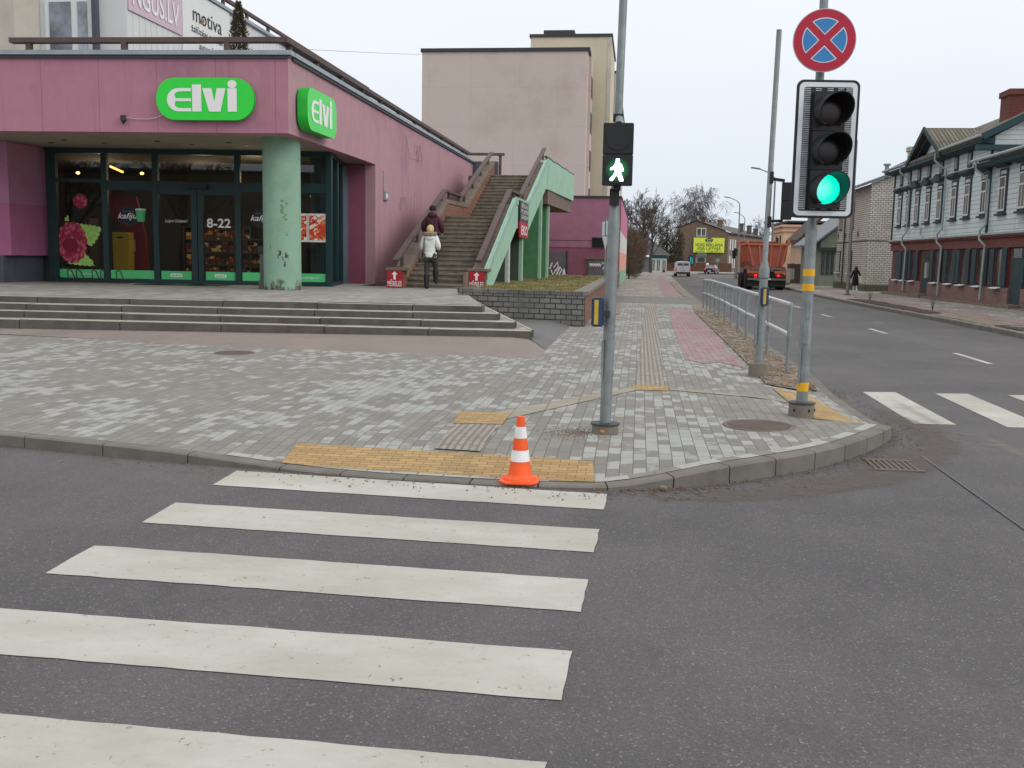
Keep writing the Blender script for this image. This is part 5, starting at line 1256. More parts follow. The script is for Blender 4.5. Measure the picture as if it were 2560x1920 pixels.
# ================================================================ people
def person(lbl, loc, s_, kind, rz=0):
    """figure faces local +y; s_ = height/1.75"""
    t = thing('person', lbl, 'person', loc, rz); t.scale = (s_,)*3
    skinm = paint('skin_'+kind, (196,150,128), .6, .05)
    st_ = {'a': dict(lf=(-.09,-.05,.0), rf=(.11,.24,.14)), 'm': dict(lf=(-.1,.3,.14), rf=(.1,-.02,0)), 'g': dict(lf=(-.05,.10,.0), rf=(.07,-.22,.05))}[kind]
    lx, ly, lz = st_['lf']; rx, ry, rz_2 = st_['rf']
    el = {'a': ((-.23,-.02,1.17),(-.17,.16,1.05),(.25,-.05,1.17),(.2,.16,1.12)), 'm': ((-.27,-.03,1.2),(-.25,.1,1.0),(.27,-.03,1.2),(.25,.1,1.0)), 'g': ((-.25,-.02,1.15),(-.31,.04,.93),(.27,-.04,1.17),(.33,.08,1.13))}[kind]
    N_ = [(0,0,.97,.11,.085),(0,0,1.12,.115,.085),(0,-.01,1.32,.14,.1),(0,-.01,1.46,.07,.06),(0,.0,1.53,.05,.05),(0,.015,1.61,.075,.085),(0,.01,1.68,.08,.09),(0,0,1.73,.055,.06),
          (-.17,-.01,1.42,.055,.055),el[0]+(.042,.042),el[1]+(.028,.028),(.17,-.01,1.42,.055,.055),el[2]+(.042,.042),el[3]+(.028,.028),
          (-.09,0,.9,.085,.09),((lx-.1)/2-.0,(ly)*.5+.05+(.12 if lz else 0),.5+lz*.75,.058,.06),(lx,ly,.09+lz,.036,.04),(lx,ly+.13,.035+lz,.034,.026),
          (.09,0,.9,.085,.09),((rx+.1)/2,(ry)*.5+.05+(.12 if rz_2 > .1 else 0),.5+rz_2*.75,.058,.06),(rx,ry,.09+rz_2,.036,.04),(rx,ry+.13,.035+rz_2,.034,.026)]
    E_ = [(0,1),(1,2),(2,3),(3,4),(4,5),(5,6),(6,7),(2,8),(8,9),(9,10),(2,11),(11,12),(12,13),(0,14),(14,15),(15,16),(16,17),(0,18),(18,19),(19,20),(20,21)]
    for wi in (10, 13):
        wx, wy, wz = N_[wi][:3]; ex, ey, ez = N_[wi-1][:3]; d = Vector((wx-ex, wy-ey, wz-ez)).normalized(); p = Vector((wx,wy,wz))+d*.05
        sgn = -1 if wi == 10 else 1; side = Vector((0,1,0)) if abs(d.y) < .7 else Vector((0,0,1))
        ip = len(N_); N_.append((p.x,p.y,p.z,.022,.03)); E_.append((wi, ip))
        for q, (o_, ln) in enumerate(((-.028,.07),(-.009,.08),(.009,.076),(.027,.06))):
            b1 = p+side*o_+d*.035; b2 = p+side*o_*1.1+d*(.035+ln*.6)+Vector((-sgn*.012,0,0)); k_ = len(N_)
            N_.append((b1.x,b1.y,b1.z,.0095,.0095)); N_.append((b2.x,b2.y,b2.z,.0075,.0075)); E_ += [(ip,k_),(k_,k_+1)]
        b1 = p+side*.035+Vector((-sgn*.02,0,0)); k_ = len(N_); N_.append((b1.x,b1.y,b1.z,.01,.01)); E_.append((ip,k_))
    skin('body', N_, E_, skinm, t, 1)
    for sx in (-.032,.032): MB().ball((sx,.098,1.66), .012, .008, .009, 8, 6).build('eye', white, t, local=True)
    MB().ball((0,.108,1.63), .014, .02, .022, 8, 6).build('nose', skinm, t, local=True); MB().ball((0,.098,1.59), .026, .008, .008, 8, 5).build('mouth', paint('lips_'+kind, (160,80,80), .6), t, local=True)
    def sleeve(mt_, thick, par=t, upto=1.0):
        nodes = []; ed = []
        for a in (8, 11):
            k_ = len(nodes)
            for j, r_ in ((a, .062+thick),(a+1,.052+thick),(a+2,.042+thick*.8)): nodes.append(N_[j][:3]+(r_,r_))
            ed += [(k_,k_+1),(k_+1,k_+2)]
        return nodes, ed
    if kind == 'a':
        jm = paint('white_quilted_jacket', (226,228,224), .8, .06, 12, bmp=.5, bsc=18)
        sn, se = sleeve(jm, .02)
        nodes = [(0,.0,.98,.175,.14),(0,0,1.08,.165,.13),(0,-.005,1.22,.175,.135),(0,-.01,1.36,.185,.135),(0,-.01,1.45,.12,.1)]+sn
        ed = [(0,1),(1,2),(2,3),(3,4),(3,5),(3,8)]+[(a+5,b_+5) for a, b_ in se]
        skin('jacket', nodes, ed, jm, t, 2)
        MB().loft([(0,-.005,.88,.185,.155),(0,-.005,.93,.195,.165),(0,-.005,1.02,.18,.145)], 20).build('jacket_hem', jm, t, local=True, smooth=True)
        for z in (1.08,1.17,1.26): MB().loft([(0,-.004,z-.012,.15,.12),(0,-.004,z,.157,.128),(0,-.004,z+.012,.15,.12)], 20).build('quilt_seam', jm, t, local=True, smooth=True)
        MB().ball((0,-.1,1.43), .14, .07, .1, 16, 8).build('hood', jm, t, local=True, smooth=True)
        fur = paint('fur', (142,124,110), .95, .35, 40, bmp=1, bsc=60)
        MB().tube([(-.15,.02,1.53),(-.145,-.08,1.52),(-.06,-.14,1.51),(.06,-.14,1.51),(.145,-.08,1.52),(.15,.02,1.53)], [.045,.06,.065,.065,.06,.045], 10).build('fur_trim', fur, t, local=True, smooth=True)
        hair = paint('blond_hair', (206,180,124), .7, .35, 30, vert=True)
        mb = MB(); mb.loft([(0,-.02,1.51,.05,.05),(0,-.025,1.56,.09,.09),(0,-.02,1.64,.1,.105),(0,-.01,1.71,.095,.1),(0,0,1.755,.06,.065),(0,0,1.775,.01,.01)], 18); mb.build('hair', hair, t, local=True, smooth=True)
        pm = paint('dark_grey_trousers', (66,63,62), .9, .15, 10); bm_ = paint('black_boots', (20,19,22), .6, .1)
        MB().tube([(-.13,-.13,1.42),(-.16,-.13,1.2),(-.2,-.05,1.0)], .01, 6).build('bag_strap', black, t, local=True)
        MB().box(-.24,-.16,-.02,.14,.86,1.02).build('bag', black, t, local=True, bevel=.02)
    elif kind == 'm':
        jm = paint('burgundy_jacket', (74,34,50), .8, .1, 8, bmp=.4, bsc=14)
        sn, se = sleeve(jm, .04)
        nodes = [(0,.0,.86,.2,.16),(0,0,1.05,.205,.16),(0,-.005,1.22,.215,.165),(0,-.01,1.37,.21,.155),(0,-.01,1.47,.14,.11)]+sn
        ed = [(0,1),(1,2),(2,3),(3,4),(3,5),(3,8)]+[(a+5,b_+5) for a, b_ in se]
        skin('jacket', nodes, ed, jm, t, 2)
        MB().ball((0,-.07,1.5), .15, .09, .09, 16, 8).build('hood', jm, t, local=True, smooth=True)
        MB().loft([(0,-.005,1.63,.1,.105),(0,-.005,1.7,.102,.108),(0,0,1.76,.08,.085),(0,0,1.785,.02,.02)], 18).build('knit_cap', paint('navy_cap', (28,32,44), .9), t, local=True, smooth=True)
        pm = paint('black_trousers', (28,28,32), .9, .1, 10); bm_ = black
    else:
        jm = paint('black_coat', (22,22,27), .85, .15, 8)
        sn, se = sleeve(jm, .015)
        nodes = [(0,0,.5,.22,.17),(0,.0,.85,.2,.16),(0,0,1.1,.15,.12),(0,-.005,1.25,.155,.12),(0,-.01,1.38,.15,.11),(0,-.01,1.47,.09,.08)]+sn
        ed = [(0,1),(1,2),(2,3),(3,4),(4,5),(4,6),(4,9)]+[(a+6,b_+6) for a, b_ in se]
        skin('coat', nodes, ed, jm, t, 2)
        MB().loft([(0,0,.46,.2,.17),(0,0,.5,.215,.18),(0,0,.75,.205,.165),(0,0,.95,.19,.15),(0,0,1.15,.15,.115)], 20).build('coat_skirt', jm, t, local=True, smooth=True)
        hair = paint('dark_hair', (34,28,26), .6, .2, 25)
        MB().loft([(0,-.07,1.22,.06,.04),(0,-.07,1.32,.12,.06),(0,-.05,1.48,.13,.08),(0,-.03,1.6,.115,.1),(0,-.01,1.7,.1,.105),(0,0,1.76,.06,.06),(0,0,1.78,.01,.01)], 18).build('hair', hair, t, local=True, smooth=True)
        pm = paint('pale_leggings', (196,206,226), .8); bm_ = white
    legs = []; ed = [(0,1),(1,2),(2,3),(0,4),(4,5),(5,6)]
    hi = .0
    thick = {'a': .03, 'm': .025, 'g': .006}[kind]
    nodes = [(0,0,.93,.15,.12) if kind != 'g' else (0,0,.85,.09,.08)]
    for a in (14, 18):
        for j, r_ in ((a,.095 if kind != 'g' else .06),(a+1,.062),(a+2,.042)): nodes.append(N_[j][:3]+(r_+thick*.6,r_+thick*.6))
    skin('trousers', nodes, ed, pm, t, 2)
    for a in (16, 20):
        p = N_[a][:3]; kn = N_[a-1][:3]; mid = [p[i]+(kn[i]-p[i])*(.72 if kind == 'a' else .15) for i in range(3)]
        mb = MB(); mb.tube([(p[0],p[1]-.01,p[2]-.05),p,mid], [.05,.062,.088 if kind == 'a' else .06], 12)
        mb.ball((p[0],p[1]+.06,p[2]-.045), .046, .12, .045, 12, 6); mb.build('boot' if kind == 'a' else 'shoe', bm_, t, local=True, smooth=True)
    return t
person('woman in a white quilted jacket with fur trimmed hood, starting up the staircase', (-5.66,26.9,.735), .98, 'a')
t = person('man in a burgundy hooded jacket and dark cap, a few steps up the staircase', (-6.05,29.1,1.286), 1.02, 'm')
g = person('woman with long dark hair in a black coat walking beside the white brick house', (11.62,56.4,.08), .80, 'g')
gb = thing('tote_bag', 'white cloth bag hanging from the arm of the woman in the black coat', 'bag', (11.88,56.4,.7))
MB().prism([(11.80,.62),(11.99,.60),(11.93,.97),(11.86,.97)], 'y', 56.36, 56.44).build('cloth', white, gb, bevel=.01); MB().tube([(11.87,56.4,.96),(11.84,56.4,1.15),(11.90,56.4,1.15),(11.92,56.4,.96)], .008, 6).build('handle', white, gb)
# ================================================================ houses on the far side
plank = brick('pale_blue_boards', (212,221,221), (206,216,217), (142,154,156), 40, .19, 'yz', .85, .012, (138,150,148), off=0, var=.1, bst=.4, gsc=.6)
plankx = brick('pale_blue_boards_x', (212,221,221), (206,216,217), (142,154,156), 40, .19, 'xz', .85, .012, (138,150,148), off=0, var=.1, bst=.4, gsc=.6)
teal = paint('dark_teal_paint', (34,60,66), .7, .18, 4, (60,76,78), 3)
tealb = paint('teal_soffit', (38,66,72), .75, .15, 3)
redb = brick('red_brick_y2', (126,68,62), (112,60,56), (112,82,76), .26, .085, 'yz', .88, .009, (126,80,70), var=.3, bst=.8, gsc=1.5)
redb_w = brick('worn_brick_y', (150,116,106), (132,98,92), (140,124,114), .26, .085, 'yz', .9, .012, (150,120,106), var=.35, bst=1, gsc=1.5)
redb_x = brick('red_brick_x2', (122,62,54), (104,50,46), (110,86,78), .26, .085, 'xz', .88, .01, None, var=.3, bst=.8)
wbr = brick('white_brick_y', (212,208,198), (198,194,184), (112,108,100), .3, .13, 'yz', .88, .018, (140,132,118), var=.2, bst=.8, gsc=.5)
wbrx = brick('white_brick_x', (220,216,206), (206,202,192), (120,116,108), .3, .13, 'xz', .88, .018, (150,142,130), var=.2, bst=.8, gsc=.5)
asb = brick('asbestos_roof', (138,132,118), (116,110,98), (78,74,66), .18, 1.6, 'yx', .95, .03, (96,90,78), off=0, var=.35, bst=1, gsc=1.2)
asbx = brick('asbestos_roof_x', (140,134,118), (118,112,98), (76,72,62), .18, 1.6, 'xy', .95, .03, (92,88,72), off=0, var=.35, bst=1, gsc=1.2)
greyr = paint('grey_metal_roof', (110,116,124), .5, .12, 2, (90,94,100), 1.5, metal=.3)
whf = paint('white_sash', (206,208,206), .6, .05, 4)
pn = pane('house_pane', (74,76,76), .06); gutt = paint('pale_gutter', (160,172,172), .55, .1, 4, (120,126,124), 3)
lace = paint('net_curtain', (150,150,144), .9, .15, 6)
XW = 13.9
bh = thing('wooden_house', 'pale blue boarded two storey house on a red brick ground floor with green shutters', 'house', (14,50,.1))
def hx(y): return XW
MB().box(XW,22,43.0,58.6,2.9,6.75).build('upper_wall', plank, bh); MB().box(XW+.001,22,24,42.999,2.9,5.75).build('upper_wall', plank, bh)
# ground floor brick with door openings cut as separate lengths
for y0, y1 in ((24,38.9),(40.2,51.0),(52.3,58.6)):
    MB().box(XW-.02,22,y0,y1,.05,.82).build('worn_base', redb_w, bh)
MB().box(XW+.1,22,24,58.6,.05,2.9).build('core_wall', redb, bh)
MB().box(XW-.02,XW+.1,24,58.6,2.36,2.74).build('ground_floor_wall', redb, bh)
MB().box(XW-.09,XW+.1,24,58.65,2.74,2.8).build('brick_cornice', redb, bh); MB().box(XW-.14,XW+.1,24,58.68,2.8,2.87).build('brick_cornice', redb, bh)
MB().box(XW-.16,XW+.0,24,58.7,2.871,2.95).build('white_ledge', gutt, bh)
gw = [(57.0,1),(55.5,1),(53.75,0),(49.75,0),(47.55,0),(45.75,0),(43.55,0),(41.4,0),(36.8,0),(34.9,0)]
prev = None
for y, closed in gw:
    MB().box(XW-.02,XW+.098,y-.9,y-.42,.82,2.359).build('brick_pier', redb, bh)
    w_ = MB().box(XW+.06,XW+.099,y-.42,y+.42,.82,2.33).build('window', teal, bh)
    if not closed:
        MB().box(XW+.04,XW+.059,y-.36,y+.36,.88,2.28).build('pane', pn, w_); MB().box(XW+.01,XW+.055,y-.30,y-.24,.88,2.28).build('sash', whf, w_); 
    MB().box(XW-.02,XW+.05,y+.42,y+.5,.82,2.34).build('brick_pier', redb, bh)
    for s_ in (-1,1):
        if closed and s_ == 1: MB().box(XW-.03,XW+.03,y-.4,y+.4,.86,2.3).build('shutter', teal, bh)
        else:
            q = MB().box(XW-.07,XW-.025,y+s_*.68-.26,y+s_*.68+.26,.86,2.32).build('shutter', teal, bh)
    MB().prism([(XW-.2,.76),(XW+.02,.8),(XW+.02,.83),(XW-.2,.79)], 'y', y-.42, y+.42).build('window_sill', whb, bh)
for y in (51.65, 39.55):
    d_ = MB().box(XW+.05,XW+.099,y-.6,y+.6,.2,2.36).build('door', teal, bh); MB().box(XW+.03,XW+.049,y-.4,y+.4,1.95,2.3).build('pane', pn, d_)
    MB().box(XW-.45,XW+.05,y-.8,y+.8,.0,.22).build('door_step', pconc, bh)
MB().box(XW-.12,XW-.03,50.85,51.25,1.0,1.75).build('meter_box', lace, bh)
for y0, y1 in ((24,38.7),(40.4,50.8),(52.5,58.9)): MB().box(XW-.35,XW,y0,y1,-.2,.12).build('plinth_ledge', pconc, bh)
uw = [57.2,55.45,53.75,51.8,49.85,47.65,45.8,43.65,41.5,39.4,37.2,35.0]
for i, y in enumerate(uw):
    hw = .44; zt = 5.15
    w_ = MB().box(XW-.04,XW-.001,y-hw,y+hw,3.68,zt+.25).build('window', teal, bh)
    MB().box(XW-.055,XW-.041,y-hw+.1,y+hw-.1,3.78,zt-.07).build('pane', pn, w_)
    mb = MB(); mb.box(XW-.075,XW-.056,y-hw+.1,y-hw+.16,3.76,zt-.05); mb.box(XW-.075,XW-.056,y+hw-.16,y+hw-.1,3.76,zt-.05); mb.box(XW-.075,XW-.056,y-hw+.16,y+hw-.16,3.76,3.84); mb.box(XW-.075,XW-.056,y-hw+.16,y+hw-.16,zt-.1,zt-.05)
    mb.box(XW-.078,XW-.056,y-hw+.16,y+hw-.16,4.62,4.69); mb.box(XW-.0765,XW-.056,y-.02,y+.02,3.84,4.62); mb.build('sash', whf, w_)
    MB().box(XW-.05,XW-.041,y-hw+.14,y+hw-.14,zt+.03,zt+.17).build('frieze', plank, w_)
    MB().box(XW-.14,XW-.0,y-hw-.06,y+hw+.06,3.6,3.67).build('window_sill', teal, w_)
    if 2 <= i <= 4:
        MB().prism([(y-.66,5.62),(y,5.86),(y+.66,5.62),(y+.6,5.5),(y-.6,5.5)], 'x', XW-.3, XW-.0).build('window_hood', teal, w_)
    else: MB().prism([(XW-.3,5.62),(XW,5.72),(XW,5.5),(XW-.08,5.44),(XW-.3,5.56)], 'y', y-.62, y+.62).build('window_hood', teal, w_)
MB().box(XW-.1,XW-.0,43.0,58.62,5.73,5.78).build('string_course', gutt, bh)
for y in (57.15,55.5,53.7,51.88,49.87,47.65,45.8):
    w_ = MB().box(XW-.05,XW-.001,y-.27,y+.27,5.82,6.5).build('attic_window', teal, bh); MB().box(XW-.06,XW-.051,y-.15,y+.15,5.92,6.4).build('pane', lace, w_)
for y in (58.56, 43.06): MB().box(XW-.06,XW-.001,y-.08,y+.08,2.96,6.7).build('corner_board', teal, bh)
# roofs
EX, RX, EZ, RZt = 13.35, 17.6, 6.78, 8.98
MB().prism([(EX,EZ),(RX,RZt),(22,6.7),(22,6.55),(RX,RZt-.15),(EX,EZ-.12)], 'y', 42.7, 59.1).build('roof', asb, bh)
MB().prism([(EX+.03,EZ-.125),(XW,EZ-.0),(XW,EZ-.3),(EX+.05,EZ-.22)], 'y', 42.9, 58.95).build('eaves_box', tealb, bh)
MB().prism([(XW+.002,5.0),(21.9,5.0),(21.9,6.5),(RX,RZt-.1),(XW+.002,EZ+.02)], 'y', 42.955, 43.2).build('gable_wall', plankx, bh)
mb = MB(); mb.bar((EX,42.66,EZ-.04),(RX+.0,42.66,RZt-.04),.06,.26); mb.build('barge_board', tealb, bh)
MB().bar((EX-.15,42.9,6.33),(XW+1.3,42.9,6.33),.3,.2).build('gable_beam', tealb, bh)
# dormer gable
MB().prism([(48.75,6.5),(53.85,6.5),(51.3,7.92)], 'x', XW-.02, 16.0).build('dormer_wall', plank, bh)
dr = MB()
for y0, y1 in ((48.35,51.3),(54.25,51.3)):
    z0, z1 = 6.68, 8.16
    dr.face([(EX,y0,z0),(EX,y1,z1),(17.0,y1,z1),(14.0,y0,z0)]); dr.face([(EX,y0,z0-.1),(EX,y1,z1-.1),(17.0,y1,z1-.1),(14.0,y0,z0-.1)]); dr.face([(EX,y0,z0),(EX,y1,z1),(EX,y1,z1-.1),(EX,y0,z0-.1)])
dr.build('dormer_roof', asbx, bh)
for y0 in (48.35, 54.25): MB().bar((EX-.03,y0,6.64),(EX-.03,51.3,8.1),.06,.24).build('barge_board', teal, bh)
for y0 in (48.6, 54.0): MB().bar((XW-.1,y0+(.25 if y0 < 50 else -.25),6.62),(XW-.1,51.3,7.82),.5,.1).build('dormer_soffit', teal, bh)
MB().box(EX-.02,XW,48.3,54.3,6.5,6.62).build('dormer_cornice', teal, bh)
# lower right part
MB().prism([(EX,5.83),(17.6,7.1),(22,5.8),(22,5.6),(17.6,6.95),(EX,5.72)], 'y', 24, 42.95).build('lower_roof', asb, bh)
MB().prism([(EX+.02,5.71),(XW,5.78),(XW,5.55),(EX+.1,5.55)], 'y', 24, 43.7).build('eaves_box', tealb, bh)
for y0, y1, z in ((54.6,59.1,6.74),(42.75,48.35,6.80),(24,43.7,5.84)): MB().tube([(EX-.06,y0,z),(EX-.06,y1,z)], .065, 8).build('gutter', gutt, bh, smooth=True)
for y, z in ((55.0,6.7),(48.75,6.7),(42.85,5.8)):
    MB().tube([(EX-.05,y+.25,z),(EX-.05,y+.25,z-.3),(XW-.14,y,z-.75),(XW-.14,y,3.3),(XW-.3,y+.15,3.05),(XW-.3,y+.15,2.7),(XW-.14,y-.1,2.45),(XW-.14,y+.05,.25)], .048, 10).build('drainpipe', gutt, bh, smooth=True)
def chimney(par, x, y, z0, z1, wx, wy, mt_):
    c_ = MB().box(x-wx,x+wx,y-wy,y+wy,z0,z1-.25).build('chimney', mt_, par); MB().box(x-wx-.07,x+wx+.07,y-wy-.07,y+wy+.07,z1-.25,z1).build('chimney_cap', mt_, c_); return c_
chimney(bh, 16.3, 47.7, 7.9, 9.3, .55, .6, redb_x); chimney(bh, 14.35, 57.2, 7.0, 7.9, .2, .25, wbrx)
MB().bar((XW-.15,52.2,3.45),(XW-.3,51.7,3.1),.03,.03).build('flag_holder', dark, bh)
# white brick house
wh = thing('brick_house', 'white brick two storey house beyond the pale blue wooden one', 'house', (13.8,64,0))
MB().box(13.8,13.9,64.1,73.8,.35,6.45).build('street_wall', wbr, wh)
MB().prism([(13.8,.35),(21,.35),(21,9.3),(13.8,6.5)], 'y', 64, 64.1).build('gable_wall', wbrx, wh)
MB().box(14.0,21,64.2,73.7,0,6.4).build('core_wall', wbr, wh)
MB().box(13.7,21,63.9,73.9,-.4,.35).build('plinth', paint('mossy_plinth', (86,86,66), .95, .2, 2), wh)
MB().prism([(13.2,6.28),(21,9.3),(21,9.45),(13.2,6.43)], 'y', 63.75, 74.0).build('roof', greyr, wh)
MB().box(13.76,13.795,64,73.8,3.02,3.07).build('string_course', dark, wh); MB().box(13.8,21,63.97,63.995,3.02,3.06).build('string_course', dark, wh)
for y in (72.75, 68.95):
    w_ = MB().box(13.75,13.795,y-.55,y+.55,1.0,2.45).build('window', dark, wh); MB().box(13.73,13.749,y-.45,y+.45,1.1,2.35).build('pane', pn, w_)
    mb = MB(); [mb.box(13.70,13.729,y+q-.04,y+q+.04,1.05,2.4) for q in (-.45,0,.45)]; mb.build('sash', whf, w_); MB().box(13.62,13.795,y-.6,y+.6,.93,1.0).build('window_sill', whb, w_)
    w_ = MB().box(13.76,13.795,y-.5,y+.5,3.95,5.55).build('boarded_window', paint('grey_boards', (122,120,114), .9, .2, 4), wh); MB().box(13.72,13.795,y-.55,y+.55,3.88,3.95).build('window_sill', dark, w_)
for y in (73.4,71,69.6,67): MB().box(13.77,13.796,y-.15,y+.15,3.35,3.65).build('brick_ornament', dark, wh)
MB().tube([(13.7,70.9,6.4),(13.7,70.9,.2)], .05, 8).build('drainpipe', dark, wh)
MB().tube([(16.0,70,7.2),(16.0,70,8.1),], .14, 10).build('flue', galv, wh); MB().tube([(16.0,70,8.1),(16.0,70,8.2)], [.24,.24], 10).build('flue_cap', galv, wh)
# small grey green house
gh = thing('small_house', 'low grey green house with dark metal roof left of the white brick one', 'house', (13.6,79,-.1))
ggm = paint('grey_green_boards', (128,136,122), .88, .12, 2, (108,114,100), 1.2)
MB().prism([(13.55,-.3),(19,-.3),(19,6.0),(16.5,5.7),(13.55,3.2)], 'y', 79, 88).build('wall', ggm, gh)
MB().prism([(12.9,2.85),(16.5,5.75),(19.5,4.4),(19.5,4.55),(16.5,5.93),(12.9,3.02)], 'y', 78.5, 88.3).build('roof', greyr, gh)
MB().box(13.0,15.0,78.7,78.98,2.55,2.8).build('eaves', dark, gh)
for x in (13.8,14.15,14.5):
    w_ = MB().box(x-.1,x+.1,78.93,78.99,.75,2.4).build('window', teal, gh); MB().box(x-.06,x+.06,78.91,78.929,.85,2.3).build('pane', pn, w_)
# peach houses
peach = paint('peach_render', (226,194,164), .88, .07, .6, (210,176,146), .6); peach2 = paint('peach_render_old', (212,178,156), .88, .07, .8)
ph2 = thing('small_house', 'narrow peach gabled house with brown roof behind the taped pole', 'house', (13.9,90,-.2))
MB().prism([(13.95,-.3),(19,-.3),(19,5.8),(13.95,3.75)], 'y', 90.5, 97).build('wall', peach2, ph2)
MB().prism([(13.5,3.35),(16,5.9),(19,5.9),(19,6.1),(15.9,6.1),(13.5,3.6)], 'y', 90.0, 97.2).build('roof', paint('brown_roof', (78,64,58), .8, .15, 3), ph2)
pe = thing('peach_building', 'flat roofed peach rendered building with moulded cornice behind the dump truck', 'building', (14.5,100,-.3))
MB().box(13.65,24,100,107.5,-.4,5.0).build('wall', peach, pe)
MB().box(13.5,24,99.85,107.6,4.55,4.7).build('cornice_band', peach2, pe); MB().box(13.42,24,99.75,107.7,5.001,5.2).build('cornice', peach2, pe); MB().box(13.45,24,99.8,107.7,5.201,5.27).build('roof', dark, pe)
for y in (102,105): w_ = MB().box(13.59,13.649,y-.35,y+.35,2.8,4.2).build('window', dark, pe)
mb = MB()
for k in range(12):
    a, b_ = math.pi*k/12, math.pi*(k+1)/12; mb.bar((15.15+.65*math.cos(a),99.95,1.95+.5*math.sin(a)),(15.15+.65*math.cos(b_),99.95,1.95+.5*math.sin(b_)),.25,.1)
mb.build('door_arch', paint('arch_stone', (176,146,108), .9), pe); MB().box(14.75,15.6,99.9,99.99,-.3,1.95).build('door', paint('dark_door', (52,42,44), .8), pe)
fen = thing('board_fence', 'dark weathered board fence before the peach building', 'fence', (13.5,93,-.2))
fb = paint('weathered_boards', (84,74,72), .95, .25, 5, (62,54,52), 3, vert=True)
for k in range(13): MB().box(12.6+.145*k,12.6+.145*k+.135,89,89.03,-.3,1.52+rnd.uniform(-.05,.03)).build('board', fb, fen)
t = thing('control_cabinet', 'pale street electricity cabinet right of the dump truck', 'cabinet', (11.5,80,-.2))
MB().box(11.3,11.6,80,80.3,-.25,.05).build('base', pconc, t); MB().box(11.25,11.6,79.95,80.3,.05,1.15).build('body', paint('cabinet_grey', (160,158,148), .7, .08, 3), t, bevel=.02); MB().box(11.62,11.9,80.1,80.4,.3,1.15).build('side_box', lace, t)
rb = thing('far_house', 'roof of an old brick house showing between peach building and grey green roof', 'house', (20,108,0))
MB().prism([(15.8,4.2),(26,4.2),(26,6.2),(15.8,5.6)], 'y', 113, 125).build('wall', redb_x, rb); MB().box(15.6,26,112.7,125,5.9,6.1).build('roof', dark, rb)
# ================================================================ end of the street
oldb = brick('old_brick_x', (132,112,94), (116,96,82), (110,98,84), .5, .17, 'xz', .92, .02, (104,94,82), var=.3, bst=.6, gsc=.25)
oldby = brick('old_brick_y', (150,134,120), (134,116,104), (120,108,96), .5, .17, 'yz', .92, .02, (150,110,104), var=.3, bst=.6, gsc=.25)
dkr = paint('dark_slate_roof', (86,84,84), .8, .15, 1, (110,108,104), 1)
eh = thing('old_brick_house', 'old brown brick house with a lime advertising board on its gable', 'house', (11.5,192,-.4))
gx0, gx1, gy_ = 6.9, 16.2, 192
MB().prism([(gx0,-.5),(gx1,-.5),(gx1,6.95),(10.2,8.95),(gx0,7.6)], 'y', gy_, gy_+.5).build('gable_wall', oldb, eh)
MB().prism([(gx0+.05,gy_+.5),(gx1-.03,gy_+.5),(26.5,226),(16,230)], 'z', -.5, 6.9).build('street_wall', oldby, eh)
mb = MB(); mb.face([(gx1+.4,gy_-.3,6.95),(27.1,226,6.85),(21,229,8.9),(10.2,gy_-.3,9.1)]); mb.face([(gx0-.4,gy_-.3,7.6),(10.2,gy_-.3,9.1),(21,229,8.9),(15,230,7.3)]); mb.face([(gx1+.4,gy_-.3,6.7),(27.1,226,6.7),(27.1,226,6.85),(gx1+.4,gy_-.3,6.95)]); mb.build('roof', dkr, eh, recalc=False)
for x, y, z0, z1, mt_ in ((9.6,193,8.7,10.0,dkr),(11.6,195,8.4,9.8,redb_x),(15.0,198,7.4,9.4,oldb),(19.8,206,7.4,9.1,dkr),(22.0,212,7.2,8.9,dkr),(24.2,220,6.9,8.6,dkr)): chimney(eh, x, y, z0, z1, .45, .5, mt_)
w_ = MB().box(10.3,12.1,191.9,191.99,6.1,7.65).build('window', whf, eh); MB().box(10.45,11.1,191.85,191.899,6.25,7.5).build('pane', pn, w_); MB().box(11.3,11.95,191.85,191.899,6.25,7.5).build('pane', pn, w_)
sdir = Vector((26.5-gx1, 226-gy_)).normalized(); sn_ = Vector((sdir.y, -sdir.x))
sn_ = sn_ if sn_.x < 0 or True else sn_
for lev, (z0, z1) in enumerate(((3.7,5.7),(.3,2.6))):
    for k in range(8):
        u_ = 1.2+3.0*(k//3)*1.6+1.35*(k % 3)
        p = Vector((gx1-.03, gy_+.5))+sdir*u_*1.6; q = p+sdir*.9
        n_ = Vector((sdir.y,-sdir.x))*.04
        mb = MB(); mb.prism([(p.x+n_.x,p.y+n_.y),(q.x+n_.x,q.y+n_.y),(q.x,q.y),(p.x,p.y)], 'z', z0, z1); mb.build('window', whf, eh)
t = thing('billboard', 'lime green billboard with dark capitals on the brown brick gable', 'billboard', (13.2,191.7,2.2))
bx0, bx1, bz0, bz1 = 9.85, 15.5, 3.1, 5.85
MB().box(bx0,bx1,191.6,191.85,bz0,bz1).build('panel', paint('lime_panel', (214,228,78), .6, .03, 1), t)
dko = paint('dark_print', (52,58,48), .7)
text('VIDES REKLĀMA', ((bx0+bx1)/2,191.57,4.25), '-y', .84, dko, t, width=5.1); text('VISĀ LATVIJĀ', ((bx0+bx1)/2,191.57,3.58), '-y', .8, dko, t, width=4.4)
text('29200070', (bx0+1.2,191.57,3.2), '-y', .34, dko, t, width=1.7); text('info@reklama.lv', (bx1-1.7,191.57,3.2), '-y', .34, dko, t, width=2.6)
ov = MB(); ov.face([((bx0+bx1)/2+.72*math.cos(a*math.pi/14), 191.56, 5.42+.42*math.sin(a*math.pi/14)) for a in range(28)]); ov.build('oval_badge', dko, t)
text('Print', ((bx0+bx1)/2,191.54,5.42), '-y', .36, whb, t, width=.95); text('Easy', ((bx0+bx1)/2,191.54,5.12), '-y', .36, whb, t, width=.75)
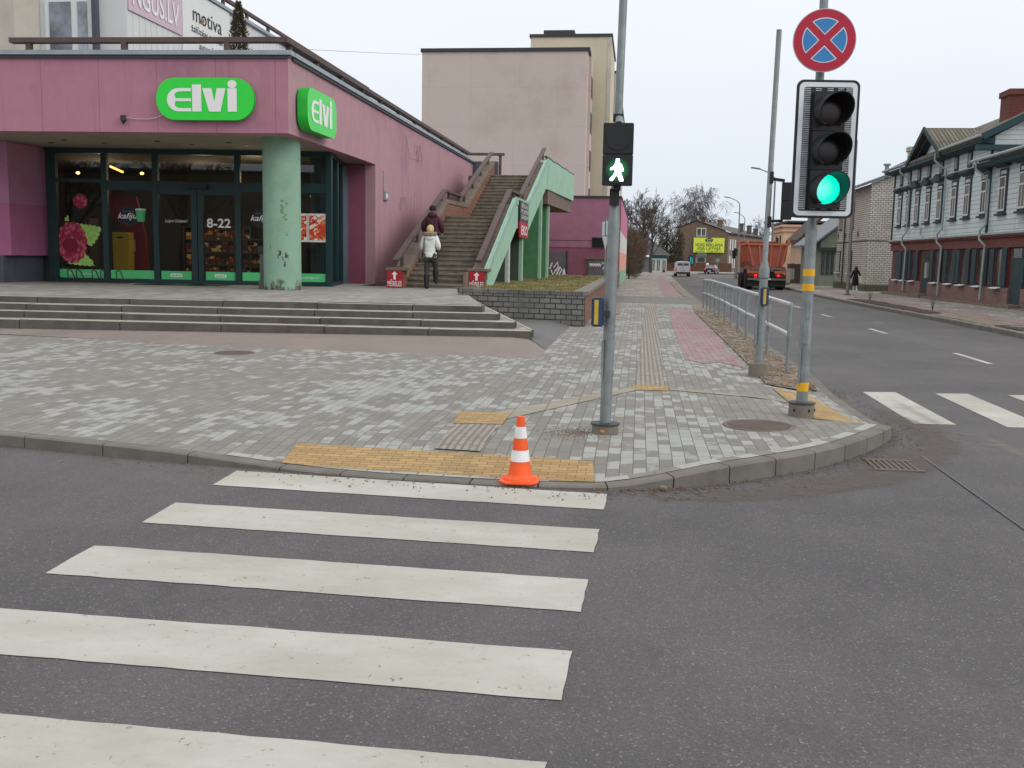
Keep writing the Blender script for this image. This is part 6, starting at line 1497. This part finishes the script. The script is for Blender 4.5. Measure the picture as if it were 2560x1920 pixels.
t = thing('entrance_porch', 'small grey roofed porch against the brown brick house below the billboard', 'porch', (12,189,-.4))
MB().prism([(10.3,1.2),(12.1,1.2),(12.1,2.3),(10.3,2.3)], 'y', 189, 191.5).build('box', lace, t); MB().prism([(10.2,2.3),(12.3,2.3),(12.1,3.0),(10.6,3.0)], 'y', 188.8, 191.5).build('roof', greyr, t); MB().box(10.6,11.8,188.9,188.99,1.4,2.1).build('window', dark, t); MB().box(8.9,11.5,188.6,189.4,.6,1.15).build('ramp', paint('ramp_yellow', (188,176,110), .8), t)
t = thing('board_fence', 'long red brown board fence at the end of the street', 'fence', (8,186,-.4)); brf = paint('brown_fence', (98,68,54), .9, .15, 3, vert=True)
for a, b_, z in ((4.6,6.4,2.1),(6.4,10,1.5),(10,13,1.25),(13,16.6,1.2)): MB().box(a,b_-.05,186,186.15,-.5,z).build('fence_panel', brf, t)
t = thing('notice_sign', 'small teal figure sign standing before the brown fence', 'sign', (9,178,-.4)); MB().box(8.35,9.2,177.9,178,.55,2.5).build('board', teal, t); MB().tube([(8.6,177.85,1.0),(8.75,177.85,1.8),(8.7,177.85,2.2)], .1, 6).build('figure', paint('cyan_print', (60,180,190), .6), t); MB().tube([(9.0,177.85,1.0),(8.95,177.85,2.1)], .1, 6).build('figure', paint('cyan_print2', (60,180,190), .6), t)
MB().tube([(8.8,178.05,-.45),(8.8,178.05,.6)], .05, 6).build('post', dark, t)
# little white pavilion house
kh = thing('small_house', 'tiny white house with teal trim and dark hipped roof at the end of the pavement', 'house', (3,165,-.4))
MB().box(1.6,4.3,165,170,-.5,1.85).build('wall', whf, kh); MB().box(1.55,4.35,164.93,170.1,1.851,2.35).build('teal_fascia', paint('teal_trim', (40,112,120), .7), kh); MB().box(1.55,1.75,164.9,164.99,-.5,1.85).build('teal_corner', teal, kh)
mb = MB(); A = [(.3,164.3,2.35),(4.9,164.3,2.35),(4.9,171,2.35),(-5,171,2.35)]; 
mb.face([(-6,164.3,2.35),(4.9,164.3,2.35),(.4,168,6.0),(-4,168,6.0)]); mb.face([(4.9,164.3,2.35),(4.9,172,2.35),(.4,168,6.0)]); mb.face([(-6,172,2.35),(4.9,172,2.35),(.4,168,6),(-4,168,6)]); mb.build('roof', dkr, kh)
for x in (2.15,3.0,3.9):
    w_ = MB().box(x-.22,x+.22,164.93,164.99,-.1 if x < 3.5 else -.4,1.5).build('window', dark, kh); MB().box(x-.13,x+.13,164.9,164.929,.0,1.4).build('pane', lace, w_)
t = thing('shed', 'grey metal shed joined to the left of the tiny white house', 'shed', (.9,165,-.4)); MB().box(.4,1.5,164.8,168,-.5,1.9).build('wall', paint('grey_shed', (108,110,114), .8, .1, 2), t); MB().box(.3,1.54,164.6,168,1.9,2.05).build('roof', lace, t)
# ================================================================ lamps, poles
lampm = paint('lamp_pole', (120,122,122), .6, .1, 4)
def lamp(x, y, h, arm, lbl):
    z0 = .1+drop(y); t = thing('street_lamp', lbl, 'street lamp', (x,y,z0), group='street lamps along the road')
    pts = [(x,y,z0),(x,y,z0+h-.8)]+[(x-.8*(1-math.cos(a)),y,z0+h-.8+.8*math.sin(a)) for a in (.4,.8,1.2)]+[(x-arm,y,z0+h+.25)]
    MB().tube(pts, [.09,.065,.055,.05,.045,.04], 8).build('pole', lampm, t, smooth=True)
    MB().bar((x-arm+.1,y,z0+h+.23),(x-arm-.6,y,z0+h+.33),.28,.1).build('lamp_head', lampm, t)
    MB().box(x-.16,x+.16,y-.16,y+.16,z0-.1,z0+.06).build('base', pconc, t)
lamp(10.72, 53.8, 8.6, 1.5, 'grey street lamp pole standing by the planting bed before the white brick house')
lamp(10.34, 82, 8.8, 1.3, 'street lamp whose arm shows left of the thin signal pole')
lamp(11.65, 124, 9.3, 1.3, 'left of the two street lamps above the old brown brick house')
lamp(15.1, 152, 8.8, 1.0, 'right and lower of the two street lamps above the old brown brick house')
t = thing('traffic_light', 'small far pedestrian signal on a grey pole left of the dump truck', 'traffic light', (10.9,118,-.4)); MB().tube([(10.9,118,-.4),(10.85,118,3.1)], .07, 8).build('pole', lampm, t); MB().box(10.65,11.0,117.8,118.0,2.2,3.1).build('signal_head', hous, t)
t = thing('road_sign', 'grey back of a sign cluster on a thin post beside the magenta building', 'sign', (-1.0,42,.1))
MB().tube([(-1.31,38,.6),(-1.31,38,3.15)], .03, 8).build('post', galv, t)
MB().box(-1.44,-1.34,37.93,37.96,2.5,3.02).build('sign_back', galv_b, t); MB().box(-1.3,-1.2,37.93,37.96,2.52,3.04).build('sign_back', galv_b, t); MB().prism([(-1.44,2.47),(-1.2,2.47),(-1.3,1.95)], 'y', 37.93, 37.96).build('sign_back', galv_b, t)
t = thing('post_lamp', 'round white globe on a thin post near the far dark car', 'lamp', (11.0,174,-.4)); MB().tube([(11.4,174,-.45),(11.4,174,.75)], .05, 6).build('post', lampm, t); MB().ball((11.4,174,.95), .27).build('globe', white, t, smooth=True)
t = thing('road_sign', 'small round far road sign on a post behind the far dark car', 'sign', (13,176,-.4)); MB().tube([(13.2,176,-.45),(13.2,176,1.4)], .05, 6).build('post', lampm, t); MB().tube([(13.2,175.9,1.7),(13.2,175.95,1.7)], .35, 20).build('plate', galv, t)
cbl = MB().tube([(-10.97+(1.9)*k/12, 30+48*k/12, 7.76+(17.2-7.76)*k/12-.25*math.sin(math.pi*k/12)) for k in range(13)], .007, 5)
tag(cbl.build('overhead_cable', paint('cable_grey', (110,112,118), .7)), 'thin dark cable crossing the sky from the shop roof to the apartment block', 'cable')
# ================================================================ vehicles
tyre = paint('tyre', (34,33,33), .9, .15, 6); rimm = paint('wheel_rim', (120,118,114), .6, .2, 6, metal=.4)
redl = glow('tail_light', (255,30,40), 1.6); redd = paint('tail_lens', (150,20,22), .35)
def wheel(par, x, y, r_, w_, rim=rimm):
    t_ = MB(); n = 24; prof = [(r_*.55,-w_/2),(r_*.9,-w_/2),(r_,-w_*.36),(r_,w_*.36),(r_*.9,w_/2),(r_*.55,w_/2)]
    for i in range(n):
        a, b_ = 2*math.pi*i/n, 2*math.pi*(i+1)/n
        for (r0, x0), (r1, x1) in zip(prof, prof[1:]): t_.face([(x+x0,y+r0*math.cos(a),r_+r0*math.sin(a)),(x+x1,y+r1*math.cos(a),r_+r1*math.sin(a)),(x+x1,y+r1*math.cos(b_),r_+r1*math.sin(b_)),(x+x0,y+r0*math.cos(b_),r_+r0*math.sin(b_))])
    wh_ = t_.build('wheel', tyre, par, local=True, smooth=True)
    MB().tube([(x-w_*.42,y,r_),(x+w_*.42,y,r_)], r_*.56, 18).build('rim', rim, wh_, local=True)
# dump truck: origin at the middle of its rear, facing +y
tk = thing('dump_truck', 'dirty orange eight wheel dump truck driving away with red tail lights lit', 'truck', (8.22,67,-.185), math.radians(-1))
tor = paint('truck_orange', (168,98,80), .8, .14, 1.2, (140,96,84), 1.6); tor2 = paint('truck_orange_bright', (192,104,78), .7, .1, 2)
tdk = paint('truck_chassis', (44,42,42), .8, .2, 4); tgr = paint('truck_bumper', (116,108,100), .75, .15, 4); fendm = paint('dusty_fender', (138,100,92), .85, .12, 2)
def lb(nm_, mt_, *b_, par=tk, bev=0): return MB().box(*b_).build(nm_, mt_, par, local=True, bevel=bev)
lb('chassis', tdk, -.5,.5,.3,9.2,.75,1.15)
lb('bumper', tgr, -1.22,1.22,-.05,.1,.62,.76, bev=.01)
lb('underrun_panel', tdk, -1.2,1.2,.12,.2,.2,.6)
for sx in (-1,1):
    q = lb('light_cluster', tdk, sx*.85-.36,sx*.85+.36,-.02,.12,.82,1.02); MB().box(sx*.85-.32,sx*.85+.32,-.04,-.021,.86,.99).build('lens', redd, q, local=True)
    cxl = sx*.72; MB().ball((cxl,-.06,.925), .085, .03, .085, 12, 8).build('lit_lamp', redl, q, local=True)
    lb('marker_board', tor2, sx*.85-.37,sx*.85+.37,-.03,.02,1.06,1.24)
    for k, y in enumerate((1.1,2.5,6.0,7.6)):
        wheel(tk, sx*1.02, y, .53, .42 if k < 2 else .36)
    MB().prism([(.25,1.05),(.5,1.35),(1.1,1.52),(1.8,1.35),(2.5,1.52),(3.2,1.3),(3.3,1.05),(3.2,1.05),(2.5,1.42),(1.8,1.25),(1.1,1.42),(.6,1.25)], 'x', sx*1.25 if sx < 0 else .8, sx*.8 if sx < 0 else 1.25).build('mudguard', fendm, tk, local=True)
    lb('mud_flap', tdk, sx*1.02-.25,sx*1.02+.25,.42,.45,.25,.95)
# skip body
zb_, zt_ = 1.42, 3.0
def ringy(y, fl): return [(-.9,y,zb_+fl),(-1.15,y+.0,zb_+.45+fl),(-1.3,y,zt_),(1.3,y,zt_),(1.15,y,zb_+.45+fl),(.9,y,zb_+fl)]
mb = MB(); a = ringy(.15,.0); b_ = ringy(5.9,.0)
mb._add(a+b_, [(0,1,7,6),(1,2,8,7),(3,4,10,9),(4,5,11,10),(5,0,6,11),(0,1,2,3,4,5),(6,7,8,9,10,11)])
mb.build('skip_body', tor, tk, local=True)
mb = MB()
for x0, x1 in ((-.85,-1.22),(-.42,-.55),(.2,.22),(.62,.82),(.88,1.2)): mb.bar((x0,.08,zb_+.1),(x1,.08,zt_-.15),.1,.1)
mb.build('tailgate_ribs', tor2, tk, local=True)
lb('tailgate_rim', tor2, -1.32,1.32,.03,.17,zt_-.12,zt_+.02); lb('tailgate_sill', tgr, -.95,.95,.05,.16,zb_-.12,zb_+.02)
for sx in (-1,1):
    MB().prism([(0.0,zt_+.02),(.35,zt_+.02),(.3,zt_+.22),(.1,zt_+.25)], 'x', sx*1.34, sx*1.26).build('hinge_plate', tor2, tk, local=True)
    mb = MB()
    for y in (.9,1.9,2.9,3.9,4.9): mb.bar((sx*1.14,y,zb_+.4),(sx*1.32,y,zt_-.05),.1,.1)
    mb.bar((sx*1.33,.1,zt_-.02),(sx*1.33,5.9,zt_-.02),.1,.14); mb.build('side_ribs', tor2, tk, local=True)
lb('front_canopy', tor2, -1.3,1.25,5.9,8.3,zt_-.05,zt_+.25)
lb('skip_front', tor, -1.28,1.28,5.9,6.1,zb_,zt_+.2)
lb('cab', paint('cab_white', (176,170,158), .6, .08, 2), -1.24,1.24,6.6,8.7,.95,2.85, bev=.06)
lb('cab_grille', tdk, -1.2,1.2,8.7,8.75,.9,1.5); lb('windscreen', pn, -1.15,1.15,8.7,8.73,1.7,2.6)
for sx in (-1,1): lb('mirror', black, sx*1.55-.12,sx*1.55+.12,8.3,8.4,2.0,2.6); lb('mirror_arm', tdk, min(sx*1.2,sx*1.5),max(sx*1.2,sx*1.5),8.35,8.38,2.55,2.6)
lb('number_plate', whb, -.26,.26,-.075,-.052,.66,.75); lb('air_pipe', tdk, 1.15,1.25,5.4,5.7,2.9,3.5)
# white van, rear view
vn = thing('van', 'white panel van driving away on the left side of the road', 'van', (5.57,132,-.49), math.radians(1))
vw = paint('van_white', (190,194,202), .4, .04, 2); 
mb = MB(); rr = []
def vring(y, s_=1., top=1.98): return [(-.96*s_,y,.35),(-.98*s_,y,.9),(-.93*s_,y,1.3),(-.82*s_,y,1.8),(-.72*s_,y,top-.04),(0,y,top),(.72*s_,y,top-.04),(.82*s_,y,1.8),(.93*s_,y,1.3),(.98*s_,y,.9),(.96*s_,y,.35)]
rings = [(0,.985,1.93),(.12,1,1.97),(3.4,1,1.98),(3.9,.97,1.85)]
vv = []; 
for y, s_, tp_ in rings: vv += vring(y, s_, tp_)
fs = []
for i in range(3):
    for j in range(11): fs.append((i*11+j, i*11+(j+1)%11, (i+1)*11+(j+1)%11, (i+1)*11+j))
fs += [tuple(range(11)), tuple(range(33,44))]
mb._add(vv, fs); mb.build('body', vw, vn, local=True, smooth=True)
MB().prism([(3.85,.35),(5.0,.35),(5.0,1.0),(4.5,1.15),(3.85,1.8)], 'x', -.93, .93).build('bonnet', vw, vn, local=True)
MB().prism([(3.87,1.2),(4.5,1.17),(3.87,1.82)], 'x', -.85, .85).build('windscreen', pn, vn, local=True)
for a, b_ in ((-.7,-.06),(.06,.7)): MB().box(a,b_,-.012,-.002,1.42,1.72).build('rear_window', pn, vn, local=True, bevel=.003)
for sx in (-1,1):
    q = MB().box(sx*.9-.08,sx*.9+.08,-.03,.06,.82,1.22).build('tail_light', redd, vn, local=True); MB().box(sx*.9-.05,sx*.9+.05,-.035,-.031,.95,1.15).build('lit_lamp', glow('van_lamp', (255,70,50), 1.0), q, local=True)
    for y in (.75,3.9): wheel(vn, sx*.84, y, .33, .22)
    MB().box(sx*1.05-.1,sx*1.05+.1,3.5,3.6,1.1,1.35).build('mirror', black, vn, local=True)
MB().box(-.93,.93,-.06,.08,.38,.6).build('bumper', tdk, vn, local=True, bevel=.02); MB().box(-.26,.26,-.02,-.003,.78,.9).build('number_plate', paint('plate_yellowish', (180,168,130), .6), vn, local=True); MB().box(-.01,.01,-.006,-.001,.62,1.85).build('door_gap', dark, vn, local=True)
# dark saloon
cr_ = thing('car', 'dark saloon car with red tail lights turning right at the end of the street', 'car', (11.0,163,-.49), math.radians(-14))
cb2 = paint('car_plum', (44,36,46), .3, .05, 2)
MB().prism([(0,.3),(0,.85),(.15,.93),(.9,.95),(3.2,.93),(4.3,.75),(4.4,.4),(4.2,.25),(.2,.25)], 'x', -.88, .88).build('body', cb2, cr_, local=True, bevel=.05)
mb = MB(); lo = [(-.8,.5),(.8,.5),(.8,3.2),(-.8,3.2)]; hi_ = [(-.6,1.2),(.6,1.2),(.6,2.5),(-.6,2.5)]
mb._add([(x,y,.94) for x, y in lo]+[(x,y,1.42) for x, y in hi_], [(0,1,5,4),(1,2,6,5),(2,3,7,6),(3,0,4,7)]); mb.build('windows', pane('car_glass', (90,100,110), .06), cr_, local=True)
MB()._add([(x,y,1.4) for x, y in hi_]+[(x*.96,y,1.46) for x, y in hi_], [(0,1,5,4),(1,2,6,5),(2,3,7,6),(3,0,4,7),(4,5,6,7)]).build('roof', cb2, cr_, local=True)
for sx in (-1,1):
    q = MB().box(sx*.68-.18,sx*.68+.18,-.02,.05,.62,.82).build('tail_light', redd, cr_, local=True); MB().box(sx*.68-.1,sx*.68+.1,-.03,-.021,.66,.78).build('lit_lamp', redl, q, local=True)
    for y in (.8,3.5): wheel(cr_, sx*.78, y, .32, .2)
MB().box(-.26,.26,-.02,-.001,.42,.54).build('number_plate', white, cr_, local=True); MB().box(-.85,.85,-.04,.1,.25,.42).build('bumper', tdk, cr_, local=True)
# ================================================================ trees
bark = paint('bark', (72,66,60), .95, .25, 4); twig = paint('twigs', (84,76,70), .95, .2, 3); twig_b = paint('birch_twigs', (104,98,98), .95, .2, 3)
def tree(name, lbl, x, y, h, spread, seed, mt_t, mt_c, droop=0., n1=9, dens=1., trunk_frac=.3, rt=.28, tw=.022, lean=0):
    R_ = random.Random(seed); z0 = drop(y)-.1
    t = thing(name, lbl, 'tree', (x,y,z0))
    tr = MB(); cr = MB()
    tz = h*trunk_frac
    tip = Vector((x+lean, y, z0+h*.8))
    base = Vector((x,y,z0))
    spine = [base+(tip-base)*k/7+Vector((R_.uniform(-.15,.15),R_.uniform(-.15,.15),0))*(k > 0) for k in range(8)]
    tr.tube(spine, [rt*(1-.11*k) for k in range(8)], 8)
    def branch(p, d, ln, r_, lv):
        pts = [p]; q = p.copy(); dd = d.copy(); n = 4
        for k in range(n):
            dd = (dd+Vector((R_.uniform(-.22,.22),R_.uniform(-.22,.22),R_.uniform(-.1,.18)-droop*(.28 if lv > 1 else .08)*(k+1)/2))).normalized(); q = q+dd*ln/n; pts.append(q.copy())
        m_ = tr if lv == 0 else cr
        m_.tube(pts, [max(r_*(1-.2*k), tw*.5) for k in range(n+1)], 5 if lv == 0 else 3, cap=False)
        if lv < 3:
            cnt = (5, 5, 4)[lv]
            for c_ in range(int(cnt*dens)):
                i = R_.randint(1, n); u = pts[i-1]+(pts[i]-pts[i-1])*R_.random()
                a = R_.uniform(0, 6.3); side = dd.orthogonal().normalized(); side.rotate(Matrix.Rotation(a, 3, dd))
                nd = (dd*.75+side*R_.uniform(.4,.9)+Vector((0,0,.25 if droop == 0 else -.1))).normalized()
                branch(u, nd, ln*R_.uniform(.42,.66), max(r_*.45, tw*.5), lv+1)
    for k in range(n1):
        f = trunk_frac+(1-trunk_frac)*(k/n1)*.9; p = base+(tip-base)*min(f, 1); a = 2.4*k+R_.uniform(-.4,.4)
        d = Vector((math.cos(a), math.sin(a), .75+.6*f)).normalized()
        branch(p, d, spread*(1.05-.45*f)*R_.uniform(.8,1.1), rt*.42*(1-.5*f), 0)
    tr.build('trunk', mt_t, t, weld=False, recalc=False); cr.build('crown', mt_c, t, weld=False, recalc=False)
    return t
tree('bare_tree', 'broad bare tree with fanned upright branches right of the magenta building', .0, 150, 12.0, 5.0, 3, bark, twig, n1=15, tw=.04, lean=.4, rt=.3)
tree('bare_tree', 'slender bare tree rising just right of the pedestrian signal', -2.0, 146, 12.8, 3.4, 5, bark, twig, n1=10, tw=.04, rt=.2)
tree('bare_tree', 'bare tree between the broad one and the ivy covered trunk', 1.7, 156, 12, 4.6, 8, bark, twig, n1=12, tw=.04, rt=.25)
tree('weeping_birch', 'weeping birch with hanging twigs behind the old brown brick house', 11.4, 222, 17.5, 8.0, 11, bark, twig_b, droop=1.2, n1=18, dens=1.4, tw=.05, rt=.32, trunk_frac=.35)
tree('bare_tree', 'small pale bare tree far off above the dump truck', 27.2, 236, 12.5, 5.0, 13, bark, twig_b, n1=9, tw=.045, rt=.2)
# leafy / ivy masses
def clump(name, lbl, cat, blobs, mt_, cnt, size, seed, stem=None, kind=None, group=None):
    R_ = random.Random(seed); t = thing(name, lbl, cat, (blobs[0][0],blobs[0][1],blobs[0][2]-blobs[0][5]), group=group)
    mb = MB(); tot = sum(b_[3]*b_[4]*b_[5] for b_ in blobs)
    for bx, by, bz, rx, ry, rz3 in blobs:
        for k in range(int(cnt*rx*ry*rz3/tot)):
            u = Vector((R_.gauss(0,1),R_.gauss(0,1),R_.gauss(0,1))).normalized()*R_.random()**.4
            p = Vector((bx+u.x*rx, by+u.y*ry, bz+u.z*rz3)); s_ = size*R_.uniform(.5,1.4)
            a = Vector((R_.uniform(-1,1),R_.uniform(-1,1),R_.uniform(-1,1))).normalized()*s_; b2 = a.orthogonal().normalized()*s_*.5
            b2.rotate(Matrix.Rotation(R_.uniform(0,6.3), 3, a.normalized()))
            mb.face([p-a, p+b2, p+a, p-b2])
    mb.build('crown', mt_, t, weld=False, recalc=False)
    if stem: MB().tube(stem[0], stem[1], 7).build('trunk', bark, t)
    return t
ivy = paint('ivy_leaves', (58,62,44), .9, .4, 1.5); brush = paint('brushwood', (98,82,70), .95, .3, 1.5)
clump('ivy_tree', 'dark ivy covered tree left of the old brown brick house', 'tree', [(4.3,175,5.6,1.3,1.3,2.2),(5.2,176,3.2,1.7,1.5,2.2),(3.6,175,3.8,1.1,1.3,1.5),(4.6,175,8.2,.6,.6,1.0)], ivy, 4200, .13, 2, ([(4.4,175,-.5),(4.5,175,8.2)],[.2,.05]))
clump('ivy_tree', 'second dark ivy covered tree leaning toward the brown gable', 'tree', [(6.6,180,4.4,1.2,1.4,2.6),(6.2,180,2.2,1.5,1.4,1.8)], paint('ivy_leaves_brown', (76,68,54), .9, .35, 1.5), 3200, .14, 4, ([(6.6,180,-.5),(6.7,180,6.8)],[.18,.05]))
def brushy(name, lbl, blobs, cnt, seed, ln=.6, r_=.014):
    R_ = random.Random(seed); t = thing(name, lbl, 'shrub', (blobs[0][0],blobs[0][1],drop(blobs[0][1])))
    mb = MB(); tot = sum(b_[3]*b_[4]*b_[5] for b_ in blobs)
    for bx, by, bz, rx, ry, rz3 in blobs:
        for k in range(int(cnt*rx*ry*rz3/tot)):
            u = Vector((R_.gauss(0,1),R_.gauss(0,1),R_.gauss(0,1))).normalized()*R_.random()**.45
            p = Vector((bx+u.x*rx, by+u.y*ry, max(bz+u.z*rz3, -.4))); d = Vector((u.x*.8+R_.uniform(-.5,.5), R_.uniform(-.5,.5), .5+R_.uniform(-.4,.8))).normalized()*ln*R_.uniform(.5,1.3)
            mid = p+d*.5+Vector((R_.uniform(-.08,.08),R_.uniform(-.08,.08),0))
            mb.tube([p, mid, p+d], [r_, r_*.8, r_*.4], 3, cap=False)
    mb.build('crown', brush, t, weld=False, recalc=False); MB().tube([(blobs[0][0],blobs[0][1],-.5),(blobs[0][0],blobs[0][1],blobs[0][2])], [.09,.04], 6).build('trunk', bark, t); return t
brushy('bare_shrub', 'dense brown bare shrub leaning over the pavement beside the magenta building', [(-1.0,97,2.3,1.1,3,2.2),(-.6,100,1.4,.9,3,1.7)], 6500, 5)
brushy('bare_shrub', 'brown bare hedge before the dark hipped roof', [(-1.3,128,2.6,2.0,4,2.2),(-1.3,118,1.7,1.3,4,2.2)], 6500, 6, .8, .02)
# evergreens on the roof terrace
def thuja(x, y, z, h, r_, lbl):
    R_ = random.Random(9); t = thing('thuja', lbl, 'tree', (x,y,z)); mb = MB()
    for k in range(2600):
        f = R_.random(); rr_ = r_*(1-f)**.7*(.55+.45*math.sin(f*23+R_.uniform(0,2))**2)*R_.uniform(.5,1.05); a = R_.uniform(0,6.3)
        p = Vector((x+rr_*math.cos(a), y+rr_*math.sin(a), z+.15+f*(h-.15))); d = Vector((math.cos(a)*.06, math.sin(a)*.06, R_.uniform(.02,.09))); s_ = d.orthogonal().normalized()*.016
        mb.face([p-s_, p+s_, p+d+s_*.3])
    mb.build('crown', paint('thuja_green', (70,66,46), .9, .35, 8, (96,80,58), 6), t, weld=False, recalc=False); MB().tube([(x,y,z-.3),(x,y,z+h*.8)], [.04,.01], 6).build('trunk', bark, t)
thuja(-10.62, 26, 6.15, 1.95, .42, 'narrow brown green conifer standing behind the shop roof rail')
MB().box(-11.0,-10.2,25.7,26.4,5.31,6.1)
for i, (x, y) in enumerate(((-9.9,26.3),)):
    R_ = random.Random(21); t = thing('roof_plant', 'small reddish dry plant beside the conifer on the shop roof', 'plant', (x,y,6.0)); mb = MB()
    for k in range(60): a = R_.uniform(0,6.3); q = R_.uniform(.05,.35); mb.tube([(x,y,6.0),(x+q*math.cos(a),y+q*math.sin(a),6.15+R_.uniform(.05,.35))], [.01,.006], 3)
    mb.build('stems', paint('dry_stems', (110,80,70), .9), t)
tr_box = MB().box(-11.3,-9.6,25.7,26.6,5.31,6.12).build('planter_trough', pconc); tag(tr_box, 'concrete trough on the shop roof that holds the conifer', 'planter')
# thin saplings in the planting beds
for i, (x, y, lbl) in enumerate(((9.6,43.5,'leafless sapling bush at the far end of the planting bed'),(9.7,34.8,'leafless sapling bush at the near end of the planting bed'))):
    R_ = random.Random(30+i); t = thing('bare_shrub', lbl, 'shrub', (x,y,.1)); mb = MB()
    for k in range(8): a = R_.uniform(0,6.3); q = R_.uniform(.05,.25); mb.tube([(x,y,.1),(x+q*.5*math.cos(a),y+q*.5*math.sin(a),.45),(x+q*math.cos(a),y+q*math.sin(a),.55+R_.uniform(.05,.3))], [.006,.005,.003], 3)
    mb.build('stems', twig, t)
# behind the camera: mirrored trees, plus a block added to darken the glass reflections
bb = thing('reflection_block', 'added grey block behind the camera that darkens the shop glass reflection', 'apartment block', (-30,-30,0))
MB().box(-70,-12,-36,-26,0,7.6).build('wall', paint('grey_render', (120,114,106), .9, .1, .3), bb); MB().box(-71,-11,-37,-25.5,7.6,7.9).build('roof', dark, bb)
tree('bare_tree', 'bare tree across the junction that only the shop glass reflects', -22, -12, 12, 6, 41, bark, twig, n1=14, tw=.04, rt=.3)
tree('bare_tree', 'second bare tree across the junction that only the shop glass reflects', -30, -14, 11, 5, 43, bark, twig, n1=14, tw=.04, rt=.3)
